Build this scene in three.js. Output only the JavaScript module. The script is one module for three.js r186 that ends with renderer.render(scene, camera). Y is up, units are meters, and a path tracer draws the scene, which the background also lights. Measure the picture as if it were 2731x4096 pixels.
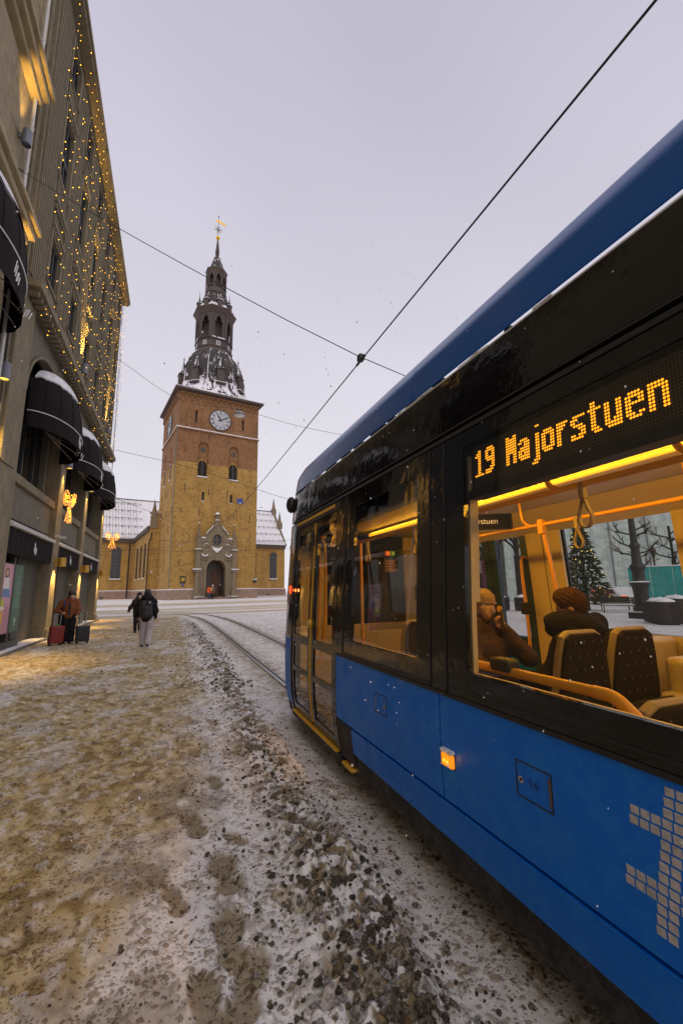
import * as THREE from 'three';
import { mergeGeometries, toCreasedNormals } from 'three/addons/utils/BufferGeometryUtils.js';
import { RoundedBoxGeometry } from 'three/addons/geometries/RoundedBoxGeometry.js';

// ---------------------------------------------------------------- camera, sky, sun, exposure
const scene = new THREE.Scene();
const rad = THREE.MathUtils.degToRad;
const camera = new THREE.PerspectiveCamera(100.1, 682 / 1024, 0.05, 900);
camera.rotation.order = 'YXZ';
camera.position.set(0, 1.7, 0);
camera.rotation.set(rad(10.25), rad(-21.5), rad(-1.0));
scene.add(camera);

const renderer = new THREE.WebGLRenderer({ antialias: true });
renderer.setSize(682, 1024);
renderer.toneMapping = THREE.LinearToneMapping;
renderer.toneMappingExposure = 1.14;
renderer.shadowMap.enabled = true;

const skyN = (x, y) => { let t = 0, a = 0.5; for (let o = 0; o < 4; o++) { const ix = Math.floor(x), iy = Math.floor(y), fx = x - ix, fy = y - iy, u = fx * fx * (3 - 2 * fx), v = fy * fy * (3 - 2 * fy), h = (p, q) => { const s = Math.sin(p * 127.1 + q * 311.7 + o * 17) * 43758.5453; return s - Math.floor(s); }; t += a * ((h(ix, iy) * (1 - u) + h(ix + 1, iy) * u) * (1 - v) + (h(ix, iy + 1) * (1 - u) + h(ix + 1, iy + 1) * u) * v); a *= 0.5; x *= 2; y *= 2; } return t / 0.9375; };
{ // even overcast sky, a little darker and more violet overhead
  const W = 512, H = 256, d = new Float32Array(W * H * 4);
  for (let j = 0; j < H; j++) {
    const el = ((j + 0.5) / H - 0.5) * Math.PI, s = Math.max(0, Math.sin(el));
    const t = Math.pow(s, 1.15);
    for (let i = 0; i < W; i++) {
      const az = (i / W) * Math.PI * 2;
      const n = 1 + 0.022 * Math.sin(az * 3 + s * 5) + 0.016 * Math.sin(az * 5 - s * 9 + 1.3) + 0.010 * Math.sin(az * 11 + s * 23) + 0.07 * (skyN(Math.cos(az) * (1.2 - s) * 3 + 20, Math.sin(az) * (1.2 - s) * 3 + 20) - 0.5);
      const k = (j * W + i) * 4;
      d[k] = (0.74 - 0.31 * t) * n; d[k + 1] = (0.722 - 0.31 * t) * n; d[k + 2] = (0.775 - 0.25 * t) * n; d[k + 3] = 1;
    }
  }
  const t = new THREE.DataTexture(d, W, H, THREE.RGBAFormat, THREE.FloatType);
  t.mapping = THREE.EquirectangularReflectionMapping; t.magFilter = t.minFilter = THREE.LinearFilter; t.needsUpdate = true;
  scene.background = t; scene.environment = t;
}
const sun = new THREE.DirectionalLight(new THREE.Color(1.0, 0.90, 0.80), 1.0);
sun.name = 'sun';
sun.position.set(-14, 60, 26); sun.target.position.set(0, 0, -20);
sun.castShadow = true; sun.shadow.radius = 110; sun.shadow.mapSize.set(2048, 2048);
Object.assign(sun.shadow.camera, { left: -70, right: 70, top: 90, bottom: -70, near: 1, far: 250 });
scene.add(sun, sun.target);

// ---------------------------------------------------------------- helpers
let seed = 7;
const rnd = () => { seed = (seed * 1664525 + 1013904223) >>> 0; return seed / 4294967296; };
const rr = (a, b) => a + (b - a) * rnd();
const clamp = (x, a = 0, b = 1) => Math.min(b, Math.max(a, x));
const sm = (a, b, x) => { const t = clamp((x - a) / (b - a)); return t * t * (3 - 2 * t); };
const mix = (a, b, t) => a + (b - a) * t;
const mix3 = (a, b, t) => [mix(a[0], b[0], t), mix(a[1], b[1], t), mix(a[2], b[2], t)];
function hash(x, y, z = 0) { let h = Math.imul(x | 0, 374761393) ^ Math.imul(y | 0, 668265263) ^ Math.imul(z | 0, 2147483647 - 57); h = Math.imul(h ^ (h >>> 13), 1274126177); h ^= h >>> 16; return (h >>> 0) / 4294967296; }
function vn(x, y, per = 0, s = 0) { // value noise, optional period
  const ix = Math.floor(x), iy = Math.floor(y), fx = x - ix, fy = y - iy, u = fx * fx * (3 - 2 * fx), v = fy * fy * (3 - 2 * fy);
  const w = per ? (a) => ((a % per) + per) % per : (a) => a;
  const a = hash(w(ix), w(iy), s), b = hash(w(ix + 1), w(iy), s), c = hash(w(ix), w(iy + 1), s), e = hash(w(ix + 1), w(iy + 1), s);
  return mix(mix(a, b, u), mix(c, e, u), v);
}
function fbm(x, y, o = 4, per = 0, s = 0) { let t = 0, a = 0.5, n = 0; for (let i = 0; i < o; i++) { t += a * vn(x, y, per, s + i); n += a; a *= 0.5; x *= 2; y *= 2; per *= 2; } return t / n; }
function pl(tab, x) { if (x <= tab[0][0]) return tab[0][1]; for (let i = 1; i < tab.length; i++) if (x <= tab[i][0]) { const [a, b] = tab[i - 1], [c, d] = tab[i]; return b + (d - b) * (x - a) / (c - a); } return tab[tab.length - 1][1]; }

function tex(n, fn, srgb = false, aniso = 1, m = n) { // fn(u, v) -> [r, g, b] 0..1
  const d = new Uint8Array(n * m * 4);
  for (let j = 0; j < m; j++) for (let i = 0; i < n; i++) {
    const c = fn((i + 0.5) / n, (j + 0.5) / m), k = (j * n + i) * 4;
    for (let q = 0; q < 3; q++) d[k + q] = 255 * clamp(typeof c === 'number' ? c : c[q]);
    d[k + 3] = 255;
  }
  const t = new THREE.DataTexture(d, n, m, THREE.RGBAFormat); t.wrapS = t.wrapT = THREE.RepeatWrapping; t.magFilter = t.minFilter = THREE.LinearFilter;
  if (srgb) t.colorSpace = THREE.SRGBColorSpace; t.needsUpdate = true; return t;
}
const rep = (t, s, s2 = s) => { const c = t.clone(); c.repeat.set(s, s2); c.needsUpdate = true; return c; };
const lin = (r, g, b) => new THREE.Color().setRGB(r, g, b);
function mat(name, rgb, rough = 0.8, o = {}) {
  const m = new THREE.MeshPhysicalMaterial({ color: lin(...rgb), roughness: rough, ...o }); m.name = name; return m;
}
function emis(name, rgb, k, base = [0.6, 0.5, 0.3]) { return mat(name, base, 0.5, { emissive: lin(...rgb), emissiveIntensity: k }); }

const V = (x, y, z) => new THREE.Vector3(x, y, z);
function prep(g) { g = g.index ? g.toNonIndexed() : g; for (const k of Object.keys(g.attributes)) if (!['position', 'normal', 'uv', 'color'].includes(k)) g.deleteAttribute(k); if (!g.attributes.normal) g.computeVertexNormals(); if (!g.attributes.uv) g.setAttribute('uv', new THREE.BufferAttribute(new Float32Array(g.attributes.position.count * 2), 2)); return g; }
function boxUV(g) { // uv in metres from the face direction
  const p = g.attributes.position, uv = g.attributes.uv, a = V(), b = V(), c = V(), n = V();
  for (let i = 0; i + 2 < p.count; i += 3) {
    a.fromBufferAttribute(p, i); b.fromBufferAttribute(p, i + 1); c.fromBufferAttribute(p, i + 2);
    n.copy(b).sub(a).cross(c.clone().sub(a)); const x = Math.abs(n.x), y = Math.abs(n.y), z = Math.abs(n.z);
    for (let k = 0; k < 3; k++) { const q = [a, b, c][k]; if (y >= x && y >= z) uv.setXY(i + k, q.x, q.z); else if (x >= z) uv.setXY(i + k, q.z, q.y); else uv.setXY(i + k, q.x, q.y); }
  }
  return g;
}
const merge = (list) => { const l = list.flat(9).filter(Boolean).map(prep); return boxUV(l.length === 1 ? l[0] : mergeGeometries(l)); };
const box = (x0, x1, y0, y1, z0, z1) => new THREE.BoxGeometry(Math.abs(x1 - x0), Math.abs(y1 - y0), Math.abs(z1 - z0)).translate((x0 + x1) / 2, (y0 + y1) / 2, (z0 + z1) / 2);
const rbox = (x0, x1, y0, y1, z0, z1, r = 0.01, s = 2) => new RoundedBoxGeometry(Math.abs(x1 - x0), Math.abs(y1 - y0), Math.abs(z1 - z0), s, r).translate((x0 + x1) / 2, (y0 + y1) / 2, (z0 + z1) / 2);
const cyl = (r0, r1, h, x, y, z, n = 16) => new THREE.CylinderGeometry(r1, r0, h, n).translate(x, y + h / 2, z); // r0 below, r1 on top, y = foot
function tube(pts, r, n = 6, seg = 0, closed = false) {
  const v = pts.map((p) => (p.isVector3 ? p : V(...p)));
  const c = v.length === 2 ? new THREE.LineCurve3(v[0], v[1]) : new THREE.CatmullRomCurve3(v, closed, 'centripetal');
  return new THREE.TubeGeometry(c, seg || Math.max(1, (v.length - 1) * (v.length === 2 ? 1 : 5)), r, n, closed);
}
const rod = (a, b, r0, r1 = r0, n = 8) => { const A = V(...a), B = V(...b), g = new THREE.CylinderGeometry(r1, r0, A.distanceTo(B), n); g.applyQuaternion(new THREE.Quaternion().setFromUnitVectors(V(0, 1, 0), B.clone().sub(A).normalize())); return g.translate((A.x + B.x) / 2, (A.y + B.y) / 2, (A.z + B.z) / 2); };
const ball = (r, x, y, z, sx = 1, sy = 1, sz = 1, n = 14) => new THREE.SphereGeometry(r, n, Math.ceil(n * 0.7)).scale(sx, sy, sz).translate(x, y, z);
function extrude(pts, depth, bevel = 0, holes = []) { const s = new THREE.Shape(pts.map((p) => new THREE.Vector2(...p))); for (const h of holes) s.holes.push(new THREE.Path(h.map((p) => new THREE.Vector2(...p)))); return new THREE.ExtrudeGeometry(s, { depth, bevelEnabled: bevel > 0, bevelSize: bevel, bevelThickness: bevel, bevelSegments: 1, curveSegments: 8 }); }
const archPts = (x0, x1, y0, ys, n = 12, k = 1) => { const r = (x1 - x0) / 2, c = (x0 + x1) / 2, o = [[x0, y0], [x1, y0]]; for (let i = 0; i <= n; i++) { const a = (i / n) * Math.PI; o.push([c + r * Math.cos(a), ys + k * r * Math.sin(a)]); } return o; };
const jitter = (g, k, f = 3) => { const p = g.attributes.position; for (let i = 0; i < p.count; i++) { const x = p.getX(i), y = p.getY(i), z = p.getZ(i); p.setXYZ(i, x + k * (fbm(x * f + y * f, z * f + 3, 2) - 0.5), y + k * (fbm(x * f + 9, z * f + y * f, 2) - 0.5), z + k * (fbm(z * f + y * f, x * f + 5, 2) - 0.5)); } g.computeVertexNormals(); return g; };

const taken = {};
const numbered = (n) => { const k = taken[n] = (taken[n] ?? -1) + 1; return k ? n + '_' + String(k).padStart(3, '0') : n; };
function shade(o) { o.castShadow = o.receiveShadow = true; return o; }
function tag(o, label, category, group) { o.userData.label = label; o.userData.category = category; if (group) o.userData.group = group; return o; }
function thing(name, label, category, pos = [0, 0, 0], turn = 0, group) { const o = new THREE.Group(); o.name = numbered(name); o.position.set(...pos); o.rotation.y = turn; scene.add(o); return tag(o, label, category, group); }
function part(name, geo, m, parent, label) { const o = shade(new THREE.Mesh(Array.isArray(geo) ? merge(geo) : merge([geo]), m)); o.name = name; parent.add(o); if (label) o.userData.label = label; return o; }
function raw(name, geo, m, parent) { const o = shade(new THREE.Mesh(geo, m)); o.name = name; parent.add(o); return o; }
function solo(name, geo, m, label, category, group) { const o = part(numbered(name), geo, m, scene); return tag(o, label, category, group); }
function struct(name, geo, m) { const o = shade(new THREE.Mesh(geo, m)); o.name = name; scene.add(o); o.userData.kind = 'structure'; return o; }
function dup(o, pos, turn, label) { const c = o.clone(); c.name = numbered(o.name.replace(/_\d{3}$/, '')); c.userData = { ...o.userData, label }; c.position.set(...pos); if (turn !== undefined) c.rotation.y = turn; scene.add(c); return c; }
function spot(at, to, rgb, k, angle, pen = 0.6, r = 3) { const l = new THREE.SpotLight(lin(...rgb), k, 0, angle, pen, 2); l.position.set(...at); l.target.position.set(...to); l.castShadow = true; l.shadow.radius = r; return l; }

// surface nets over a distance field
function skin(f, lo, hi, h) {
  const nx = Math.ceil((hi[0] - lo[0]) / h) + 1, ny = Math.ceil((hi[1] - lo[1]) / h) + 1, nz = Math.ceil((hi[2] - lo[2]) / h) + 1;
  const v = new Float32Array(nx * ny * nz), id = (i, j, k) => i + nx * (j + ny * k);
  for (let k = 0; k < nz; k++) for (let j = 0; j < ny; j++) for (let i = 0; i < nx; i++) v[id(i, j, k)] = f(lo[0] + i * h, lo[1] + j * h, lo[2] + k * h);
  const pos = [], vid = new Int32Array(nx * ny * nz).fill(-1), ind = [];
  for (let k = 0; k < nz - 1; k++) for (let j = 0; j < ny - 1; j++) for (let i = 0; i < nx - 1; i++) {
    let n = 0, x = 0, y = 0, z = 0;
    const edge = (a, b, c, d, e, g) => { const p = v[id(i + a, j + b, k + c)], q = v[id(i + d, j + e, k + g)]; if ((p < 0) !== (q < 0)) { const t = p / (p - q); x += a + (d - a) * t; y += b + (e - b) * t; z += c + (g - c) * t; n++; } };
    edge(0, 0, 0, 1, 0, 0); edge(0, 1, 0, 1, 1, 0); edge(0, 0, 1, 1, 0, 1); edge(0, 1, 1, 1, 1, 1);
    edge(0, 0, 0, 0, 1, 0); edge(1, 0, 0, 1, 1, 0); edge(0, 0, 1, 0, 1, 1); edge(1, 0, 1, 1, 1, 1);
    edge(0, 0, 0, 0, 0, 1); edge(1, 0, 0, 1, 0, 1); edge(0, 1, 0, 0, 1, 1); edge(1, 1, 0, 1, 1, 1);
    if (n) { vid[id(i, j, k)] = pos.length / 3; pos.push(lo[0] + (i + x / n) * h, lo[1] + (j + y / n) * h, lo[2] + (k + z / n) * h); }
  }
  const quad = (a, b, c, d, flip) => { if (a < 0 || b < 0 || c < 0 || d < 0) return; if (flip) ind.push(a, c, b, a, d, c); else ind.push(a, b, c, a, c, d); };
  for (let k = 1; k < nz - 1; k++) for (let j = 1; j < ny - 1; j++) for (let i = 1; i < nx - 1; i++) {
    const s = v[id(i, j, k)] < 0;
    if (s !== (v[id(i + 1, j, k)] < 0)) quad(vid[id(i, j - 1, k - 1)], vid[id(i, j, k - 1)], vid[id(i, j, k)], vid[id(i, j - 1, k)], !s);
    if (s !== (v[id(i, j + 1, k)] < 0)) quad(vid[id(i - 1, j, k - 1)], vid[id(i - 1, j, k)], vid[id(i, j, k)], vid[id(i, j, k - 1)], !s);
    if (s !== (v[id(i, j, k + 1)] < 0)) quad(vid[id(i - 1, j - 1, k)], vid[id(i, j - 1, k)], vid[id(i, j, k)], vid[id(i - 1, j, k)], !s);
  }
  const g = new THREE.BufferGeometry(); g.setAttribute('position', new THREE.Float32BufferAttribute(pos, 3)); g.setIndex(ind); g.computeVertexNormals(); return g;
}
// bones: [ax, ay, az, ra, bx, by, bz, rb]; smooth union k; nz = cloth folds
function field(bones, k = 0.03, fold = 0, ff = 9) {
  return (x, y, z) => {
    let d = 1e3;
    for (const b of bones) {
      const px = x - b[0], py = y - b[1], pz = z - b[2], bx = b[4] - b[0], by = b[5] - b[1], bz = b[6] - b[2], l = bx * bx + by * by + bz * bz + 1e-9;
      const t = clamp((px * bx + py * by + pz * bz) / l), e = Math.hypot(px - bx * t, py - by * t, pz - bz * t) - mix(b[3], b[7], t);
      const h = Math.max(k - Math.abs(d - e), 0) / k; d = Math.min(d, e) - h * h * k * 0.25;
    }
    return fold ? d + fold * (fbm(x * ff + y * ff * 0.7 + z * 3, y * ff * 1.6 - z * ff, 2) - 0.5) : d;
  };
}
function cloth(bones, h, k = 0.03, fold = 0, ff = 9, cut) {
  const lo = [9, 9, 9], hi = [-9, -9, -9];
  for (const b of bones) for (const o of [0, 4]) for (let c = 0; c < 3; c++) { lo[c] = Math.min(lo[c], b[o + c] - b[o + 3] - 0.05); hi[c] = Math.max(hi[c], b[o + c] + b[o + 3] + 0.05); }
  const f = field(bones, k, fold, ff); return skin(cut ? (x, y, z) => Math.max(f(x, y, z), cut(x, y, z)) : f, lo, hi, h);
}
// ---------------------------------------------------------------- shared textures
const grainT = tex(512, (u, v) => { const a = fbm(u * 64, v * 64, 3, 64), b = fbm(u * 8, v * 8, 3, 8, 5); return 0.70 + 0.36 * (a - 0.5) + 0.28 * (b - 0.5); });
const fineBump = tex(512, (u, v) => fbm(u * 48, v * 48, 4, 48, 11));
const stoneT = tex(512, (u, v) => { const a = fbm(u * 10, v * 10, 4, 10, 3), b = fbm(u * 90, v * 90, 2, 90, 8), st = fbm(u * 40, v * 4, 3, 4 * 10, 21); return clamp(0.74 + 0.42 * (a - 0.5) + 0.22 * (b - 0.5) + 0.25 * (st - 0.5)); });
const specks = tex(512, (u, v) => 0.25 + 0.6 * fbm(u * 12, v * 12, 5, 12, 31));

const M = {
  snow: mat('snow', [1.16, 1.14, 1.16], 0.85, { map: rep(grainT, 0.8), bumpMap: rep(fineBump, 1.2), bumpScale: 0.02 }),
  black: mat('black_metal', [0.018, 0.017, 0.018], 0.45),
  rubber: mat('rubber', [0.02, 0.019, 0.019], 0.8),
  steel: mat('steel', [0.42, 0.42, 0.43], 0.35, { metalness: 0.9 }),
  wire: mat('cable', [0.03, 0.03, 0.033], 0.6),
  chrome: mat('polished_metal', [0.62, 0.62, 0.62], 0.2, { metalness: 1 }),
};

// ---------------------------------------------------------------- ground
const rise = (z, x = 0) => 0.72 * sm(-47, -58.5, z + 0.12 * x);
const xBrown = [[-40, 0.9], [-20.8, 0.75], [-9.8, 0.72], [-5.7, 0.27], [-3.7, 0.1], [-2.7, -0.1], [-1.5, -0.35], [4, -0.5]];
const xRidge = [[-40, 1.0], [-28, 1.0], [-23, 1.15], [-13, 1.25], [-9, 1.12], [-6.5, 1.03], [-4.8, 0.97], [-3.7, 0.95], [-2.8, 0.95], [-2.3, 0.95], [-1.5, 0.9], [4, 0.9]];
const trackC = new THREE.CatmullRomCurve3([[2.72, 0, 8], [2.72, 0, 0], [2.72, 0, -10], [2.76, 0, -20], [2.66, 0, -27], [2.22, 0, -32.5], [1.1, 0, -37.6], [-1.6, 0, -41.8], [-7, 0, -45], [-20, 0, -47.5], [-40, 0, -49]].map((p) => V(...p)), false, 'centripetal');
const trackPts = trackC.getSpacedPoints(300);
const prints = [];
for (const [x, z, a, s] of [[0.39, -3.03, 0.1, 1.45], [0.36, -2.52, -0.1, 1.3], [0.24, -3.7, 0.2, 1.2], [0.22, -2.2, 0.1, 1.2], [0.40, -2.22, -0.4, 1.3], [0.45, -4.4, 0.1, 1], [0.1, -2.9, 0.3, 0.9], [0.32, -5.2, 0, 1], [0.6, -6.3, 0.2, 1.1], [0.5, -3.4, 0.5, 0.8]]) prints.push([x, z, a, s]);
for (let i = 0; i < 110; i++) prints.push([rr(-3.8, 0.9), -rr(2, 24), rr(-0.6, 0.6), rr(0.8, 1.15)]);
function trackDist(x, z) { if (z > -20) return Math.abs(Math.abs(x - 2.73) - 0.7175); let b = 99; for (let i = 60; i < trackPts.length; i++) { const p = trackPts[i], d = Math.hypot(p.x - x, p.z - z); if (d < b) b = d; } return Math.abs(b - 0.7175); }
const SNOW = [0.82, 0.80, 0.80], TAN = [0.47, 0.355, 0.145], BRN = [0.28, 0.195, 0.075], DRK = [0.075, 0.054, 0.03], ICE = [0.52, 0.485, 0.45];
function groundAt(x, z, out, coarse = 0) {
  const d = Math.hypot(x, z);
  let h = 0.03 * (fbm(x * 0.7 + 40, z * 0.7 + 40, 3, 0, 1) - 0.5), c;
  const mid = fbm(x * 2.6 + 9, z * 2.6 + 5, 4, 0, 2), small = coarse ? 0.5 : fbm(x * 11 + 3, z * 9 + 8, 4, 0, 3), tiny = coarse ? 0.5 : fbm(x * 42, z * 42, 3, 0, 4);
  const near = 1 - sm(10, 30, d);
  const wob = (mid - 0.5) * 1.6, xb = pl(xBrown, z), brown = sm(xb + 0.35, xb - 0.35, x + wob * 0.7) * sm(-47, -36, z);
  // trodden tan snow on the left, whiter with specks on the right
  const bare = sm(0.44, 0.60, 0.55 * mid + 0.45 * small + 0.10 * fbm(x * 0.5, z * 0.5, 2, 0, 6));
  c = mix3(SNOW, ICE, 0.18 * sm(0.45, 0.7, mid));
  const tan = mix3(mix3(mix3(TAN, BRN, sm(0.46, 0.62, small)), mix3(BRN, DRK, 0.35), 0.3 * sm(0.56, 0.68, 0.5 * tiny + 0.5 * small)), ICE, 0.75 * sm(0.52, 0.72, fbm(x * 1.9 + 77, z * 1.4 + 3, 4, 0, 9)));
  const white2 = sm(0.56, 0.70, fbm(x * 1.5 + 17, z * 1.1 + 31, 5, 0, 12));
  c = mix3(c, mix3(tan, SNOW, 0.62 * white2), brown * (0.80 + 0.2 * bare));
  if (!coarse && brown > 0.01) { // crisp flecks in the trodden snow
    const m1 = fbm(x * 7 + 13, z * 5.5 + 21, 5, 0, 90), m2 = fbm(x * 19 + 3, z * 15 + 4, 4, 0, 91), m3 = fbm(x * 15 + 60, z * 13 + 70, 4, 0, 92), k = brown * (1 - 0.5 * sm(14, 40, d));
    c = mix3(c, [0.56, 0.45, 0.24], 0.5 * k * sm(0.5, 0.58, m1)); c = mix3(c, BRN, 0.48 * k * sm(0.555, 0.61, 0.6 * m2 + 0.4 * m1)); c = mix3(c, DRK, 0.35 * k * sm(0.64, 0.68, m2)); c = mix3(c, SNOW, 0.4 * k * sm(0.59, 0.64, m3));
    h += k * (0.012 * sm(0.545, 0.60, 0.6 * m2 + 0.4 * m1) + 0.008 * sm(0.575, 0.63, m3));
  }
  h += brown * 0.03 * (small - 0.5) + brown * 0.012 * (tiny - 0.5) + (1 - brown) * 0.014 * (small - 0.5) + 0.006 * (tiny - 0.5);
  // brown specks over the white
  const sp = 0.6 * sm(0.57, 0.62, tiny * 0.5 + small * 0.5 + 0.10 * (mid - 0.5)) * (1 - brown) * sm(-40, -30, z);
  c = mix3(c, mix3(mix3(TAN, BRN, 0.6), DRK, 0.8 * sm(0.45, 0.65, tiny)), 0.88 * sp); h += sp * 0.014;
  // ploughed ridge of dirty lumps beside the rails
  const xr = pl(xRidge, z), wide = 0.20 + 0.16 * (fbm(z * 0.9, 4, 2) - 0.5) + 0.05 * sm(-4, -2, z), rw = sm(wide + 0.2, wide * 0.3, Math.abs(x - xr) + 0.30 * (mid - 0.5)) * sm(-33, -27, z);
  const lump = coarse ? 0.5 : Math.pow(1 - Math.abs(2 * fbm(x * 8 + 1, z * 8 + 2, 4, 0, 14) - 1), 2);
  h += rw * (0.012 + 0.075 * lump + 0.045 * (small - 0.4) + 0.02 * (tiny - 0.5)) * (0.55 + 0.6 * sm(-4.5, -2.2, z));
  const dirt = rw * sm(0.41, 0.56, 0.35 * (1 - lump) + 0.4 * small + 0.35 * tiny);
  c = mix3(c, mix3(DRK, BRN, sm(0.4, 0.7, tiny)), 0.92 * dirt);
  c = mix3(c, SNOW, 0.7 * rw * (1 - dirt) * sm(0.45, 0.6, tiny));
  // dark brown slurry where wheels and feet churned it
  const slur = sm(0.60, 0.74, fbm(x * 3.1 + 50, z * 2.2 + 60, 4, 0, 15)) * sm(0.9, 0.1, Math.abs(x - xb - 0.1)) * near; c = mix3(c, mix3(BRN, DRK, small), 0.55 * slur); h -= 0.006 * slur;
  // swept band beside the tram and rail bed
  const td = x > -9 && z > -50 ? trackDist(x, z) : 9;
  const bed = sm(1.22, 1.34, x) * sm(-24, -18, z);
  if (bed > 0) { c = mix3(c, mix3(mix3(SNOW, ICE, 0.55), BRN, 0.75 * sm(0.55, 0.66, 0.5 * small + 0.5 * tiny)), 0.72 * bed * (1 - rw)); h *= 1 - 0.5 * bed; }
  if (td < 0.42) { const k = sm(0.42, 0.1, td + 0.25 * (mid - 0.5)) * (0.35 + 0.65 * sm(0.35, 0.55, small * 0.6 + mid * 0.4)); c = mix3(c, mix3(BRN, DRK, 0.6 * small), 0.75 * k); if (td < 0.09) h = Math.min(h, 0.0); }
  // roadway in front of the church: tan wheel bands over white
  if (z < -32) {
    const w = sm(-32, -37, z), zz = z + 0.12 * x + 0.0025 * x * x;
    const band = clamp(sm(0.35, 0.7, Math.sin(zz * 1.15 + 0.6 * (mid - 0.5)) * 0.5 + 0.5) * 0.75 + 0.35 * sm(0.45, 0.65, fbm(x * 0.12, zz * 1.6, 3, 0, 17))) * sm(-55.2, -52.8, zz) ;
    c = mix3(c, mix3(SNOW, mix3(TAN, [0.55, 0.46, 0.33], 0.55), band), w);
  }
  h += rise(z, x);
  if (!coarse) for (let pi = 0; pi < prints.length; pi++) { const [px, pz, a, s] = prints[pi]; // footprints
    const dx = x - px, dz = z - pz; if (dx * dx + dz * dz > 0.09) continue;
    const u = (dx * Math.cos(a) - dz * Math.sin(a)) / (0.062 * s), w = (dx * Math.sin(a) + dz * Math.cos(a)) / (0.155 * s);
    const heel = Math.hypot(u, (w - 0.55) / 0.48), sole = Math.hypot(u / 1.05, (w + 0.35) / 0.7), e = Math.min(heel, sole) + 0.5 * (small - 0.5);
    if (e < 1.25) { const k = sm(1.15, 0.75, e), tr = 0.5 + 0.5 * Math.sin(w * 22); h += 0.010 * sm(0.8, 1.05, e) * sm(1.25, 1.1, e) - 0.016 * k + 0.003 * k * tr; c = mix3(c, mix3(pi < 10 ? mix3(BRN, DRK, 0.25) : mix3(TAN, BRN, 0.7), ICE, 0.3 * tiny), (pi < 10 ? 0.9 : 0.6) * k); }
  }
  out[0] = h; out[1] = c[0]; out[2] = c[1]; out[3] = c[2];
}
function dots(u, v, n, sd, share) { // scattered rounded crumbs, tiling
  const x = u * n, y = v * n, ix = Math.floor(x), iy = Math.floor(y), wob = 0.55 * (vn(u * n * 3, v * n * 3, n * 3, sd + 3) - 0.5); let best = 0;
  for (let j = -1; j <= 1; j++) for (let i = -1; i <= 1; i++) { const cx = ix + i, cy = iy + j, wx = ((cx % n) + n) % n, wy = ((cy % n) + n) % n; if (hash(wx, wy, sd) > share) continue; const r = 0.16 + 0.34 * Math.pow(hash(wx, wy, sd + 1), 1.8), d = Math.hypot(x - cx - hash(wx, wy, sd + 2), (y - cy - hash(wx, wy, sd + 4)) * 1.15) / r + wob; if (d < 1.15) best = Math.max(best, sm(1.15, 0.8, d)); }
  return best;
}
const crumb = (u, v) => { const b = fbm(u * 10, v * 10, 4, 10, 202), s = sm(0.36, 0.62, b); return Math.max(dots(u, v, 62, 301, 0.14 + 0.38 * s), 0.8 * dots(u, v, 120, 311, 0.12 + 0.4 * s), dots(u, v, 34, 321, 0.04 + 0.16 * s)); };
const crumbT = tex(2048, (u, v) => { // crumbs of grit and slush over snow grain, 1.9 m tile
  const b = fbm(u * 22, v * 22, 4, 22, 202), f = fbm(u * 420, v * 420, 2, 420, 203);
  const k = crumb(u, v), w = sm(0.56, 0.62, 0.6 * fbm(u * 110, v * 110, 3, 110, 204) + 0.4 * b), g = 0.84 + 0.30 * (f - 0.5) + 0.2 * (b - 0.5);
  return mix3(mix3([g, g, g], [0.44 * g, 0.35 * g, 0.24 * g], 0.85 * k), [1, 1, 1], 0.35 * w);
});
const crumbB = tex(1024, (u, v) => 0.25 + 0.45 * crumb(u, v) + 0.4 * (fbm(u * 60, v * 60, 4, 60, 206) - 0.5));
const groundMat = mat('packed_snow', [1.14, 1.14, 1.13], 0.72, { vertexColors: true, map: rep(crumbT, 0.53), bumpMap: rep(crumbB, 0.53), bumpScale: 0.012, specularIntensity: 0.6 });
{ // near sheet: rows grow with distance
  const rows = 780, cols = 560, pos = [], col = [], uv = [], ind = [], o = [];
  for (let j = 0; j <= rows; j++) {
    const z = -0.55 * Math.pow(66 / 0.55, j / rows) + 0.0, L = -Math.min(11.5, 1.6 + 0.95 * -z) - (z < -30 ? (-30 - z) * 1.1 : 0), R = Math.min(11, 1.75 + 0.36 * -z) + (z < -25 ? (-25 - z) * 0.55 : 0);
    for (let i = 0; i <= cols; i++) {
      const x = mix(L, R, i / cols); groundAt(x, z, o);
      const edge = i === 0 || i === cols || j === 0 || j === rows;
      pos.push(x, edge ? rise(z, x) - 0.06 : o[0], z); col.push(o[1], o[2], o[3]); uv.push(x, z);
    }
  }
  for (let j = 0; j < rows; j++) for (let i = 0; i < cols; i++) { const a = j * (cols + 1) + i, b = a + 1, c = a + cols + 1, d = c + 1; ind.push(a, b, c, b, d, c); }
  const g = new THREE.BufferGeometry(); g.setAttribute('position', new THREE.Float32BufferAttribute(pos, 3)); g.setAttribute('color', new THREE.Float32BufferAttribute(col, 3)); g.setAttribute('uv', new THREE.Float32BufferAttribute(uv, 2)); g.setIndex(ind); g.computeVertexNormals();
  struct('street', g, groundMat);
}
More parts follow.
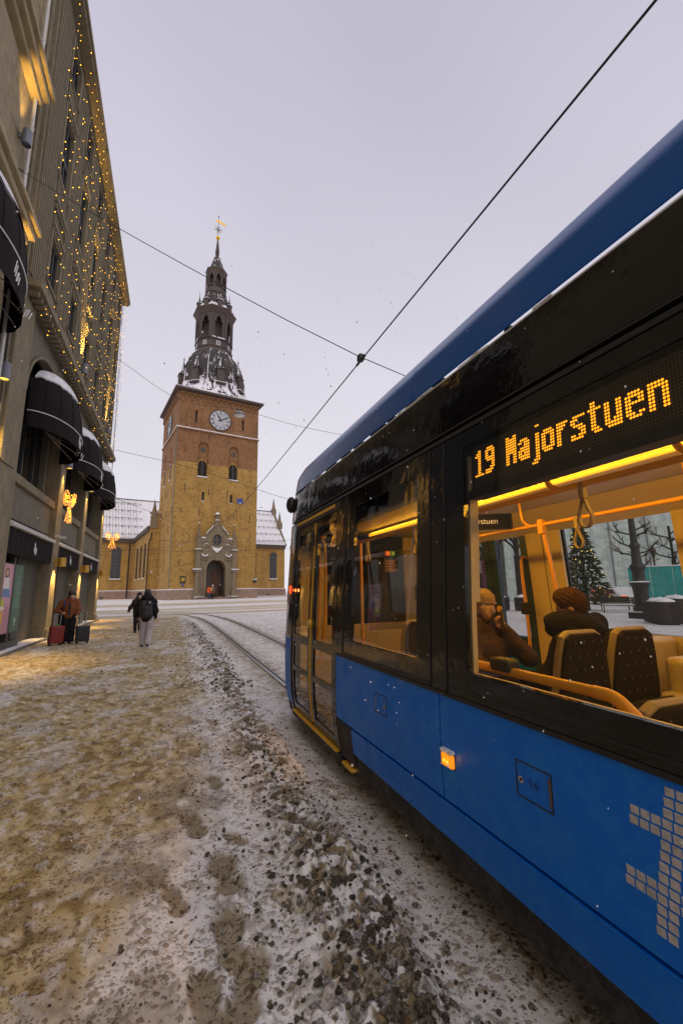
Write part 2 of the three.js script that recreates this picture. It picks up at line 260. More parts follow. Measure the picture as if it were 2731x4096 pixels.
{ // wide sheet below, out to the horizon
  const n = 150, pos = [], col = [], uv = [], ind = [], o = [];
  const q = (t) => { const s = t * 2 - 1; return Math.sign(s) * (70 * Math.abs(s) + 430 * Math.pow(Math.abs(s), 5)); };
  for (let j = 0; j <= n; j++) for (let i = 0; i <= n; i++) { const x = q(i / n), z = q(j / n) - 20; groundAt(x, z, o, 1); if (x > 4.4 || z > 1) { const k = 0.25 * fbm(x * 0.3, z * 0.3, 3); o[1] = 0.80 - k; o[2] = 0.78 - k; o[3] = 0.79 - k * 0.9; } pos.push(x, rise(z, x) - 0.045, z); col.push(o[1], o[2], o[3]); uv.push(x, z); }
  for (let j = 0; j < n; j++) for (let i = 0; i < n; i++) { const a = j * (n + 1) + i, b = a + 1, c = a + n + 1, d = c + 1; ind.push(a, c, b, b, c, d); }
  const g = new THREE.BufferGeometry(); g.setAttribute('position', new THREE.Float32BufferAttribute(pos, 3)); g.setAttribute('color', new THREE.Float32BufferAttribute(col, 3)); g.setAttribute('uv', new THREE.Float32BufferAttribute(uv, 2)); g.setIndex(ind); g.computeVertexNormals();
  struct('ground', g, groundMat);
}
// rails: grooved steel, sunk in the snow
function ribbon(off, w, y, y2 = y) {
  const g = new THREE.BufferGeometry(), pos = [], ind = [], T = V();
  trackPts.forEach((p, i) => {
    trackC.getTangentAt(i / 300, T); const nx = -T.z, nz = T.x, h = rise(p.z, p.x);
    const s = Math.sign(off) || 1; // off measured to the right of the way along -z
    const a = off - w / 2, b = off + w / 2;
    pos.push(p.x + nx * a, h + y - 0.05, p.z + nz * a, p.x + nx * a, h + y, p.z + nz * a, p.x + nx * b, h + y, p.z + nz * b, p.x + nx * b, h + y - 0.05, p.z + nz * b);
    if (i) { const k = i * 4; for (let q = 0; q < 3; q++) ind.push(k - 4 + q, k - 3 + q, k + q, k - 3 + q, k + 1 + q, k + q); }
  });
  g.setAttribute('position', new THREE.Float32BufferAttribute(pos, 3)); g.setIndex(ind); return toCreasedNormals(g, 0.5);
}
const railTop = mat('worn_rail_steel', [0.30, 0.30, 0.31], 0.38, { metalness: 0.85 }), railDark = mat('dark_rail_groove', [0.03, 0.027, 0.024], 0.8);  // groove strip has one even colour, darker than the railhead
for (const [off, lab] of [[-0.7175, 'grooved steel tram rail, left of the pair, curving past the walkers'], [0.7175, 'grooved steel tram rail, right of the pair, coming out from under the tram']]) {
  const t = thing('tram_rail', lab, 'rail', [0, 0, 0], 0, 'rails of the tram track');
  const s = Math.sign(off);
  part('railhead', ribbon(off, 0.062, 0.022), railTop, t); part('groove', ribbon(off - s * 0.055, 0.046, 0.010), railDark, t); part('guard_lip', ribbon(off - s * 0.09, 0.022, 0.019), railTop, t);
}
// loose lumps of dirty snow
{
  const geos = [0, 1, 2].map((k) => { let g = new THREE.IcosahedronGeometry(1, 4); const p = g.attributes.position, cl = []; for (let i = 0; i < p.count; i++) { const x = p.getX(i), y = p.getY(i), z = p.getZ(i), q = fbm(x * 2.6 + k * 9 + 20, y * 2.6 + z * 2.1 + 20, 3, 0, k), e = fbm(x * 5 + z * 2.5 + 30, y * 5 - z * 4 + 60, 3, 0, k + 5), n = 0.35 + 0.75 * q + 0.75 * Math.abs(e - 0.5) * 1.6; p.setXYZ(i, x * n, y * n * 0.75, z * n); const w = sm(0.43, 0.52, fbm(x * 3.4 + 8, z * 3.4 + y * 2 + 8, 3, 0, k + 9)); cl.push(mix(1, 3.2, w), mix(1, 3.6, w), mix(1, 4.6, w)); } g.setAttribute('color', new THREE.Float32BufferAttribute(cl, 3)); g.computeVertexNormals(); return g; });
  const lumpMat = mat('slush', [1, 1, 1], 0.8, { vertexColors: true, map: rep(grainT, 2), bumpMap: rep(fineBump, 2), bumpScale: 0.004 });
  const spots = [], o = [];
  for (let i = 0; i < 30000 && spots.length < 7600; i++) {
    const z = -1.3 * Math.pow(26 / 1.3, rnd()), x = rr(-2.2, 1.7) * (1 - 0.0) - (z < -6 ? rr(0, 1) : 0), xr = pl(xRidge, z), dx = Math.abs(x - xr);
    const dens = 0.95 * Math.exp(-dx * dx / 0.055) + 0.14 * sm(-0.3, 0.6, x) + 0.006; if (rnd() > dens * (0.45 + 0.9 * fbm(x * 2 + 7, z * 2, 3, 0, 40))) continue;
    const pile = Math.exp(-dx * dx / 0.09) * sm(-5, -2.4, z) * sm(0.42, 0.62, fbm(x * 2.2 + 3, z * 1.9 + 1, 2, 0, 44));
    let s = (0.005 + 0.010 * Math.pow(rnd(), 2.2)) * (1 + 0.9 * Math.exp(-dx * dx / 0.12) * Math.pow(rnd(), 2)) * (1 + 0.9 * pile * rnd()); if (z < -8) s *= 1.9;
    groundAt(x, z, o); spots.push([x, o[0] + s * 0.25, z, s, dx]);
  }
  for (let k = 0; k < 3; k++) {
    const list = spots.filter((_, i) => i % 3 === k), im = new THREE.InstancedMesh(geos[k], lumpMat, list.length), m = new THREE.Matrix4(), q = new THREE.Quaternion(), e = new THREE.Euler(), c = new THREE.Color();
    list.forEach(([x, y, z, s, dx], i) => {
      q.setFromEuler(e.set(rr(-0.5, 0.5), rr(0, 6.3), rr(-0.5, 0.5))); im.setMatrixAt(i, m.compose(V(x, y, z), q, V(s * rr(0.8, 1.4), s * rr(0.8, 1.2), s * rr(0.8, 1.3))));
      const t = rnd(); im.setColorAt(i, t < 0.25 ? lin(0.25, 0.215, 0.17) : t < 0.5 ? lin(0.18, 0.135, 0.08) : t < 0.8 ? lin(0.105, 0.076, 0.044) : lin(0.06, 0.045, 0.027));
    });
    im.name = numbered('slush_lumps'); im.userData.kind = 'stuff'; im.userData.label = ['dirty snow lumps in the ploughed ridge beside the tram', 'brown slush crumbs strewn over the trodden snow', 'small icy clods scattered on the street'][k]; im.userData.category = 'slush'; shade(im); scene.add(im);
  }
}
// stone step of the pavement along the shop fronts
{
  const g = merge([rbox(-7.5, -4.28, -0.1, 0.075, -33, -8, 0.02), ]);
  const o = struct('pavement', g, mat('granite_kerb', [0.20, 0.185, 0.165], 0.8, { map: rep(stoneT, 0.7), bumpMap: rep(fineBump, 1), bumpScale: 0.006 }));
  const s = jitter(new THREE.BoxGeometry(2.6, 0.03, 24, 26, 1, 240).translate(-5.68, 0.078, -20.6), 0.035, 2.3); s.computeVertexNormals();
  struct('pavement_snow', merge([s]), M.snow);
}
// ---------------------------------------------------------------- church
const brickFn = (base, alt, dark, s) => (u, v) => {
  const rows = 128, cols = 40, r = Math.floor(v * rows), off = (r % 2) * 0.5, cf = u * cols + off, c = Math.floor(cf) % cols, fy = v * rows - r, fx = cf - Math.floor(cf);
  const h = hash(c, r, s), blot = fbm(u * 7, v * 7, 4, 7, s), big = fbm(u * 2.5 + 0.1, v * 2.5, 3, 0, s + 4), strk = fbm(u * 30, v * 5, 3, 0, s + 7);
  let k = mix3(base, alt, clamp(0.5 * h + 1.1 * (blot - 0.3)));
  if (h > 0.86) k = mix3(k, dark, 0.75); k = mix3(k, dark, 0.35 * sm(0.55, 0.8, strk) + 0.25 * sm(0.55, 0.75, big));
  const j = fy < 0.16 || fx < 0.06 ? 0.35 : 0; return mix3(k, [0.62, 0.55, 0.42], j * 0.6);
};
const yellowT = tex(1024, brickFn([0.68, 0.525, 0.265], [0.78, 0.62, 0.345], [0.52, 0.385, 0.19], 3), true);
const redT = tex(1024, brickFn([0.555, 0.395, 0.255], [0.63, 0.46, 0.305], [0.44, 0.295, 0.19], 9), true);
const brickBump = tex(1024, (u, v) => { const r = Math.floor(v * 128), fy = v * 128 - r, cf = u * 40 + (r % 2) * 0.5, fx = cf - Math.floor(cf); return fy < 0.18 || fx < 0.06 ? 0.1 : 0.6 + 0.4 * hash(Math.floor(cf) % 40, r, 2); });
const copperT = tex(1024, (u, v) => { // u, v over 8 m; snow caught on old copper
  const n = 0.55 * fbm(u * 16, v * 10, 4, 0, 71) + 0.45 * fbm(u * 70, v * 34, 3, 0, 72), s = 0.9 * sm(0.585, 0.66, n), d = 0.85 + 0.5 * (fbm(u * 40, v * 8, 3, 0, 73) - 0.5);
  return mix3([0.235 * d, 0.20 * d, 0.18 * d], [0.86, 0.85, 0.87], s);
}, true);
const copperSnowT = tex(512, (u, v) => { const n = 0.55 * fbm(u * 12, v * 5, 4, 0, 81) + 0.45 * fbm(u * 40, v * 12, 3, 0, 82), s = sm(0.40, 0.46, n); return mix3([0.21, 0.18, 0.17], [0.90, 0.89, 0.91], s); }, true);
const CH = {
  yellow: mat('yellow_brick', [1, 1, 1], 0.9, { map: rep(yellowT, 1 / 10.4), bumpMap: rep(brickBump, 1 / 10.4), bumpScale: 0.03 }),
  red: mat('brown_brick', [1, 1, 1], 0.9, { map: rep(redT, 1 / 10.4), bumpMap: rep(brickBump, 1 / 10.4), bumpScale: 0.03 }),
  plinth: mat('plinth_stone', [0.42, 0.285, 0.215], 0.9, { map: rep(stoneT, 0.3), bumpMap: rep(fineBump, 0.5), bumpScale: 0.02 }),
  portal: mat('portal_sandstone', [0.33, 0.255, 0.165], 0.9, { map: rep(stoneT, 0.45), bumpMap: rep(fineBump, 0.7), bumpScale: 0.04 }),
  wood: mat('old_oak', [0.17, 0.09, 0.05], 0.7, { map: rep(stoneT, 1) }),
  doorDark: mat('brown_door_leaf', [0.11, 0.082, 0.066], 0.6),
  copper: mat('weathered_copper', [1, 1, 1], 0.65, { map: rep(copperT, 1 / 8) }),
  copperSnow: mat('snowy_copper', [1, 1, 1], 0.75, { map: rep(copperSnowT, 1 / 7) }),
  copperPlain: mat('brown_copper', [0.078, 0.055, 0.044], 0.6, { map: rep(stoneT, 0.4) }),
  cornice: mat('brown_cornice', [0.085, 0.058, 0.046], 0.7),
  dark: mat('opening_shade', [0.10, 0.08, 0.066], 0.85),  // dark brown stands in for the shade inside the openings
  leaded: mat('leaded_glass', [0.045, 0.045, 0.05], 0.18, { specularIntensity: 0.9 }),
  lead: mat('lead_bar', [0.10, 0.10, 0.10], 0.6),
  iron: mat('wall_iron', [0.05, 0.045, 0.04], 0.7),
  white: mat('white_paint', [0.78, 0.77, 0.76], 0.6),
  gold: mat('gilding', [0.92, 0.56, 0.05], 0.32, { metalness: 0.55 }),
  clock: mat('clock_enamel', [0.66, 0.66, 0.69], 0.45, { map: rep(grainT, 0.4) }),
};
const church = thing('church', 'yellow brick church with tall copper-topped clock tower at the end of the street', 'church', [-0.244, 0, -61], rad(10.5));
{
  const W = 11.74, H0 = 0.3, YT = 19.62, YS = 24.5, YE = 29.9;
  const niche = [[2.88, 4.38], [7.28, 8.80]], win = [[2.94, 4.26], [7.35, 8.66]], slits = [[3.64, 4.02, 14.2, 15.5], [7.64, 8.02, 14.2, 15.5]];
  // walls of the tower: each face is a slab with real openings
  const lowOut = [[0, H0], [W, H0], [W, YT], [win[1][1], YT], [win[1][1], 17.7], [win[1][0], 17.7], [win[1][0], YT], [win[0][1], YT], [win[0][1], 17.7], [win[0][0], 17.7], [win[0][0], YT], [0, YT]];
  const rect = (a, b, c, d) => [[a, c], [a, d], [b, d], [b, c]];
  const doorHole = archPts(4.62, 7.2, 0.9, 4.75).reverse();
  const lower = extrude(lowOut, 0.6, 0, [doorHole, ...slits.map((s) => rect(...s))]).translate(0, 0, -0.6);
  const notch = (n) => { const r = (n[1] - n[0]) / 2, c = (n[0] + n[1]) / 2, o = [[n[1], YT]]; for (let i = 0; i <= 12; i++) { const a = i / 12 * Math.PI; o.push([c + r * Math.cos(a), 22.05 + r * Math.sin(a)]); } o.push([n[0], YT]); return o; };
  const upOut = [[0, YT], ...[...notch(niche[0])].reverse(), ...[...notch(niche[1])].reverse(), [W, YT], [W, YE], [0, YE]];
  const upper = extrude(upOut, 0.6, 0, [rect(2.28, 2.62, 25.55, 27.4), rect(9.15, 9.48, 25.55, 27.3)]).translate(0, 0, -0.6);
  const sideLow = extrude([[0, H0], [W - 0.6, H0], [W - 0.6, YT], [0, YT]], 0.6, 0, [[2.5, 2.88, 4.0, 9.3], [6.5, 6.88, 4.0, 9.3]].map((s) => rect(...s))).rotateY(-Math.PI / 2).translate(0.6, 0, -W);
  const sideUp = extrude([[0, YT], [W - 0.6, YT], [W - 0.6, YE], [0, YE]], 0.6, 0, [rect(2.9, 3.6, 20.0, 22.6), rect(7.4, 8.1, 20.0, 22.6)]).rotateY(-Math.PI / 2).translate(0.6, 0, -W);
  part('tower_wall', [lower, sideLow, box(W - 0.6, W, H0, YT, -W, -0.6), box(0.6, W - 0.6, H0, YT, -W, -W + 0.6)], CH.yellow, church, 'yellow brick lower walls of the tower');
  part('tower_wall', [upper, sideUp, box(W - 0.6, W, YT, YE, -W, -0.6), box(0.6, W - 0.6, YT, YE, -W, -W + 0.6)], CH.red, church, 'brown brick upper walls of the tower');
  // niche backs, oculi, louvred windows
  for (let k = 0; k < 2; k++) {
    const [n0, n1] = niche[k], c = (n0 + n1) / 2;
    const nb = part('niche', extrude(archPts(n0 - 0.05, n1 + 0.05, 20.0, 22.05), 0.12, 0, []).translate(0, 0, -0.36), CH.red, church);
    part('round_window', [new THREE.CylinderGeometry(0.37, 0.37, 0.06, 20).rotateX(Math.PI / 2).translate(c, 21.68, -0.235)], CH.dark, church);  // dark disc carries the shade of a round hole
    const [w0, w1] = win[k], wc = (w0 + w1) / 2;
    const lw = part('louvre_window', [extrude(archPts(w0 + 0.003, w1 - 0.003, 17.72, 19.62, 12, 0.9), 0.05).translate(0, 0, -0.5)], CH.dark, church);
    part('arch_brick', [extrude([...archPts(w0 - 0.02, w1 + 0.02, 19.62, 19.63, 12, 1.02).slice(2), ...archPts(w0 + 0.12, w1 - 0.12, 19.62, 19.63, 12, 0.95).slice(2).reverse()], 0.1).translate(0, 0, -0.24)], CH.yellow, lw);
    for (let i = 0; i < 13; i++) { const y = 17.86 + i * 0.175; if (y > 19.9) break; part('slat', box(w0 + 0.02, w1 - 0.02, -0.012, 0.012, -0.1, 0.1).rotateX(0.7).translate(0, y, -0.32), mLouvre(), lw); }
    part('mullion', box(wc - 0.04, wc + 0.04, 17.72, 20.1, -0.2, -0.14), CH.lead, lw);
    part('snow_cap', box(w0 - 0.08, w1 + 0.08, 17.62, 17.76, -0.3, 0.1), M.snow, lw);
  }
  function mLouvre() { return CH.louvre ??= mat('louvre_board', [0.075, 0.062, 0.055], 0.8); }
  for (const [a, b, c, d] of slits) { const s = part('slit_window', box(a, b, c, d, -0.5, -0.42), CH.leaded, church); part('snow_cap', box(a - 0.02, b + 0.02, c - 0.03, c + 0.06, -0.4, 0.05), M.snow, s); }
  for (const [a, b, c, d] of [[2.28, 2.62, 25.55, 27.4], [9.15, 9.48, 25.55, 27.3]]) part('slit_window', box(a, b, c, d, -0.5, -0.42), CH.dark, church);
  for (const [a, b, c, d] of [[2.5, 2.88, 4.0, 9.3], [6.5, 6.88, 4.0, 9.3], [2.9, 3.6, 20, 22.6], [7.4, 8.1, 20, 22.6]]) { const s = part('slit_window', box(0.42, 0.5, c, d, -W + a, -W + b), CH.leaded, church); part('snow_cap', box(-0.05, 0.4, c - 0.04, c + 0.08, -W + a, -W + b), M.snow, s); }
  for (const z of [-3.74, -8.25]) { const lw = part('louvre_window', [box(-0.02, 0.1, 17.6, 19.9, z - 0.45, z + 0.45)], CH.dark, church); part('snow_cap', box(-0.12, 0.1, 17.5, 17.62, z - 0.5, z + 0.5), M.snow, lw); }
  // string course with snow, plinth with snow
  const sc = part('string_course', [box(-0.14, W + 0.14, YS - 0.2, YS, 0.004, 0.14), box(-0.14, -0.004, YS - 0.2, YS, -W, 0.004)], CH.red, church);
  part('snow_cap', [box(-0.15, W + 0.15, YS + 0.003, YS + 0.13, 0.006, 0.15), box(-0.15, -0.006, YS + 0.003, YS + 0.13, -W, 0.006)], M.snow, sc);
  const pt = part('plinth', [box(-0.22, 3.1, -0.2, 2.02, 0.004, 0.22), box(-0.22, -0.004, -0.2, 2.02, -9.4, 0.003)], CH.plinth, church); const pt2 = part('plinth', [box(8.78, W + 0.22, -0.2, 2.02, 0.004, 0.22), box(W + 0.004, W + 0.22, -0.2, 2.02, -9.4, 0.003)], CH.plinth, church);
  part('snow_cap', [box(-0.24, 3.1, 2.024, 2.14, 0.005, 0.24), box(-0.24, -0.005, 2.024, 2.14, -9.4, 0.004)], M.snow, pt); part('snow_cap', box(8.78, W + 0.24, 2.024, 2.14, 0.005, 0.24), M.snow, pt2);
  // iron wall anchors
  for (const [x, y, h] of [[1.33, 15.42, 1.05], [0.95, 12.35, 0.8], [3.4, 12.1, 1.05], [4.58, 15.0, 1.0], [7.26, 15.05, 1.05], [10.37, 15.2, 1.0], [8.26, 12.0, 0.85], [10.67, 11.9, 0.85], [1.05, 5.3, 0.85], [4.35, 23.2, 0.9], [7.29, 22.9, 0.95], [10.2, 7.3, 0.8], [1.2, 21.0, 0.8]]) part('wall_anchor', box(x - 0.035, x + 0.035, y, y + h, 0.004, 0.06), CH.iron, church);
  for (const [z, y] of [[-1.2, 12.4], [-5.2, 12.4], [-8.8, 12.4], [-2, 15.4], [-6, 15.4], [-9.5, 15.4], [-3, 9.9], [-7, 11]]) part('wall_anchor', box(-0.06, -0.004, y, y + 0.9, z - 0.035, z + 0.035), CH.iron, church);
  // clocks
  const mkClock = (turn, x, y, z) => {
    const g = new THREE.Group(); g.name = 'clock'; g.position.set(x, y, z); g.rotation.y = turn; church.add(g);
    part('rim', new THREE.TorusGeometry(1.56, 0.09, 8, 40), CH.copperPlain, g);
    part('dial', new THREE.CylinderGeometry(1.54, 1.54, 0.06, 40).rotateX(Math.PI / 2).translate(0, 0, 0.01), CH.clock, g);
    part('inner_ring', new THREE.TorusGeometry(0.98, 0.014, 5, 40).translate(0, 0, 0.05), CH.lead, g);
    for (let i = 0; i < 12; i++) { const marks = []; const a = i * Math.PI / 6, n = [2, 1, 2, 3, 3, 2, 2, 2, 3, 3, 2, 2][i]; for (let q = 0; q < n; q++) marks.push(box(-0.026, 0.026, 1.05, 1.40, 0.042, 0.056).translate((q - (n - 1) / 2) * 0.085, 0, 0).rotateZ(-a)); part('numeral', marks, CH.iron, g); }
    part('hour_hand', [extrude([[-0.05, -0.25], [0.05, -0.25], [0.11, 0.6], [0, 0.98], [-0.11, 0.6]], 0.02).rotateZ(rad(28)).translate(0, 0, 0.07)], M.black, g);
    part('minute_hand', [extrude([[-0.05, -0.4], [0.05, -0.4], [0.07, 1.0], [0, 1.36], [-0.07, 1.0]], 0.02).rotateZ(rad(-61)).translate(0, 0, 0.1)], M.black, g);
    part('hub', new THREE.CylinderGeometry(0.13, 0.13, 0.1, 16).rotateX(Math.PI / 2).translate(0, 0, 0.1), M.black, g);
  };
  mkClock(0, 5.87, 26.52, 0.05); mkClock(-Math.PI / 2, -0.05, 26.52, -5.87);
  // arched frieze under the eaves
  const fa = merge([extrude([...archPts(-0.36, 0.36, 0, 0.2, 10).slice(2), ...archPts(-0.24, 0.24, 0, 0.2, 10).slice(2).reverse()], 0.16), box(-0.46, -0.30, -0.32, 0.2, 0, 0.16), box(0.30, 0.38, 0.05, 0.2, 0, 0.16), box(-0.42, 0.42, 0.58, 0.82, 0, 0.2)]);
  for (let i = 0; i < 14; i++) { const a = raw('frieze_arch', fa, CH.red, church); a.position.set(0.42 + i * (W - 0.84) / 13, 29.05, 0.004); const b = raw('frieze_arch', fa, CH.red, church); b.rotation.y = -Math.PI / 2; b.position.set(-0.004, 29.05, -0.42 - i * (W - 0.84) / 13); }
  // eaves
  const E0 = -0.62, E1 = W + 0.62;
  const ev = part('eaves', [box(E0 + 0.25, E1 - 0.25, 29.92, 30.08, -W - 0.37, 0.37), box(E0, E1, 30.082, 30.36, -W - 0.62, 0.62)], CH.cornice, church);
  part('snow_edge', [box(E0 - 0.02, E1 + 0.02, 30.363, 30.42, -W - 0.64, 0.64)], M.snow, ev);
  // helm: square eaves to octagonal bell
  const cx = 6.0, cz = -5.87;
  const ringSq = (h) => [...Array(16)].map((_, i) => { const a = i * Math.PI / 8, c = Math.cos(a), s = Math.sin(a), k = h / Math.max(Math.abs(c), Math.abs(s)); return [c * k, s * k]; });
  const ringOct = (R) => [...Array(16)].map((_, i) => { const a = i * Math.PI / 8, r = i % 2 ? R : R * Math.cos(Math.PI / 8); return [Math.cos(a) * r, Math.sin(a) * r]; });
  function loft(rings) { // rings: [y, pts]
    const n = rings[0][1].length, pos = [], ind = [];
    rings.forEach(([y, p]) => p.forEach(([x, z]) => pos.push(x + cx, y, z + cz)));
    for (let j = 0; j + 1 < rings.length; j++) for (let i = 0; i < n; i++) { const a = j * n + i, b = j * n + (i + 1) % n, c = a + n, d = b + n; ind.push(a, c, b, b, c, d); }
    const g = new THREE.BufferGeometry(); g.setAttribute('position', new THREE.Float32BufferAttribute(pos, 3)); g.setIndex(ind); return toCreasedNormals(g, 0.35);
  }
  const lerpRing = (a, b, t) => a.map((p, i) => [mix(p[0], b[i][0], t), mix(p[1], b[i][1], t)]);
  const sq = ringSq(6.5), o1 = ringOct(5.25);
  part('helm_skirt', loft([[30.42, sq], [30.9, lerpRing(ringSq(5.95), ringOct(6.2), 0.35)], [31.6, lerpRing(ringSq(5.4), ringOct(5.7), 0.7)], [32.5, ringOct(5.35)], [33.4, ringOct(5.12)]]), CH.copperSnow, church, 'snow-covered flared skirt of the helm');
  const bell = [[33.4, 5.1], [34.6, 5.02], [36, 4.85], [37.2, 4.52], [38.2, 4.05], [38.9, 3.58], [39.5, 3.05]];
  part('helm_roof', loft(bell.map(([y, r]) => [y, ringOct(r)])), CH.copper, church, 'bell-shaped copper helm streaked with snow');
  for (let i = 0; i < 16; i++) {
    const a = i * Math.PI / 8, k = i % 2 ? 1 : Math.cos(Math.PI / 8);
    const prof = [[31.4, 5.85], [32.5, 5.4], ...bell].map(([y, r]) => [cx + Math.cos(a) * (r * k + 0.03), y, cz + Math.sin(a) * (r * k + 0.03)]);
    part('roof_seam', tube(prof, i % 2 ? 0.075 : 0.045, 5), i % 2 ? CH.copperSnow : CH.copperPlain, church);
  }
  for (let i = 0; i < 8; i++) { // dormers with spirelets
    const a = i * Math.PI / 4, d = new THREE.Group(); d.name = 'dormer'; d.position.set(cx + Math.cos(a) * 4.55, 32.7, cz + Math.sin(a) * 4.55); d.rotation.y = -a; church.add(d);
    part('housing', [box(-0.7, 0.62, 0.2, 2.5, -0.62, 0.62), box(-0.6, 0.78, 0, 0.22, -0.75, 0.75)], CH.copperPlain, d);
    part('opening', box(0.62, 0.64, 0.5, 2.0, -0.34, 0.34), CH.dark, d);  // thin dark plate, shade of the opening put into its colour
    part('shutter', [box(0.63, 0.68, 0.5, 2.0, -0.045, 0.045), box(0.63, 0.7, 0.42, 0.5, -0.4, 0.4)], CH.cornice, d);
    part('spirelet', [new THREE.ConeGeometry(1.12, 0.7, 4).rotateY(Math.PI / 4).translate(-0.05, 2.82, 0), new THREE.ConeGeometry(0.6, 2.5, 4).rotateY(Math.PI / 4).translate(-0.05, 3.95, 0)], CH.copper, d);
    part('finial', [ball(0.13, -0.05, 5.2, 0), rod([-0.05, 5.2, 0], [-0.05, 5.75, 0], 0.025), box(-0.07, -0.03, 5.45, 5.5, -0.15, 0.15)], CH.copperPlain, d);
    part('snow_cap', [box(0.3, 0.85, 0.222, 0.3, -0.8, 0.8), new THREE.ConeGeometry(0.85, 0.36, 4).rotateY(Math.PI / 4).translate(-0.3, 2.78, rr(-0.2, 0.4))], M.snow, d);
  }
  // lanterns
  const octPrism = (R0, R1, y0, y1) => new THREE.CylinderGeometry(R1, R0, y1 - y0, 8, 1).rotateY(Math.PI / 8).translate(cx, (y0 + y1) / 2, cz);
  function lantern(y0, yw0, yw1, y1, R, ow, name) { // open octagon storey
    const g = new THREE.Group(); g.name = name; church.add(g);
    const ap = R * Math.cos(Math.PI / 8), hw = R * Math.sin(Math.PI / 8);
    const hole = [[-ow, yw0], [-ow, yw1 - ow * 1.7], [-ow * 0.55, yw1 - ow * 1.55], [-ow * 0.75, yw1 - ow * 1.0], [-ow * 0.45, yw1 - ow * 0.7], [-ow * 0.38, yw1 - ow * 0.2], [0, yw1 + ow * 0.15], [ow * 0.38, yw1 - ow * 0.2], [ow * 0.45, yw1 - ow * 0.7], [ow * 0.75, yw1 - ow * 1.0], [ow * 0.55, yw1 - ow * 1.55], [ow, yw1 - ow * 1.7], [ow, yw0]];
    for (let i = 0; i < 8; i++) {
      const a = i * Math.PI / 4, w = part('wall_panel', extrude([[-hw, y0], [hw, y0], [hw, y1], [-hw, y1]], 0.22, 0, [hole]).translate(0, 0, ap - 0.22).rotateY(a).translate(cx, 0, cz), CH.copperPlain, g);
      part('corner_post', [box(-0.1, 0.1, y0, y1, -0.1, 0.1).translate(0, 0, R - 0.02).rotateY(a + Math.PI / 8).translate(cx, 0, cz)], CH.copperPlain, w);
      part('sill', box(-hw * 0.9, hw * 0.9, yw0 - 0.12, yw0 + 0.03, ap + 0.004, ap + 0.14).rotateY(a).translate(cx, 0, cz), i % 3 ? CH.copperPlain : CH.copperSnow, w);
    }
    part('core', octPrism(R * 0.6, R * 0.6, y0, y1), CH.copperPlain, g);  // added solid core, keeps the lantern openings dark
    return g;
  }
  const L1 = lantern(41.45, 41.75, 45.6, 46.2, 2.92, 0.6, 'belfry');
  part('base_moulding', [octPrism(3.12, 3.02, 39.3, 39.7), octPrism(3.02, 2.95, 39.7, 40.1)], CH.cornice, L1);
  part('base_drum', octPrism(2.93, 2.93, 40.1, 41.45), CH.copperPlain, L1);
  part('ledge', [octPrism(3.06, 3.06, 40.08, 40.16), octPrism(3.06, 3.06, 41.38, 41.47)], CH.cornice, L1);
  for (let i = 0; i < 8; i++) { const a = i * Math.PI / 4, ap = 2.93 * Math.cos(Math.PI / 8), fr = (g) => g.translate(0, 40.78, ap).rotateY(a).translate(cx, 0, cz); const w = part('small_window', fr(box(-0.3, 0.3, -0.36, 0.36, 0.004, 0.05)), CH.white, L1); part('pane', [[-1, -1], [-1, 1], [1, -1], [1, 1]].map(([p, q]) => fr(box(p * 0.13 - 0.1, p * 0.13 + 0.1, q * 0.16 - 0.13, q * 0.16 + 0.13, 0.05, 0.062))), CH.leaded, w); }
  part('belfry_eaves', [octPrism(2.95, 3.45, 46.0, 46.85), octPrism(3.52, 3.48, 46.85, 47.05)], CH.cornice, church);
  const roof1 = [[47.05, 3.46], [47.4, 2.95], [48.0, 2.62], [48.9, 2.42], [49.7, 2.18], [50.3, 1.9], [50.8, 1.72]];
  part('belfry_roof', loft(roof1.slice(0, 3).map(([y, r]) => [y, ringOct(r)])), CH.copperSnow, church); part('belfry_roof', loft(roof1.slice(2).map(([y, r]) => [y, ringOct(r)])), CH.copper, church);
  for (let i = 0; i < 8; i++) {
    const a = i * Math.PI / 4, d = new THREE.Group(); d.name = 'dormer'; d.position.set(cx + Math.cos(a) * 2.62, 47.1, cz + Math.sin(a) * 2.62); d.rotation.y = -a; church.add(d);
    part('housing', box(-0.5, 0.28, 0, 1.35, -0.32, 0.32), CH.copperPlain, d); part('opening', box(0.281, 0.3, 0.35, 1.1, -0.16, 0.16), CH.dark, d);  // opening is a dark plate with its shade painted in
    part('spirelet', [new THREE.ConeGeometry(0.58, 0.4, 4).rotateY(Math.PI / 4).translate(-0.05, 1.54, 0), new THREE.ConeGeometry(0.3, 1.6, 4).rotateY(Math.PI / 4).translate(-0.05, 2.2, 0), rod([-0.05, 2.9, 0], [-0.05, 3.5, 0], 0.025), ball(0.07, -0.05, 3.05, 0)], CH.copper, d);
    part('snow_cap', box(-0.1, 0.42, 1.36, 1.44, -0.42, 0.42), M.snow, d);
  }
  const L2 = lantern(50.8, 52.0, 54.2, 54.9, 1.62, 0.34, 'upper_lantern');
  part('base_moulding', [octPrism(1.85, 1.72, 50.7, 51.1), octPrism(1.72, 1.66, 51.1, 51.6)], CH.copperPlain, L2);
  part('lantern_eaves', [octPrism(1.62, 1.84, 54.6, 55.15), octPrism(1.86, 1.8, 55.15, 55.3)], CH.cornice, church);
  part('lantern_roof', loft([[55.3, 1.8], [55.5, 1.25], [56.2, 1.12], [57.0, 0.92], [57.6, 0.66], [57.9, 0.5]].map(([y, r]) => [y, ringOct(r)])), CH.copper, church);
  part('spire', [octPrism(0.62, 0.5, 57.85, 58.15), octPrism(0.28, 0.26, 58.15, 58.6), octPrism(0.26, 0.36, 58.6, 58.9), octPrism(0.2, 0.36, 58.9, 59.35), octPrism(0.36, 0.07, 59.35, 62.0)], CH.copperPlain, church);
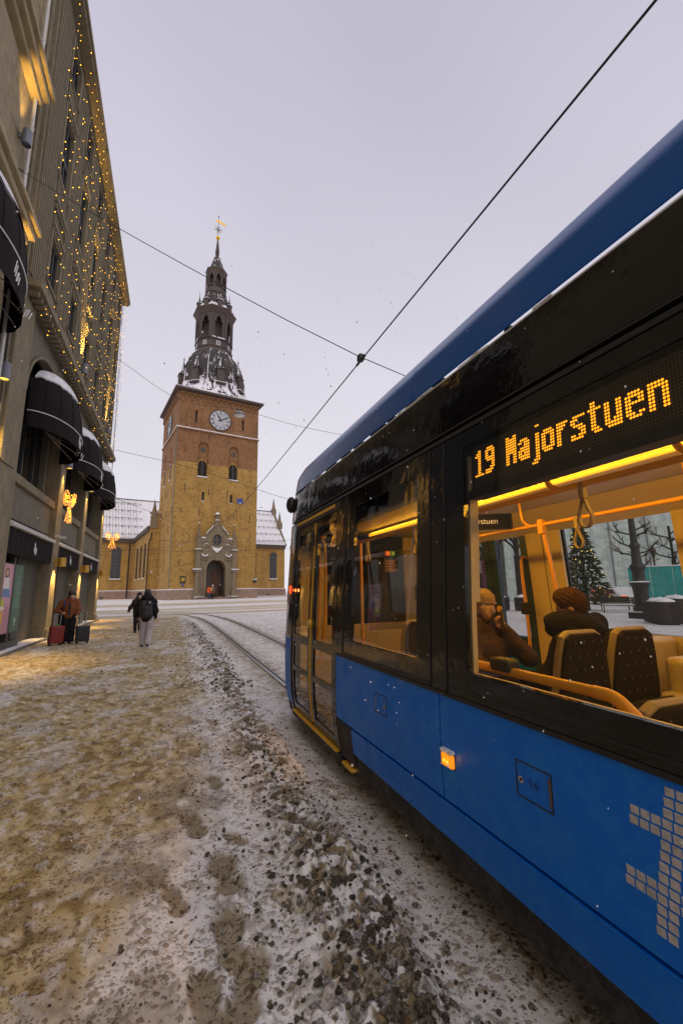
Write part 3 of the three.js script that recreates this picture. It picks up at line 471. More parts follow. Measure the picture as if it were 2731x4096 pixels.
  part('ball', ball(0.36, cx, 62.2, cz, 1, 0.85, 1), CH.gold, church, 'gilded ball on the spire');
  part('vane_rod', rod([cx, 62.3, cz], [cx, 66.6, cz], 0.055, 0.03), CH.iron, church);
  for (let i = 0; i < 3; i++) { const a = i * Math.PI / 3 + 0.25, dx = 0.66 * Math.cos(a), dy = 0.66 * Math.sin(a); const s = part('star_ray', rod([cx - dx, 63.85 - dy, cz], [cx + dx, 63.85 + dy, cz], 0.05), CH.iron, church); part('tip', [ball(0.085, cx - dx, 63.85 - dy, cz), ball(0.085, cx + dx, 63.85 + dy, cz)], CH.gold, s); }
  part('weather_vane', extrude([[-0.55, 0.15], [-0.3, 0.42], [0.25, 0.36], [1.35, 0.02], [1.05, -0.1], [1.4, -0.36], [0.2, 0.0], [-0.35, -0.02]], 0.05).translate(cx + 0.05, 65.3, cz), CH.gold, church, 'gilded swallow-tailed weather vane');
  part('vane_tip', [ball(0.09, cx, 66.5, cz), box(cx - 0.12, cx + 0.12, 66.62, 66.66, cz - 0.02, cz + 0.02)], CH.iron, church);

  // portal
  const P = new THREE.Group(); P.name = 'portal'; P.position.set(5.88, 0, 0); church.add(P);
  const hole = archPts(-1.32, 1.32, 1.0, 4.75).reverse(), oval = [...Array(24)].map((_, i) => [0.62 * Math.cos(-i * Math.PI / 12), 8.76 + 0.86 * Math.sin(-i * Math.PI / 12)]);
  part('portal_front', extrude([[-2.35, 0.7], [2.35, 0.7], [2.35, 8.95], [1.5, 8.95], [1.38, 9.6], [0.95, 10.3], [0.5, 10.75], [0.28, 11.4], [-0.28, 11.4], [-0.5, 10.75], [-0.95, 10.3], [-1.38, 9.6], [-1.5, 8.95], [-2.35, 8.95]], 0.45, 0, [hole, oval]).translate(0, 0, 0.02), CH.portal, P);
  part('archivolt', [extrude([...archPts(-1.62, 1.62, 4.6, 4.75, 16).slice(2), ...archPts(-1.34, 1.34, 4.6, 4.75, 16).slice(2).reverse()], 0.14).translate(0, 0, 0.47), box(-1.62, -1.34, 1.0, 4.75, 0.472, 0.60), box(1.34, 1.62, 1.0, 4.75, 0.472, 0.60), box(-0.2, 0.2, 5.95, 6.55, 0.48, 0.72)], CH.portal, P);
  for (const s of [-1, 1]) {
    const c = part('column', [box(s * 2.55 - 0.42, s * 2.55 + 0.42, 0.7, 1.5, 0.1, 0.82), cyl(0.34, 0.30, 3.0, s * 2.5, 1.5, 0.5, 18), box(s * 2.55 - 0.42, s * 2.55 + 0.42, 4.3, 4.66, 0.1, 0.86)], CH.portal, P);
    part('snow_cap', [box(s * 2.6 - 0.55, s * 2.6 + 0.5, 4.664, 4.8, 0.12, 0.95)], M.snow, c);
    const d = part('upper_pier', [box(s * 2.5 - 0.3, s * 2.5 + 0.3, 4.8, 7.25, 0.12, 0.66), box(s * 2.5 - 0.4, s * 2.5 + 0.4, 7.25, 7.4, 0.12, 0.76), box(s * 2.45 - 0.26, s * 2.45 + 0.26, 7.4, 9.2, 0.12, 0.6)], CH.portal, P);
    part('snow_cap', [box(s * 2.52 - 0.42, s * 2.52 + 0.42, 7.404, 7.5, 0.5, 0.8), box(s * 1.95 - 0.5, s * 1.95 + 0.5, 8.955, 9.14, 0.02, 0.5)], M.snow, d);
    part('pinnacle', [new THREE.ConeGeometry(0.3, 1.6, 4).rotateY(Math.PI / 4).translate(s * 2.45, 10.0, 0.36), ball(0.13, s * 2.45, 10.9, 0.36), box(s * 2.45 - 0.3, s * 2.45 + 0.3, 9.2, 9.3, 0.1, 0.66)], CH.portal, P);
    part('snow_cap', ball(0.13, s * 2.45, 11.03, 0.36, 1, 0.7, 1), M.snow, P);
    const car = part('cartouche', [ball(0.42, s * 1.62, 6.75, 0.42, 0.9, 1.25, 0.5), ball(0.34, s * 1.55, 8.0, 0.42, 1, 1.3, 0.5), tube([[s * 1.15, 6.2, 0.5], [s * 1.75, 6.05, 0.58], [s * 2.1, 6.5, 0.55], [s * 1.9, 7.2, 0.5]], 0.12), tube([[s * 1.1, 7.7, 0.5], [s * 1.5, 8.45, 0.55], [s * 2.0, 8.3, 0.5]], 0.1), tube([[s * 0.45, 10.9, 0.5], [s * 0.75, 10.35, 0.55], [s * 1.2, 10.05, 0.55], [s * 1.5, 9.5, 0.55], [s * 1.55, 9.1, 0.5]], 0.13)], CH.portal, P);
    part('snow_cap', [tube([[s * 1.2, 6.78, 0.62], [s * 1.45, 6.55, 0.7], [s * 1.65, 6.5, 0.72], [s * 1.85, 6.58, 0.7], [s * 2.05, 6.85, 0.6]], 0.09), tube([[s * 0.62, 10.75, 0.62], [s * 0.95, 10.3, 0.66], [s * 1.3, 9.95, 0.66], [s * 1.52, 9.55, 0.64]], 0.055), tube([[s * 1.2, 8.1, 0.62], [s * 1.5, 8.25, 0.66], [s * 1.85, 8.05, 0.6]], 0.045)], M.snow, car);
  }
  const ov = part('oval_window', new THREE.CylinderGeometry(0.62, 0.62, 0.06, 24).rotateX(Math.PI / 2).scale(1, 1.38, 1).translate(0, 8.76, 0.2), CH.leaded, P);
  part('frame', [new THREE.TorusGeometry(0.68, 0.1, 6, 28).scale(1, 1.36, 1).translate(0, 8.76, 0.5)], CH.portal, ov); part('glazing_bar', [box(-0.04, 0.04, 7.9, 9.6, 0.24, 0.3), box(-0.6, 0.6, 8.8, 8.88, 0.24, 0.3)], CH.portal, ov);
  part('snow_cap', [extrude([[-0.75, 7.9], [-0.4, 7.72], [0, 7.66], [0.4, 7.72], [0.75, 7.9], [0.45, 7.35], [0, 7.0], [-0.45, 7.35]], 0.2).translate(0, 0, 0.48)], M.snow, ov);
  part('finial', [box(-0.25, 0.25, 11.4, 11.55, 0.1, 0.5), new THREE.CylinderGeometry(0.34, 0.2, 0.7, 8).translate(0, 11.95, 0.3), new THREE.CylinderGeometry(0.42, 0.42, 0.12, 8).translate(0, 12.32, 0.3)], CH.portal, P);
  part('snow_cap', [new THREE.ConeGeometry(0.42, 0.42, 8).translate(0, 12.6, 0.3), new THREE.CylinderGeometry(0.3, 0.36, 0.1, 8).translate(0, 11.6, 0.3)], M.snow, P);
  // doors, steps
  const dr = part('door', [box(-1.32, 1.32, 1.0, 6.1, -1.6, -1.5), box(-1.36, -1.3, 1.0, 6.1, -1.5, 0.02), box(1.3, 1.36, 1.0, 6.1, -1.5, 0.02)], CH.doorDark, P);
  part('open_leaf', [rbox(-0.05, 1.0, 1.05, 4.6, -1.48, -1.36, 0.02), box(0.1, 0.85, 1.4, 2.6, -1.36, -1.33), box(0.1, 0.85, 2.9, 4.3, -1.36, -1.33)], CH.wood, dr, 'brown oak door leaf'); part('vestibule_floor', box(-1.3, 1.3, 0.9, 1.0, -1.5, 0.4), CH.plinth, dr);
  for (let i = 0; i < 3; i++) part('step', [rbox(-1.75 - i * 0.35, 1.75 + i * 0.35, 0.4, 0.98 - i * 0.11, 0.03, 1.15 + i * 0.4, 0.02)], CH.plinth, P);
  part('snow_cap', [box(-2.9, -1.6, 1.0, 1.1, 0.2, 0.9), box(1.6, 2.9, 1.0, 1.1, 0.2, 0.9)], M.snow, P);
  for (const s of [-1, 1]) part('handrail', [tube([[s * 2.2, 1.9, 0.9], [s * 1.95, 2.15, 1.1], [s * 1.7, 1.8, 1.6]], 0.03), rod([s * 1.75, 0.6, 1.55], [s * 1.75, 1.8, 1.55], 0.025)], CH.iron, P);
  // plaque and round sign, wall lantern
  const pq = part('plaque', rbox(1.28, 2.02, 2.86, 3.82, 0.004, 0.06, 0.01), M.black, church, 'black notice board with three gold lines'); for (let i = 0; i < 3; i++) part('gold_line', box(1.4, 1.9, 3.52 - i * 0.17, 3.60 - i * 0.17, 0.061, 0.07), CH.gold, pq); part('text_line', [...Array(4)].map((_, i) => box(1.42, 1.42 + rr(0.3, 0.46), 3.12 - i * 0.06, 3.14 - i * 0.06, 0.061, 0.067)), CH.portal, pq);
  part('round_sign', new THREE.CylinderGeometry(0.17, 0.17, 0.05, 20).rotateX(Math.PI / 2).translate(1.65, 2.6, 0.04), mat('blue_enamel', [0.04, 0.07, 0.22], 0.4), church);
  const lt = part('wall_lantern', [tube([[W - 0.3, 3.1, 0.05], [W - 0.3, 3.6, 0.35], [W - 0.3, 3.45, 0.55]], 0.035), box(W - 0.48, W - 0.12, 2.85, 3.3, 0.35, 0.75)], CH.iron, church); part('snow_cap', box(W - 0.52, W - 0.08, 3.3, 3.42, 0.3, 0.8), M.snow, lt);
  part('downpipe', [rod([-0.1, 2.2, 0.05], [-0.1, 24.4, 0.05], 0.05, 0.05)], mat('verdigris_pipe', [0.12, 0.16, 0.13], 0.7), church);

  // nave and transept
  const nv = new THREE.Group(); nv.name = 'nave'; church.add(nv);
  const NX0 = -1.45, NX1 = 13.2, EV = 11.3, NZ = -9.4, TZ = -28;
  part('wall', [box(NX0, NX1, 0.2, EV, -31, NZ), extrude([[NX0, EV], [NX1, EV], [NX1 - 0.4, 13.6], [5.87, 19.8], [NX0 + 0.4, 13.6]], 0.5).translate(0, 0, NZ - 0.5)], CH.yellow, nv);
  part('gable_coping', [box(NX0 - 0.1, 0.05, 13.55, 13.8, NZ - 0.6, NZ + 0.08)], CH.plinth, nv);
  const np = part('pinnacle', [box(NX0 + 0.05, NX0 + 0.95, 11.3, 13.3, NZ - 0.7, NZ + 0.1), new THREE.ConeGeometry(0.55, 2.6, 4).rotateY(Math.PI / 4).translate(NX0 + 0.5, 14.6, NZ - 0.3)], CH.portal, nv); part('snow_cap', box(NX0 + 0.95, 0, 13.8, 13.9, NZ - 0.5, NZ + 0.05), M.snow, np);
  const roofG = (y0, y1, half, len) => extrude([[-half, y0], [half, y0], [0, y1]], len);
  const nr = part('roof', [roofG(EV + 0.35, 19.6, (NX1 - NX0) / 2 + 0.25, 24).translate(5.87, 0, -34)], M.snow, nv);
  part('eaves_board', [box(NX0 - 0.32, NX0 - 0.003, EV - 0.35, EV + 0.33, TZ, NZ - 0.1), box(NX1 + 0.003, NX1 + 0.32, EV - 0.35, EV + 0.33, TZ, NZ - 0.1)], CH.cornice, nr);
  const npl = part('plinth', [box(NX0 - 0.22, NX0 - 0.003, 0, 2.05, TZ, NZ + 0.2), box(NX0 - 0.22, -0.23, 0, 2.05, NZ, NZ + 0.2)], CH.plinth, nv); part('snow_cap', [box(NX0 - 0.24, NX0 - 0.003, 2.053, 2.17, TZ, NZ + 0.2), box(NX0 - 0.24, -0.25, 2.053, 2.17, NZ + 0.003, NZ + 0.22)], M.snow, npl);
  for (const z of [-13, -17.5, -22]) { const w = part('tall_window', extrude(archPts(-0.75, 0.75, 4.0, 8.6), 0.08).rotateY(-Math.PI / 2).translate(NX0 - 0.03, 0, z), CH.leaded, nv); part('snow_cap', box(NX0 - 0.2, NX0 - 0.01, 3.86, 4.0, z - 0.8, z + 0.8), M.snow, w); }
  part('downpipe', [rod([NX0 - 0.12, 0.4, NZ + 0.3], [NX0 - 0.12, 9.2, NZ + 0.3], 0.08), tube([[NX0 - 0.12, 9.2, NZ + 0.3], [NX0 + 0.2, 9.9, NZ + 0.15], [NX0 + 0.2, 10.6, NZ + 0.1]], 0.08)], M.black, nv);
  const tv = new THREE.Group(); tv.name = 'transept'; church.add(tv);
  const TX0 = -15, TX1 = 29, TB = -42;
  part('wall', [box(TX0, TX1, 0.2, EV, TB, TZ), extrude([[-7, EV], [7, EV], [0, 20.2]], 0.5).rotateY(Math.PI / 2).translate(TX1 - 0.5, 0, -35)], CH.yellow, tv);
  const tr = part('roof', [roofG(EV + 0.35, 20.3, 7.5, 44).rotateY(Math.PI / 2).translate(TX0, 0, -35)], M.snow, tv);
  part('eaves_board', [box(TX0, TX1 + 0.1, EV - 0.4, EV + 0.33, TZ + 0.003, TZ + 0.4)], CH.cornice, tr); part('gutter_snow', [box(TX0, TX1 + 0.1, EV + 0.332, EV + 1.0, TZ + 0.1, TZ + 0.38)], M.snow, tr);
  const dir = [(20.3 - EV - 0.35), -7.5], onR = (t, x, o = 0.06) => [x, EV + 0.35 + t * dir[0] + o, TZ + 0.5 + t * dir[1] + o];
  for (let i = 0; i < 5; i++) { const t = 0.08 + i * 0.2; part('snow_guard', [...[[TX0, -0.2], [13.4, TX1 - 0.3]].map(([a, b]) => rod(onR(t, a, 0.2), onR(t, b, 0.2), 0.04, 0.04, 5)), ...[...Array(40)].map((_, k) => { const x = TX0 + 0.5 + k * 1.1; return x > 0 && x < 13 ? null : rod(onR(t - 0.012, x, 0.0), onR(t, x, 0.32), 0.05, 0.05, 4); })], CH.lead, tr); }
  part('standing_seams', [...Array(26)].map((_, k) => rod(onR(0, TX0 + 1 + k * 0.52), onR(1, TX0 + 1 + k * 0.52), 0.02, 0.02, 4)), CH.lead, tr);
  part('ridge', [rod([TX0, 20.45, -35], [TX1, 20.45, -35], 0.12, 0.12, 6)], CH.lead, tr);
  part('gable_coping', [rod([TX1 + 0.1, EV + 0.3, TZ + 0.4], [TX1 + 0.1, 20.6, -35], 0.28, 0.28, 4)], CH.portal, tr);
  for (const [z, y] of [[-34.8, 20.4], [-31.2, 16.6]]) part('pinnacle', [box(TX1 - 0.4, TX1 + 0.6, y - 0.8, y + 0.6, z - 0.5, z + 0.5), new THREE.ConeGeometry(0.5, 2.9, 4).rotateY(Math.PI / 4).translate(TX1 + 0.1, y + 2.0, z)], CH.portal, tv);
  for (const [a, b] of [[TX0, NX0 - 0.23], [W + 0.3, TX1 + 0.2]]) { const q = part('plinth', [box(a, b, 0, 2.1, TZ + 0.003, TZ + 0.22)], CH.plinth, tv); part('snow_cap', [box(a, b, 2.103, 2.25, TZ + 0.004, TZ + 0.26)], M.snow, q); }
  for (const x of [-12, -4.3, 17.0, 21.6, 26.3]) { const w = part('arched_window', extrude(archPts(x - 0.78, x + 0.78, 4.35, 9.2), 0.06).translate(0, 0, TZ), CH.leaded, tv); part('glazing_bars', [box(x - 0.03, x + 0.03, 4.4, 9.9, TZ + 0.062, TZ + 0.09), ...[...Array(7)].map((_, i) => box(x - 0.75, x + 0.75, 4.95 + i * 0.65, 4.99 + i * 0.65, TZ + 0.062, TZ + 0.085))], CH.lead, w); part('surround', extrude([...archPts(x - 0.98, x + 0.98, 9.0, 9.2, 12).slice(2), ...archPts(x - 0.78, x + 0.78, 9.0, 9.2, 12).slice(2).reverse()], 0.12).translate(0, 0, TZ), CH.red, w); part('snow_cap', box(x - 0.95, x + 0.95, 4.15, 4.34, TZ + 0.01, TZ + 0.3), M.snow, w); }
  part('downpipe', [rod([-2.25, 0.3, TZ + 0.3], [-2.25, EV - 0.3, TZ + 0.3], 0.11)], M.black, tv);
  for (const x of [-6.2, 15.5, 22.3, 25.2]) part('cellar_vent', box(x - 0.3, x + 0.3, 0.75, 1.15, TZ + 0.221, TZ + 0.24), CH.dark, tv);
}
// ---------------------------------------------------------------- buildings along the left
const ST = {
  stone: mat('brown_grey_stone', [0.28, 0.23, 0.145], 0.9, { map: rep(stoneT, 0.35), bumpMap: rep(fineBump, 0.8), bumpScale: 0.012 }),
  dull: mat('dark_grey_cladding', [0.12, 0.11, 0.085], 0.8, { map: rep(stoneT, 0.6) }),
  panel: mat('grey_render', [0.215, 0.19, 0.135], 0.9, { map: rep(stoneT, 0.5), bumpMap: rep(fineBump, 1.2), bumpScale: 0.006 }),
  sand: mat('pale_sandstone', [0.43, 0.335, 0.19], 0.88, { map: rep(stoneT, 0.4), bumpMap: rep(fineBump, 0.9), bumpScale: 0.008 }),
  sand2: mat('pale_sandstone', [0.36, 0.285, 0.17], 0.88, { map: rep(stoneT, 0.33), bumpMap: rep(fineBump, 0.9), bumpScale: 0.008 }),
  flute: mat('fluted_stone', [0.265, 0.22, 0.14], 0.92, { map: rep(stoneT, 0.6) }),
  canvas: mat('black_awning_canvas', [0.014, 0.010, 0.010], 0.9, { specularIntensity: 0.35, bumpMap: rep(fineBump, 4), bumpScale: 0.002 }),
  glass: mat('shop_glass', [0.012, 0.014, 0.015], 0.05, { specularIntensity: 1 }),
  frame: mat('window_frame', [0.05, 0.05, 0.048], 0.5),
  curtain: mat('pale_blind', [0.32, 0.33, 0.31], 0.8),
  grey: mat('grey_lamp_metal', [0.20, 0.21, 0.24], 0.5, { metalness: 0.3 }),
  gold: mat('gold_lamp_metal', [0.50, 0.29, 0.05], 0.4, { metalness: 0.4 }),
  whiteM: mat('white_cassette', [0.50, 0.49, 0.46], 0.6),
  logo: mat('white_print', [0.72, 0.72, 0.72], 0.6),
  glow: emis('lamp_glow', [1, 0.55, 0.05], 2.2),
  bulb: emis('fairy_bulb', [1, 0.46, 0.02], 4, [0.8, 0.5, 0.1]),
};
const WARM = [1, 0.60, 0.14];
const PIL = [[-14.85, -13.5], [-20.75, -19.9], [-26.05, -25.25], [-32.0, -31.2]], XF = -4.4;
const store = thing('department_store', 'brown stone department store with fluted upper storeys and black dome awnings', 'building');
{
  const wall = (pts, holes, th, x) => extrude(pts, th, 0, holes).rotateY(Math.PI / 2).translate(x, 0, 0); // shape x runs along -z
  part('core', [box(-14, -5.35, 0, 22.6, -32.0, -13.4), box(-5.35, -4.75, 10.6, 10.75, -31.9, -13.6)], ST.panel, store);
  // upper wall with openings
  const cols = [15.3, 18.25, 21.3, 24.25, 27.3, 30.0], fl = [[12.13, 13.75], [16.3, 19.0], [20.6, 22.2]], ww = 1.2, holes = [];
  for (const c of cols) for (const [a, b] of fl) holes.push([[c, a], [c, b], [c + ww, b], [c + ww, a]]);
  part('upper_wall', wall([[13.6, 10.75], [32.0, 10.75], [32.0, 22.75], [13.6, 22.75]], holes, 0.35, -4.75), ST.stone, store);
  part('end_wall', [box(-9, -4.42, 10.75, 22.7, -32.25, -32.003)], ST.stone, store);
  const sill = merge([box(-0.02, 0.16, -0.1, 0, -0.1, ww + 0.1)]), fr = merge([box(0, 0.06, 0, 1.6, 0, 0.07), box(0, 0.06, 0, 1.6, ww - 0.07, ww), box(0, 0.06, 0, 0.07, 0.07, ww - 0.07), box(0, 0.06, 1.5, 1.57, 0.07, ww - 0.07), box(0, 0.06, 0.07, 1.5, ww * 0.36, ww * 0.36 + 0.05), box(0, 0.06, 0.07, 1.5, ww * 0.68, ww * 0.68 + 0.05)]), pane = merge([box(-0.02, 0, 0, 1.6, 0, ww)]), tr_ = merge([box(0, 0.07, 0.6, 0.68, 0.07, ww - 0.07)]), bl = merge([box(-0.05, -0.03, 0.05, 1.55, ww * 0.7, ww - 0.05)]);
  for (const c of cols) fl.forEach(([a, b], k) => {
    const w = new THREE.Group(); w.name = 'window'; w.position.set(-4.50, a, -c - ww); w.scale.y = (b - a) / 1.57; store.add(w);
    raw('frame', fr, ST.frame, w); raw('pane', pane, ST.glass, w); raw('sill', sill, ST.stone, w); if (hash(c * 10, k) > 0.4) raw('blind', bl, ST.curtain, w);
    part('surround', [box(0.0, 0.19, -0.06, 1.66, -0.16, -0.003), box(0.0, 0.19, -0.06, 1.66, ww + 0.003, ww + 0.16), box(0.0, 0.17, 1.573, 1.66, -0.003, ww + 0.003)], ST.stone, w); if (k === 1) raw('transom', tr_, ST.frame, w);
  });
  // fluting between the windows, one part to each pier
  for (let i = 0; i <= cols.length; i++) {
    const z0 = i ? cols[i - 1] + ww + 0.14 : 13.7, z1 = i < cols.length ? cols[i] - 0.14 : 31.9, g = [];
    for (let z = z0 + 0.06; z < z1 - 0.03; z += 0.155) g.push(box(-4.397, -4.335, 11.15, 22.5, -z - 0.075, -z));
    if (g.length) part('fluting', g, ST.flute, store).userData.kind = 'stuff';
  }
  for (const [ci, c] of cols.entries()) { const g = []; for (const [a, b] of [[14.1, 16.1], [19.25, 20.35]]) for (let z = c + 0.04; z < c + ww; z += 0.155) g.push(box(-4.397, -4.35, a, b, -z - 0.07, -z)); part('spandrel_fluting', g, ST.flute, store).userData.kind = 'stuff'; }
  // ledges with a notched underside
  for (const [y, d] of [[10.62, 0.34]]) {
    const l = part('ledge', box(-4.6, -4.33 + d, y, y + 0.24, -32.1, -13.62), ST.stone, store), n = [];
    for (let z = 13.8; z < 32; z += 0.32) n.push(box(-4.34, -4.34 + d * 0.75, y - 0.16, y - 0.002, -z - 0.16, -z)); part('dentils', n, ST.stone, l).userData.kind = 'stuff';
  }
  for (const c of cols) for (const y of [14.05, 15.0, 19.3]) { const l = part('slat_ledge', box(-4.4, -4.26, y, y + 0.16, -c - ww - 0.12, -c + 0.12), ST.stone, store), n = []; for (let z = c - 0.08; z < c + ww + 0.05; z += 0.2) n.push(box(-4.398, -4.29, y - 0.22, y - 0.002, -z - 0.1, -z)); part('dentils', n, ST.stone, l).userData.kind = 'stuff'; }
  const ec = part('eaves', [box(-9, -3.98, 22.76, 22.95, -32.5, -13.6), box(-9, -3.9, 22.952, 23.15, -32.6, -13.6)], ST.flute, store); part('snow_edge', box(-9, -3.92, 23.152, 23.24, -32.55, -13.6), M.snow, ec);
  part('roof_rail', [...[-17.5, -19, -20.5, -22, -24, -26, -28, -30].map((z) => rod([-4.1, 23.1, z], [-4.1, 23.75, z], 0.025)), rod([-4.1, 23.75, -17.5], [-4.1, 23.75, -30], 0.025)], M.wire, store);
  // pilasters
  for (const [a, b] of PIL) part('pilaster', [rbox(-4.9, XF, 0.0, 10.6, a, b, 0.03), rbox(-4.9, XF + 0.06, 0.0, 0.42, a - 0.05, b + 0.05, 0.03)], ST.stone, store);
  part('pilaster_return', [box(-9, -4.9, 0, 10.6, -32.0, -31.6)], ST.stone, store);
  // bays between pilasters
  const bays = [[-19.9, -14.85], [-25.25, -20.75], [-31.2, -26.05]];
  bays.forEach(([a, b], k) => {
    const c = (a + b) / 2, hw = (b - a) / 2, B = new THREE.Group(); B.name = 'bay'; store.add(B);
    const arch = [[-a, 10.6], [-a, 7.9]]; for (let i = 0; i <= 14; i++) { const t = i / 14 * Math.PI; arch.push([-c + (hw - 0.12) * Math.cos(t), 7.9 + 1.95 * Math.sin(t)]); } arch.push([-b, 7.9], [-b, 10.6]);
    part('arch_spandrel', wall(arch.reverse(), [], 0.25, -4.78), ST.panel, B);
    part('arch_moulding', tube([...Array(15)].map((_, i) => { const t = i / 14 * Math.PI; return [-4.5, 7.95 + 1.95 * Math.sin(t), c - (hw - 0.16) * Math.cos(t)]; }), 0.06, 6), ST.stone, B);
    part('spandrel_panel', [box(-4.9, -4.62, 4.02, 5.06, a, b)], ST.panel, B);
    part('sill', [rbox(-4.95, -4.5, 5.07, 5.35, a, b, 0.02)], ST.stone, B);
    part('upper_pane', [box(-5.12, -5.1, 5.35, 9.9, a, b)], ST.glass, B);
    part('upper_frame', [box(-5.1, -5.02, 5.35, 9.4, c - 0.04, c + 0.04), box(-5.1, -5.02, 5.35, 9, c - hw * 0.5 - 0.03, c - hw * 0.5 + 0.03), box(-5.1, -5.02, 5.35, 9, c + hw * 0.5 - 0.03, c + hw * 0.5 + 0.03), box(-5.1, -5.0, 5.35, 5.45, a, b)], ST.frame, B);
    part('reveal', [box(-5.1, -4.9, 5.35, 9.9, a + 0.003, a + 0.25)], ST.panel, B); part('reveal', [box(-5.1, -4.9, 5.35, 9.9, b - 0.25, b - 0.003)], ST.panel, B);
    // ground floor
    part('shop_front', [box(-5.2, -5.16, 0.0, 4.0, a, b)], ST.glass, B);
    part('side_panel', [box(-5.15, -4.85, 0.02, 3.6, a + 0.003, a + hw * 0.95)], ST.dull, B, 'tall grey wall panel beside the shop front');
    part('threshold', [box(-5.15, -4.6, 0.0, 0.3, a + hw * 0.96, b - 0.003)], ST.frame, B);
    // folded awning: cassette and hanging valance
    const aw = part('awning_cassette', [rbox(-4.9, -4.32, 3.68, 3.80, a + 0.06, b - 0.03, 0.03), box(-4.85, -4.6, 3.8, 3.95, a + 0.05, b - 0.05)], ST.whiteM, B);
    const n = 30, vp = []; for (let i = 0; i <= n; i++) { const z = mix(a + 0.1, b - 0.08, i / n), x = -4.42 + 0.012 * Math.sin(i * 2.3); vp.push([-z, x]); }
    const vg = extrude([...vp.map(([z, x]) => [z, x]), ...vp.map(([z, x]) => [z, x - 0.02]).reverse()], 0.78).rotateX(-Math.PI / 2); // plan (s, x) -> up
    const pos = vg.attributes.position; for (let i = 0; i < pos.count; i++) { const s = pos.getX(i), y = pos.getY(i), x = -pos.getZ(i); pos.setXYZ(i, x, 2.93 + y - 0.05 * Math.abs(Math.sin(s * 5.2)) * (y < 0.1 ? 1 : 0), -s); } vg.computeVertexNormals();
    const vl = part('valance', vg, ST.canvas, aw);
    part('logo', strokes(0.30).rotateY(Math.PI / 2).translate(-4.395, 3.18, c - 0.1), ST.logo, vl);
  });
  // first bay: posters
  const mkPoster = (draw, w, h) => { const c = document.createElement('canvas'); c.width = w; c.height = h; draw(c.getContext('2d'), w, h); const t = new THREE.CanvasTexture(c); t.colorSpace = THREE.SRGBColorSpace; return t; };
  const pink = mkPoster((q, w, h) => {
    q.fillStyle = '#c98fa0'; q.fillRect(0, 0, w, h); q.fillStyle = '#b97f93'; q.fillRect(0, h * 0.62, w, h * 0.38);
    q.fillStyle = '#3a2418'; q.beginPath(); q.ellipse(w * 0.56, h * 0.13, w * 0.15, h * 0.075, 0, 0, 7); q.fill(); q.fillRect(w * 0.42, h * 0.12, w * 0.12, h * 0.13);
    q.fillStyle = '#d9a582'; q.beginPath(); q.ellipse(w * 0.57, h * 0.13, w * 0.09, h * 0.045, 0, 0, 7); q.fill();
    q.fillStyle = '#d8d4d2'; q.beginPath(); q.moveTo(w * 0.38, h * 0.2); q.lineTo(w * 0.76, h * 0.2); q.lineTo(w * 0.82, h * 0.36); q.lineTo(w * 0.36, h * 0.36); q.fill();
    q.fillStyle = '#4f78a8'; q.beginPath(); q.moveTo(w * 0.36, h * 0.36); q.lineTo(w * 0.84, h * 0.36); q.lineTo(w * 0.95, h * 0.5); q.lineTo(w * 0.5, h * 0.47); q.lineTo(w * 0.3, h * 0.5); q.fill();
    q.fillStyle = '#b8c22e'; q.beginPath(); q.ellipse(w * 0.3, h * 0.57, w * 0.24, h * 0.075, 0, 0, 7); q.fill(); q.fillStyle = '#e8e2da'; q.beginPath(); q.ellipse(w * 0.3, h * 0.64, w * 0.3, h * 0.03, 0, 0, 7); q.fill();
    q.fillStyle = '#c8452e'; q.fillRect(w * 0.18, h * 0.7, w * 0.05, h * 0.26); q.fillStyle = '#d8b23a'; q.fillRect(w * 0.4, h * 0.67, w * 0.14, h * 0.2);
  }, 256, 720);
  const green = mkPoster((q, w, h) => {
    q.fillStyle = '#0c5a3c'; q.fillRect(0, 0, w, h); q.fillStyle = '#9fc0b0';
    [0.42, 0.12, 0.2, 0.5, 0.34, 0.4, 0.3, 0.5, 0.22, 0.46, 0.3, 0.5, 0.44, 0.42].forEach((k, i) => { for (let x = 0.5 - k / 2; x < 0.5 + k / 2; x += 0.07) q.fillRect(w * x, h * (0.16 + i * 0.036), w * 0.05, h * 0.008); });
    q.fillStyle = '#e6eee9'; for (const [x, y0, y1] of [[0.42, 0.80, 0.87], [0.48, 0.79, 0.86], [0.54, 0.81, 0.87], [0.6, 0.80, 0.86]]) q.fillRect(w * x, h * y0, w * 0.03, h * (y1 - y0)); q.fillRect(w * 0.38, h * 0.89, w * 0.3, h * 0.008);
  }, 256, 720);
  const face = (t, nm) => { const m = mat(nm, [1, 1, 1], 0.35); m.map = t; return m; };
  for (const [z0, z1, t, nm, lab, nb] of [[-16.3, -15.1, pink, 'poster', 'pink poster with a standing figure and a plate of fruit', 'printed_pink_poster'], [-17.27, -16.45, green, 'poster', 'dark green poster with lines of pale print', 'printed_green_poster']]) {
    const po = thing(nm, lab, 'poster', [-4.60, 0.55, (z0 + z1) / 2]);
    part('board', rbox(-0.06, 0, 0, 2.12, (z0 - z1) / 2, (z1 - z0) / 2, 0.01), ST.frame, po);
    const f = shade(new THREE.Mesh(new THREE.PlaneGeometry(z1 - z0 - 0.04, 2.06).rotateY(Math.PI / 2).translate(0.004, 1.06, 0), face(t, nb))); f.name = 'print'; po.add(f);
  }
  part('window_bar', [box(-4.72, -4.6, 0.3, 2.9, -16.44, -16.31)], ST.frame, store);
}
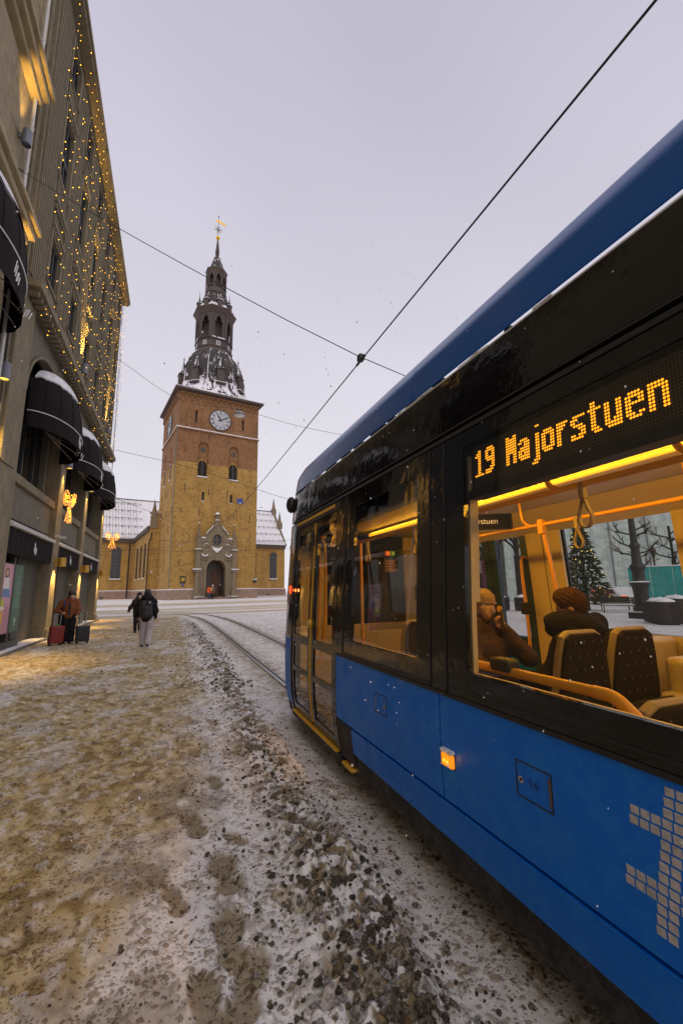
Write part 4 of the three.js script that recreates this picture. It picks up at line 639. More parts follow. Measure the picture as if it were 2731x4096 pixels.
function strokes(h) { // slanted stroke emblem
  const st = (x, y0, y1) => extrude([[x - 0.1 * h, y0], [x - 0.01 * h, y0], [x + 0.1 * h + 0.12 * (y1 - y0), y1], [x + 0.01 * h + 0.12 * (y1 - y0), y1]], 0.012);
  return merge([st(-0.42 * h, -0.1 * h, 0.95 * h), st(-0.22 * h, -0.25 * h, 0.75 * h), st(0.0, -0.45 * h, 0.35 * h), st(0.2 * h, -0.3 * h, 0.45 * h), st(0.4 * h, -0.45 * h, 0.25 * h)]);
}
// dome awnings
function domeAwning(x, yr, zc, a, b, h, val, label, lodge) {
  const t = thing('dome_awning', label, 'awning', [x, yr, zc], 0, 'black dome awnings over the arched windows');
  const surf = (f, nu, nv, flip) => { const pos = [], ind = []; for (let j = 0; j <= nv; j++) for (let i = 0; i <= nu; i++) pos.push(...f(i / nu, j / nv)); for (let j = 0; j < nv; j++) for (let i = 0; i < nu; i++) { const p = j * (nu + 1) + i, q = p + nu + 1; ind.push(p, p + 1, q, p + 1, q + 1, q); } const g = new THREE.BufferGeometry(); g.setAttribute('position', new THREE.Float32BufferAttribute(pos, 3)); g.setIndex(ind); g.computeVertexNormals(); return g; };
  const dome = (o, t0, t1, wav = 0) => (u, v) => { const ph = u * Math.PI, tt = mix(t0 + wav * (fbm(u * 9 + zc, 3, 3) - 0.5), t1, v) * Math.PI / 2, k = Math.pow(Math.cos(tt), 0.8); return [(b + o) * Math.sin(ph) * k, val + (h + o) * Math.sin(tt), (a + o) * Math.cos(ph) * k]; };
  part('canopy', [surf(dome(0, 0, 1), 40, 16), surf(dome(-0.025, 0, 1), 40, 16)], ST.canvas, t);
  const vl = part('valance', [surf((u, v) => { const ph = u * Math.PI, d = 1 + 0.008 * Math.sin(u * 60); return [b * Math.sin(ph) * d, v * val, a * Math.cos(ph) * d]; }, 60, 3), surf((u, v) => { const ph = u * Math.PI; return [(b - 0.02) * Math.sin(ph), v * val, (a - 0.02) * Math.cos(ph)]; }, 60, 3)], ST.canvas, t);
  for (let i = 1; i < 8; i++) { const ph = i / 8; part('seam', tube([...Array(9)].map((_, j) => dome(0.004, 0, 0.97)(ph, j / 8)), 0.011, 4), ST.canvas, t); }
  part('piping', tube([...Array(25)].map((_, i) => { const ph = i / 24 * Math.PI; return [(b + 0.012) * Math.sin(ph), val + 0.01, (a + 0.012) * Math.cos(ph)]; }), 0.018, 5), M.snow, t);
  part('snow_cap', [surf(dome(0.05, 0.42, 0.98, 0.14), 60, 10), surf(dome(0.012, 0.42, 0.98, 0.14), 60, 10)], M.snow, t);
  part('emblem', strokes(0.34).rotateY(Math.PI / 2).translate(b + 0.01, val * 0.45, 0), ST.logo, vl);
  part('emblem', strokes(0.3).rotateY(Math.PI / 2 - 1.0).translate(b * Math.sin(2.35) + 0.03, val * 0.45, a * Math.cos(2.35) - 0.02), ST.logo, vl);
  for (let i = 1; i < 6; i++) { const ph = i / 6 * Math.PI; part('frame_rib', rod([0.02, 0.55, 0], [(b - 0.05) * Math.sin(ph), 0.1, (a - 0.05) * Math.cos(ph)], 0.012), M.steel, t); }
  return t;
}
domeAwning(-4.5, 6.92, -17.62, 2.2, 1.08, 2.05, 0.52, 'large black dome awning nearest the posters with snow along its crown');
domeAwning(-4.5, 7.0, -23.0, 2.18, 1.08, 2.0, 0.5, 'black dome awning in the middle of the row of three');
domeAwning(-4.5, 7.0, -28.6, 2.35, 1.08, 2.0, 0.5, 'small-looking black dome awning farthest along, nearest the church');
domeAwning(-4.55, 8.5, -10.7, 2.1, 0.92, 2.0, 0.8, 'black dome awning with emblem cut off by the left picture edge');

// near stone building
const near = thing('stone_building', 'pale sandstone building with lit cornices at the left picture edge', 'building');
{
  part('core', [box(-14, -4.75, 0, 24, -13.4, 9)], ST.sand2, near);
  const v = [ST.sand, ST.sand2]; let n = 0;
  for (let r = 0; r < 20; r++) for (let c = 0; c < 5; c++) { const y0 = 0.1 + r * 1.18, z1 = -8.6 - c * 0.98 + (r % 2 ? 0.4 : 0), z0 = Math.max(-13.34, z1 - 0.97); if (z0 >= z1 - 0.15 || (y0 > 4.4 && y0 < 10 && z1 > -12.55)) continue; const s = raw('stone_slab', sl(z1 - z0, n), v[hash(r, c) > 0.5 ? 1 : 0], near); s.position.set(-4.75 + 0.01 * hash(c, r, 3), y0, z0); n++; }
  function sl(w) { const k = w.toFixed(2); return (sl.c ??= {})[k] ??= merge([rbox(0, 0.2, 0.008, 1.172, 0.006, w - 0.006, 0.014, 1)]); }
  part('near_wall', box(-4.75, -4.56, 0, 24, -8.6, 9), ST.sand, near);
  part('corner_pier', [rbox(-4.9, -4.5, 0, 24, -13.62, -13.36, 0.02)], ST.stone, near);
  // arched window under the awning
  part('window_glass', box(-4.7, -4.66, 4.6, 9.8, -12.5, -9), ST.glass, near);
  // cornices
  for (const [y, z0, z1] of [[16.5, -13.05, -6], [11.95, -13.3, -6]]) {
    const c = part('cornice', [rbox(-4.75, -4.02, y, y + 0.14, z0, z1, 0.02), rbox(-4.75, -4.14, y - 0.22, y - 0.003, z0 + 0.06, z1, 0.03), rbox(-4.75, -4.3, y - 0.42, y - 0.224, z0 + 0.12, z1, 0.03)], ST.sand, near); part('snow_edge', box(-4.75, -4.04, y + 0.142, y + 0.18, z0 + 0.02, z1), M.snow, c);
  }
  // bay beyond the cornices
  part('bay_window', [extrude([[0, 0], [0.12, 0.3], [0.16, 0.7], [0.16, 3.0], [0.12, 3.3], [0, 3.6]], 2.4, 0.03).translate(-4.54, 12.35, -11.2)], ST.sand2, near); 
  part('downpipe', [rod([-4.42, 12.3, -12.75], [-4.42, 23.5, -12.75], 0.05), rod([-4.42, 0.2, -12.75], [-4.42, 11.5, -12.75], 0.05), ...[13.6, 15.0, 18.2, 20.5].map((y) => cyl(0.065, 0.065, 0.06, -4.42, y, -12.75, 12))], mat('white_pipe', [0.62, 0.60, 0.55], 0.5), near);
  part('cable_run', [tube([[-4.48, 9.4, -13.2], [-4.46, 7, -13.22], [-4.44, 5.4, -13.3], [-4.3, 5.2, -14.2]], 0.02)], M.wire, near);
}
// street-wide band of other houses behind the camera side
// ---------------------------------------------------------------- lamps on the facades
function wallLamp(x, y, z, label, up, k = 34) {
  const t = thing('wall_lamp', label, 'lamp', [x, y, z], 0, 'grey cylinder wall lamps');
  part('housing', [new THREE.CylinderGeometry(0.115, 0.115, 0.46, 20, 1, true).translate(0.16, 0, 0), new THREE.CylinderGeometry(0.108, 0.108, 0.44, 20, 1, true).translate(0.16, 0, 0), new THREE.CylinderGeometry(0.1, 0.1, 0.3, 16).translate(0.16, 0, 0)], ST.grey, t);
  part('bracket', box(-0.02, 0.06, -0.07, 0.07, -0.05, 0.05), ST.grey, t);
  const s = up ? 1 : -1; part('lamp_glow', new THREE.CylinderGeometry(0.1, 0.1, 0.02, 20).translate(0.16, s * 0.19, 0), ST.glow, t);
  const l = spot([0.16, s * 0.215, 0], up ? [0.02, 4, 0] : [-0.02, -3.2, 0], WARM, k, rad(up ? 24 : 30), 0.7, 3); l.name = 'lamp'; t.add(l, l.target); return t;
}
wallLamp(XF + 0.02, 7.12, -20.32, 'grey cylinder wall lamp on the pilaster under the first dome awning', false);
wallLamp(XF + 0.02, 7.3, -25.65, 'grey cylinder wall lamp on the pilaster under the middle dome awning', false);
wallLamp(XF + 0.02, 7.35, -31.6, 'grey cylinder wall lamp on the corner pilaster nearest the church', false);
wallLamp(-4.5, 7.5, -12.9, 'grey cylinder wall lamp glowing at the left picture edge', false, 150);
wallLamp(XF + 0.1, 11.75, -20.95, 'grey uplight on the ledge washing a pier with orange light', true, 240);
wallLamp(XF + 0.1, 11.75, -29.0, 'small grey uplight on the ledge near the far corner', true, 180);
wallLamp(-4.5, 14.2, -12.3, 'grey uplight below the upper cornice of the near building', true, 22);
wallLamp(-4.5, 10.0, -12.95, 'grey uplight below the lower cornice beside the cut-off awning', true, 18);
function goldLamp(z, label) {
  const t = thing('gold_lamp', label, 'lamp', [XF + 0.02, 2.98, z], 0, 'gold half-round wall lamps');
  part('shade', [new THREE.CylinderGeometry(0.15, 0.16, 0.36, 20, 1, true).translate(0.22, 0, 0), new THREE.CylinderGeometry(0.145, 0.155, 0.35, 20, 1, true).translate(0.22, 0, 0), new THREE.CylinderGeometry(0.148, 0.148, 0.012, 20).translate(0.22, 0.172, 0)], ST.gold, t);
  part('bracket', rbox(-0.02, 0.1, -0.16, 0.16, -0.09, 0.09, 0.01), ST.gold, t);
  part('lamp_glow', new THREE.CylinderGeometry(0.07, 0.07, 0.03, 16).translate(0.22, -0.08, 0), ST.glow, t);
  const l = spot([0.2, -0.12, 0], [0.0, -1.6, 0], WARM, 40, rad(42), 0.8, 3); l.name = 'lamp'; t.add(l, l.target); return t;
}
goldLamp(-20.3, 'gold half-round wall lamp above the traveller with suitcases');
goldLamp(-25.65, 'gold half-round wall lamp on the pilaster right of the traveller');
goldLamp(-31.6, 'gold half-round wall lamp on the corner pilaster low down');
const ORD = ['first', 'second', 'third', 'fourth', 'fifth', 'sixth', 'seventh', 'eighth', 'ninth', 'tenth', 'eleventh', 'twelfth', 'thirteenth', 'fourteenth', 'fifteenth', 'sixteenth', 'seventeenth', 'eighteenth', 'nineteenth', 'twentieth', 'tenth from last', 'ninth from last', 'eighth from last', 'seventh from last', 'sixth from last', 'fifth from last', 'fourth from last', 'third from last', 'second from last', 'last'];
// fairy lights: strings hanging down the upper storeys
{
  const oct = new THREE.OctahedronGeometry(0.015, 1);
  for (let k = 0; k < 30; k++) {
    const z = -14.0 - k * 0.597, x0 = -4.06 + rr(0, 0.08), t = thing('light_string', ORD[k] + ' string of golden lights along the store eaves from the near end', 'light string', [x0, 0, z], 0, 'golden light strings on the store');
    const pts = [], y1 = 10.9 - rr(0, 1.4); for (let y = 22.8; y > y1; y -= 0.8) pts.push([rr(-0.1, 0.06), y, rr(-0.12, 0.12)]); pts.push([-0.1, y1, 0]);
    part('wire', tube(pts, 0.005, 3, pts.length * 2), M.wire, t);
    const c = new THREE.CatmullRomCurve3(pts.map((p) => V(...p)), false, 'centripetal'), g = []; const n = 18;
    for (let i = 0; i < n; i++) { if (rnd() < 0.12) continue; const p = c.getPoint((i + rr(0, 0.9)) / n), s = rr(0.7, 1.25); g.push(oct.clone().scale(s, s, s).translate(p.x + 0.02, p.y, p.z)); }
    part('bulbs', g, ST.bulb, t).userData.kind = 'stuff';
  }
}
// lit bows
function bow(pos, turn, label) {
  const t = thing('bow_light', label, 'decoration', pos, turn, 'lit bow decorations');
  const goldGlow = ST.bow ??= emis('bow_light_tube', [1, 0.30, 0.012], 0.8);
  const loop = (s) => [...Array(13)].map((_, i) => { const a = i / 12 * Math.PI * 2; const r = 0.5 * (1 - Math.cos(a)) ; return [s * 0.52 * r, 0.1 + 0.36 * Math.sin(a) * (0.4 + 0.6 * r) + 0.22 * r, 0.05 * Math.sin(a)]; });
  for (const s of [-1, 1]) {
    part('loop', [tube(loop(s), 0.022, 5, 40), tube(loop(s).map(([x, y, z]) => [x * 0.72 + s * 0.05, y * 0.75 + 0.04, z]), 0.014, 5, 30)], goldGlow, t);
    part('tail', [tube([[0, 0.05, 0], [s * 0.14, -0.25, 0.02], [s * 0.28, -0.68, 0]], 0.022, 5), tube([[s * 0.28, -0.68, 0], [s * 0.12, -0.62, 0], [s * 0.05, -0.74, 0], [0.0, 0.05, 0]], 0.02, 5)], goldGlow, t);
    const g = []; for (let i = 0; i < 40; i++) { const a = rr(0, 6.3), r = Math.sqrt(rnd()); g.push(new THREE.OctahedronGeometry(0.02, 0).translate(s * (0.3 + 0.2 * r * Math.cos(a)), 0.26 + 0.26 * r * Math.sin(a), rr(-0.05, 0.05))); } for (let i = 0; i < 20; i++) { const q = rnd(); g.push(new THREE.OctahedronGeometry(0.018, 0).translate(s * (0.05 + 0.16 * q + rr(-0.05, 0.05)), -0.1 - 0.5 * q, rr(-0.03, 0.03))); } part('bulbs', g, ST.bulb, t).userData.kind = 'stuff';
  }
  part('knot', ball(0.09, 0, 0.08, 0), goldGlow, t); part('arm', rod([0, 0.05, 0], [-0.45, 0.05, 0], 0.02), M.steel, t);
  return t;
}
{ const b = bow([-3.95, 5.2, -19.6], 1.38, 'golden lit bow decoration on the pilaster above the traveller'); b.scale.setScalar(1.0); const c = bow([-3.75, 5.2, -31.6], 0.5, 'golden lit bow decoration at the far corner, against the church'); c.scale.setScalar(0.85); }
// camera and cable on the corner
solo('security_camera', [box(-4.4, -4.25, 3.95, 4.05, -20.0, -19.9), rbox(-4.3, -4.05, 3.9, 4.0, -20.1, -20.0, 0.01)], ST.whiteM, 'white security camera on the pilaster beside the folded awning', 'camera');
// ---------------------------------------------------------------- tram
const dirtT = tex(1024, (u, v) => { const n = fbm(u * 18, v * 18, 5, 18, 51), f = fbm(u * 90, v * 70, 3, 90, 52); return clamp(0.42 + 0.55 * (n - 0.3) + 0.3 * (f - 0.5)); });
const saltT = tex(1024, (u, v) => { // road salt mottling, uv in metres over 2 m
  const n = fbm(u * 40, v * 40, 5, 40, 61), f = fbm(u * 120, v * 120, 2, 120, 62), k = sm(0.46, 0.62, 0.7 * n + 0.3 * f); return mix3([0.0, 0.45, 0.90], [0.16, 0.53, 0.90], 0.5 * k);
}, true);
const grimeT = tex(512, (u, v) => { const n = fbm(u * 14, v * 14, 5, 14, 63), f = fbm(u * 70, v * 70, 2, 70, 64), k = sm(0.35, 0.7, 0.6 * n + 0.4 * f); return mix3([0.16, 0.15, 0.155], [0.40, 0.365, 0.36], k); }, true);
const TR = {
  blue: mat('blue_tram_paint', [1, 1, 1], 0.75, { map: rep(saltT, 0.5), roughnessMap: rep(dirtT, 0.5), specularIntensity: 0.55 }),
  roof: mat('blue_roof_paint', [0.002, 0.10, 0.42], 0.22, { specularIntensity: 0.7 }),
  black: mat('black_gloss_glass', [0.010, 0.0095, 0.010], 0.07, { specularIntensity: 1, bumpMap: rep(specks, 0.8), bumpScale: 0.004 }),
  matt: mat('black_trim', [0.016, 0.015, 0.015], 0.5),
  skirt: mat('grimy_skirt', [0.42, 0.42, 0.42], 0.7, { map: rep(grimeT, 0.9), bumpMap: rep(fineBump, 2), bumpScale: 0.004 }),
  tint: mat('tinted_window_glass', [0.62, 0.60, 0.55], 0.0, { transmission: 1, thickness: 0, ior: 1.55 }),
  clear: mat('clear_window_glass', [0.95, 0.96, 0.95], 0.0, { transmission: 1, thickness: 0, ior: 1.5 }), shell: mat('seat_shell', [0.33, 0.28, 0.19], 0.45),
  glass: mat('tram_window_glass', [0.76, 0.77, 0.74], 0.0, { transmission: 1, thickness: 0, ior: 1.52 }),
  cream: mat('cream_liner', [0.66, 0.54, 0.33], 0.5), cream2: mat('cream_plastic', [0.60, 0.52, 0.36], 0.42),
  grip: mat('orange_yellow_rail', [0.82, 0.40, 0.02], 0.35, { clearcoat: 0.4 }),
  yellow: mat('yellow_edge', [0.75, 0.40, 0.02], 0.5),
  seat: mat('dark_seat_fabric', [0.03, 0.024, 0.02], 0.95, { specularIntensity: 0.2 }), patch: mat('seat_weave_square', [0.09, 0.095, 0.08], 0.9),
  blueIn: mat('door_frame_blue', [0.018, 0.05, 0.095], 0.4),
  strap: mat('grey_strap', [0.36, 0.30, 0.20], 0.6),
  floor: mat('grey_floor', [0.13, 0.12, 0.11], 0.8),
  led: emis('led_dot', [1, 0.33, 0.012], 2.4, [0.8, 0.4, 0.05]), ledOff: mat('dim_led', [0.30, 0.20, 0.10], 0.5), ledBoard: mat('led_board', [0.035, 0.027, 0.022], 0.6),
  tubeL: emis('light_strip', [1, 0.44, 0.015], 1.4, [0.9, 0.8, 0.5]),
  orange: emis('marker_lamp', [1, 0.24, 0.005], 0.8, [0.9, 0.35, 0.02]), red: emis('tail_lamp', [1, 0.06, 0.01], 2.0, [0.6, 0.02, 0.02]),
  white: mat('white_decal', [0.78, 0.75, 0.72], 0.5, { map: rep(grainT, 1.5) }),
};
const tram = thing('tram', 'blue and black tram with lit windows and an orange dot-matrix destination display', 'tram');
const TC = 2.75, HW = [[0.15, 1.235], [0.2, 1.25], [0.36, 1.28], [0.56, 1.302], [0.8, 1.308], [1.11, 1.30], [1.5, 1.285], [2.6, 1.215], [2.85, 1.19], [3.04, 1.165], [3.1, 1.155], [3.3, 1.12], [3.42, 1.05], [3.52, 0.92], [3.58, 0.74], [3.62, 0.4], [3.63, 0]];
const TP = [[-6.2, 0.78], [-6.15, 0.88], [-6.08, 0.93], [-5.98, 0.965], [-5.86, 0.985], [-5.72, 0.997], [-5.6, 1]];
const tpr = (z) => pl(TP, z), hwAt = (y) => pl(HW, y), xs = (y, z = 0, side = -1, off = 0) => TC + side * (hwAt(y) * tpr(z) + off);
const lift = (y, z) => y > 2.6 ? y - (y - 2.6) * 0.22 * sm(-5.95, -6.2, z) : y;
function tp(name, side, z0, z1, y0, y1, m, o = {}) { // body panel following the side
  const { off = 0, th = 0.03, parent = tram, ny = Math.max(1, Math.ceil((y1 - y0) / 0.09)), nz = z0 < -5.4 ? 14 : Math.max(1, Math.ceil((z1 - z0) / 0.6)), label, geo } = o;
  const g = new THREE.BoxGeometry(1, y1 - y0, z1 - z0, 1, ny, nz).translate(0, (y0 + y1) / 2, (z0 + z1) / 2), p = g.attributes.position;
  for (let i = 0; i < p.count; i++) { const d = p.getX(i) > 0 ? off : off - th, y = p.getY(i), z = Math.max(-6.2, p.getZ(i)); p.setXYZ(i, xs(y, z, side, d), lift(y, z), z); }
  if (side < 0) { const ix = g.index.array; for (let i = 0; i < ix.length; i += 3) { const t = ix[i]; ix[i] = ix[i + 1]; ix[i + 1] = t; } }
  const c = toCreasedNormals(g, 0.6); if (geo) return c; return part(name, c, m, parent, label);
}
function pane(name, side, z0, z1, y0, y1, off = -0.006, m = TR.glass, parent = tram) {
  const g = new THREE.PlaneGeometry(z1 - z0, y1 - y0, 1, 6), p = g.attributes.position; for (let i = 0; i < p.count; i++) { const y = (y0 + y1) / 2 + p.getY(i), z = (z0 + z1) / 2 + p.getX(i); p.setXYZ(i, xs(y, z, side, off), y, z); } g.computeVertexNormals(); return part(name, g, m, parent);
}
{
  const S = -1, Z1 = 4.6;
  // lower blue panels with real gaps between them, on a black inner shell
  tp('inner_shell', S, -3.9, Z1, 0.36, 1.12, TR.matt, { off: -0.035, th: 0.02 });
  for (const [a, b] of [[-3.885, -2.222], [-2.21, 1.4], [1.412, Z1]]) tp('side_panel', S, a, b, 0.572, 1.105, TR.blue, { ny: 10 });
  for (const [a, b] of [[-3.545, -0.2], [-0.188, Z1]]) tp('lower_panel', S, a, b, 0.365, 0.555, TR.blue, { ny: 5, off: 0.003 });
  tp('lower_corner', S, -3.885, -3.556, 0.25, 0.56, TR.skirt, { off: -0.002 });
  tp('skirt', S, -3.545, Z1, 0.19, 0.36, TR.skirt, { off: -0.012 });
  tp('waist_trim', S, -3.9, Z1, 1.108, 1.128, TR.matt, { off: 0.006 });
  // black band round the windows
  const B = (a, b, c, d, o = {}) => tp('window_surround', S, a, b, c, d, TR.black, o);
  B(-3.9, -3.53, 1.131, 2.59); B(-3.528, -2.452, 1.131, 1.262); B(-3.528, -2.452, 2.452, 2.59); B(-2.45, -2.302, 1.131, 2.59); B(-2.288, -2.142, 1.131, 2.59); B(-2.128, -1.952, 1.131, 2.59);
  B(-1.95, 0.35, 1.131, 1.262); B(-1.95, 0.35, 2.50, 2.59); B(0.352, 0.7, 1.131, 2.59); B(0.702, 3.0, 1.131, 1.262); B(0.702, 3.0, 2.45, 2.59); B(3.002, Z1, 1.131, 2.59);
  for (const z of [-3.72, -2.295, -2.135]) tp('seam_rib', S, z - 0.006, z + 0.006, 1.14, 2.58, TR.matt, { off: 0.006 });
  for (const [a, b, c, d] of [[-3.74, -2.31, 1.135, 1.155], [-2.12, 0.5, 1.16, 1.172]]) tp('window_trim', S, a, b, c, d, TR.matt, { off: 0.005 });
  pane('window', S, -3.53, -2.45, 1.26, 2.454, -0.006, TR.tint); pane('window', S, -1.952, 0.352, 1.26, 2.502); pane('window', S, 0.7, 3.0, 1.26, 2.452);
  // cove, drip rail and roof
  tp('trim_rail', S, -5.55, Z1, 2.593, 2.618, TR.matt, { off: 0.008 }); tp('trim_rail', S, -5.55, Z1, 2.645, 2.655, TR.matt, { off: 0.004 });
  for (const [a, b] of [[-6.3, -5.62], [-5.612, -3.0], [-2.992, -0.6], [-0.592, Z1]]) tp('cove_panel', S, a, b, 2.66, 3.02, TR.black, { ny: 8 });
  tp('cove_backing', S, -6.2, Z1, 2.6, 2.985, TR.matt, { off: -0.034, th: 0.02 });
  const dr = tp('drip_rail', S, -6.0, Z1, 3.022, 3.03, mat('sky_white_drip_rail', [0.9, 0.9, 0.92], 0.4), { off: 0.003, th: 0.02 });  // white colour paints in the bright line of sky along the roof edge
  { let z = -5.5; while (z < 2) { const l = rr(0.05, 0.6); if (rnd() < 0.12) { const g = new THREE.BoxGeometry(0.02, 0.009 + rr(0, 0.004), l, 1, 1, Math.ceil(l / 0.03)).translate(0, 0, 0), p = g.attributes.position; for (let i = 0; i < p.count; i++) { const zz = p.getZ(i), k = fbm((z + zz) * 22, 3, 2); p.setXYZ(i, p.getX(i) * (0.6 + 0.7 * k), p.getY(i) * (0.5 + k), zz); } g.computeVertexNormals(); part('snow_on_rail', g.translate(xs(3.04, z, S, -0.004), 3.034, z + l / 2), M.snow, dr); z += l; } z += rr(0.02, 0.3); } }
  // roof fairings stand off the body: the sky shows through the slot above the drip rail
  for (const [a, b] of [[-6.2, -2.6], [-2.592, 0.6], [0.608, Z1]]) { tp('roof_fairing', S, a, b, 3.06, 3.46, TR.roof, { ny: 14, th: 0.010 }); tp('roof_fairing', 1, a, b, 3.06, 3.46, TR.roof, { ny: 14, th: 0.012 }); }
  part('roof_plate', [box(1.68, 3.82, 2.97, 2.99, -6.0, Z1)], TR.matt, tram);
  for (const [a, b] of [[-5.4, -3.4], [-2.8, -0.6], [0.2, 3.2]]) { const q = part('roof_unit', rbox(TC - 0.5, TC + 0.5, 2.995, 3.36, a, b, 0.04), ST.grey, tram); part('snow_cap', jitter(new THREE.BoxGeometry(0.98, 0.06, b - a - 0.04, 8, 1, 24).translate(TC, 3.39, (a + b) / 2), 0.05, 4), M.snow, q); }
  { const br = [[-1.62, 0.03], [-2.28, 0.12], [-2.62, 0.16], [-2.95, 0.10], [-3.2, 0.26], [-3.62, 0.18], [-3.95, 0.22], [-4.4, 0.3], [-4.9, 0.16], [-5.3, 0.3], [-5.8, 0.5], [0.6, 0.06]]; for (const [z, w] of br) tp('fairing_bracket', S, z - w / 2, z + w / 2, 3.02, 3.08, TR.matt, { off: -0.016, th: 0.03 }); }
  // door
  const D0 = -5.5, D1 = -3.95, DM = -4.725, leafs = [[D0 + 0.012, DM - 0.03], [DM + 0.03, D1 - 0.012]];
  tp('door_header', S, D0, D1, 2.50, 2.59, TR.matt, { off: -0.004 }); tp('header_strip', S, D0 + 0.02, D1 - 0.12, 2.538, 2.572, TR.yellow, { off: 0.004 });
  tp('door_post', S, D1, -3.902, 0.25, 2.59, TR.black, { off: -0.002 }); tp('door_post', S, -5.55, D0, 0.2, 2.59, TR.black, { off: -0.002 });
  leafs.forEach(([a, b], k) => {
    const L = new THREE.Group(); L.name = 'door_leaf'; tram.add(L); const o = { parent: L, off: -0.012 };
    tp('stile', S, a, a + 0.075, 0.26, 2.495, TR.black, o); tp('stile', S, b - 0.075, b, 0.26, 2.495, TR.black, o);
    for (const [y0, y1] of [[0.26, 0.36], [0.74, 0.80], [1.08, 1.17], [2.40, 2.495]]) tp('rail', S, a + 0.076, b - 0.076, y0, y1, TR.black, o);
    for (const [y0, y1] of [[0.36, 0.74], [0.80, 1.08], [1.17, 2.40]]) pane('pane', S, a + 0.07, b - 0.07, y0, y1, -0.024, TR.tint, L);
    tp('edge_strip', S, k ? a - 0.012 : b + 0.002, k ? a - 0.002 : b + 0.012, 0.30, 2.47, TR.yellow, { parent: L, off: -0.008 });
    part('grab_rail', [tube([[xs(1, 0, S, -0.06), 0.9, k ? a + 0.06 : b - 0.06], [xs(1, 0, S, -0.11), 1.0, k ? a + 0.07 : b - 0.07], [xs(2, 0, S, -0.11), 2.2, k ? a + 0.07 : b - 0.07], [xs(2.3, 0, S, -0.06), 2.3, k ? a + 0.06 : b - 0.06]], 0.016, 8)], TR.grip, L);
  });
  tp('door_seal', S, DM - 0.016, DM + 0.016, 0.27, 2.495, M.rubber, { off: -0.016 });
  const bt = part('door_button', new THREE.CylinderGeometry(0.045, 0.045, 0.03, 20).rotateZ(Math.PI / 2).translate(xs(1.33, 0, S, 0.004), 1.33, DM - 0.005), TR.yellow, tram); part('button_face', new THREE.CylinderGeometry(0.026, 0.026, 0.01, 16).rotateZ(Math.PI / 2).translate(xs(1.33, 0, S, 0.022), 1.33, DM - 0.005), M.chrome, bt);
  part('door_sensor', rbox(xs(2.3, 0, S, 0.012), xs(2.3, 0, S, -0.03), 2.2, 2.34, DM - 0.025, DM + 0.025, 0.012), TR.matt, tram);
  const stp = tp('step', S, -5.55, -3.9, 0.19, 0.25, TR.skirt, { off: 0.02, th: 0.2 }); tp('step_edge', S, -5.5, -3.95, 0.248, 0.262, TR.yellow, { off: 0.028, th: 0.06, parent: stp });
  part('step_lamp', rbox(xs(0.22, 0, S, 0.03), xs(0.22, 0, S, -0.05), 0.195, 0.225, -3.82, -3.6, 0.008), TR.yellow, tram);
  // rounded end
  tp('end_panel', S, -6.34, -5.555, 1.131, 2.59, TR.black); tp('end_panel', S, -6.34, -5.555, 0.32, 1.105, TR.blue); tp('end_skirt', S, -6.3, -5.555, 0.18, 0.318, TR.skirt, { off: -0.01 });
  tp('end_panel', 1, -6.34, -5.2, 1.131, 2.59, TR.black); tp('end_panel', 1, -6.34, -5.2, 0.32, 1.105, TR.blue); tp('end_trim', S, -6.3, -5.555, 1.104, 1.132, M.steel, { off: 0.008 });
  { const pts = []; for (let y = 0.2; y <= 3.3; y += 0.1) pts.push([hwAt(y) * 0.80, lift(y, -6.4)]); const sh = [...pts, ...pts.map(([x, y]) => [-x, y]).reverse()]; part('end_wall', extrude(sh, 0.05).translate(TC, 0, -6.22), TR.black, tram); }
  const tl = part('tail_lamp', rbox(xs(1.7, -5.6, S, 0.012), xs(1.7, -5.6, S, -0.02), 1.66, 1.76, -5.66, -5.62, 0.008), TR.red, tram);
  { const l = new THREE.PointLight(lin(1, 0.1, 0.02), 0.05); l.position.set(xs(1.7, -5.6, S, 0.05), 1.71, -5.64); l.castShadow = true; tram.add(l); }
  part('side_camera', [ball(0.1, xs(2.9, -5.9, S, 0.03), 2.92, -5.95, 0.7, 1.2, 0.9, 18), rod([xs(2.9, -5.9, S, -0.1), 2.95, -5.9], [xs(2.9, -5.9, S, 0.05), 2.9, -5.95], 0.04)], TR.matt, tram);
  const fl = part('far_marker', rbox(xs(0.95, -6.0, S, 0.012), xs(0.95, -6.0, S, -0.02), 0.92, 0.98, -6.04, -5.98, 0.01), mat('red_reflector', [0.5, 0.06, 0.02], 0.3), tram);
  part('underframe', [box(1.75, 3.75, 0.16, 0.37, -6.0, Z1)], TR.matt, tram);
  for (const z of [-3.2, -1.4]) part('wheel', [new THREE.CylinderGeometry(0.3, 0.3, 0.12, 24).rotateZ(Math.PI / 2).translate(2.04, 0.31, z), new THREE.CylinderGeometry(0.3, 0.3, 0.12, 24).rotateZ(Math.PI / 2).translate(3.44, 0.31, z)], TR.skirt, tram);
  part('bogie', [box(1.9, 2.0, 0.14, 0.36, -3.7, -0.9)], TR.skirt, tram);

  // fittings on the blue side
  const onS = (g, y, z, o = 0.0) => g.translate(xs(y, z, S, o), y, z); // geometry built with -x outward
  const mk = part('marker_lamp', onS(rbox(-0.022, 0.012, -0.034, 0.034, -0.05, 0.05, 0.012, 3), 0.785, -2.14), TR.orange, tram, 'glowing orange side marker lamp'); part('lamp_rim', onS(rbox(-0.004, 0.014, -0.042, 0.042, -0.058, 0.058, 0.01, 3), 0.785, -2.14, -0.002), TR.matt, mk);
  part('led', [-0.018, 0.012].map((d) => onS(ball(0.006, -0.022, -0.004, d, 1, 1, 1, 8), 0.785, -2.14)), TR.tubeL, mk); part('snow_cap', onS(jitter(rbox(-0.026, 0.01, 0.034, 0.052, -0.05, 0.05, 0.008, 3), 0.012, 30), 0.785, -2.14), M.snow, mk);
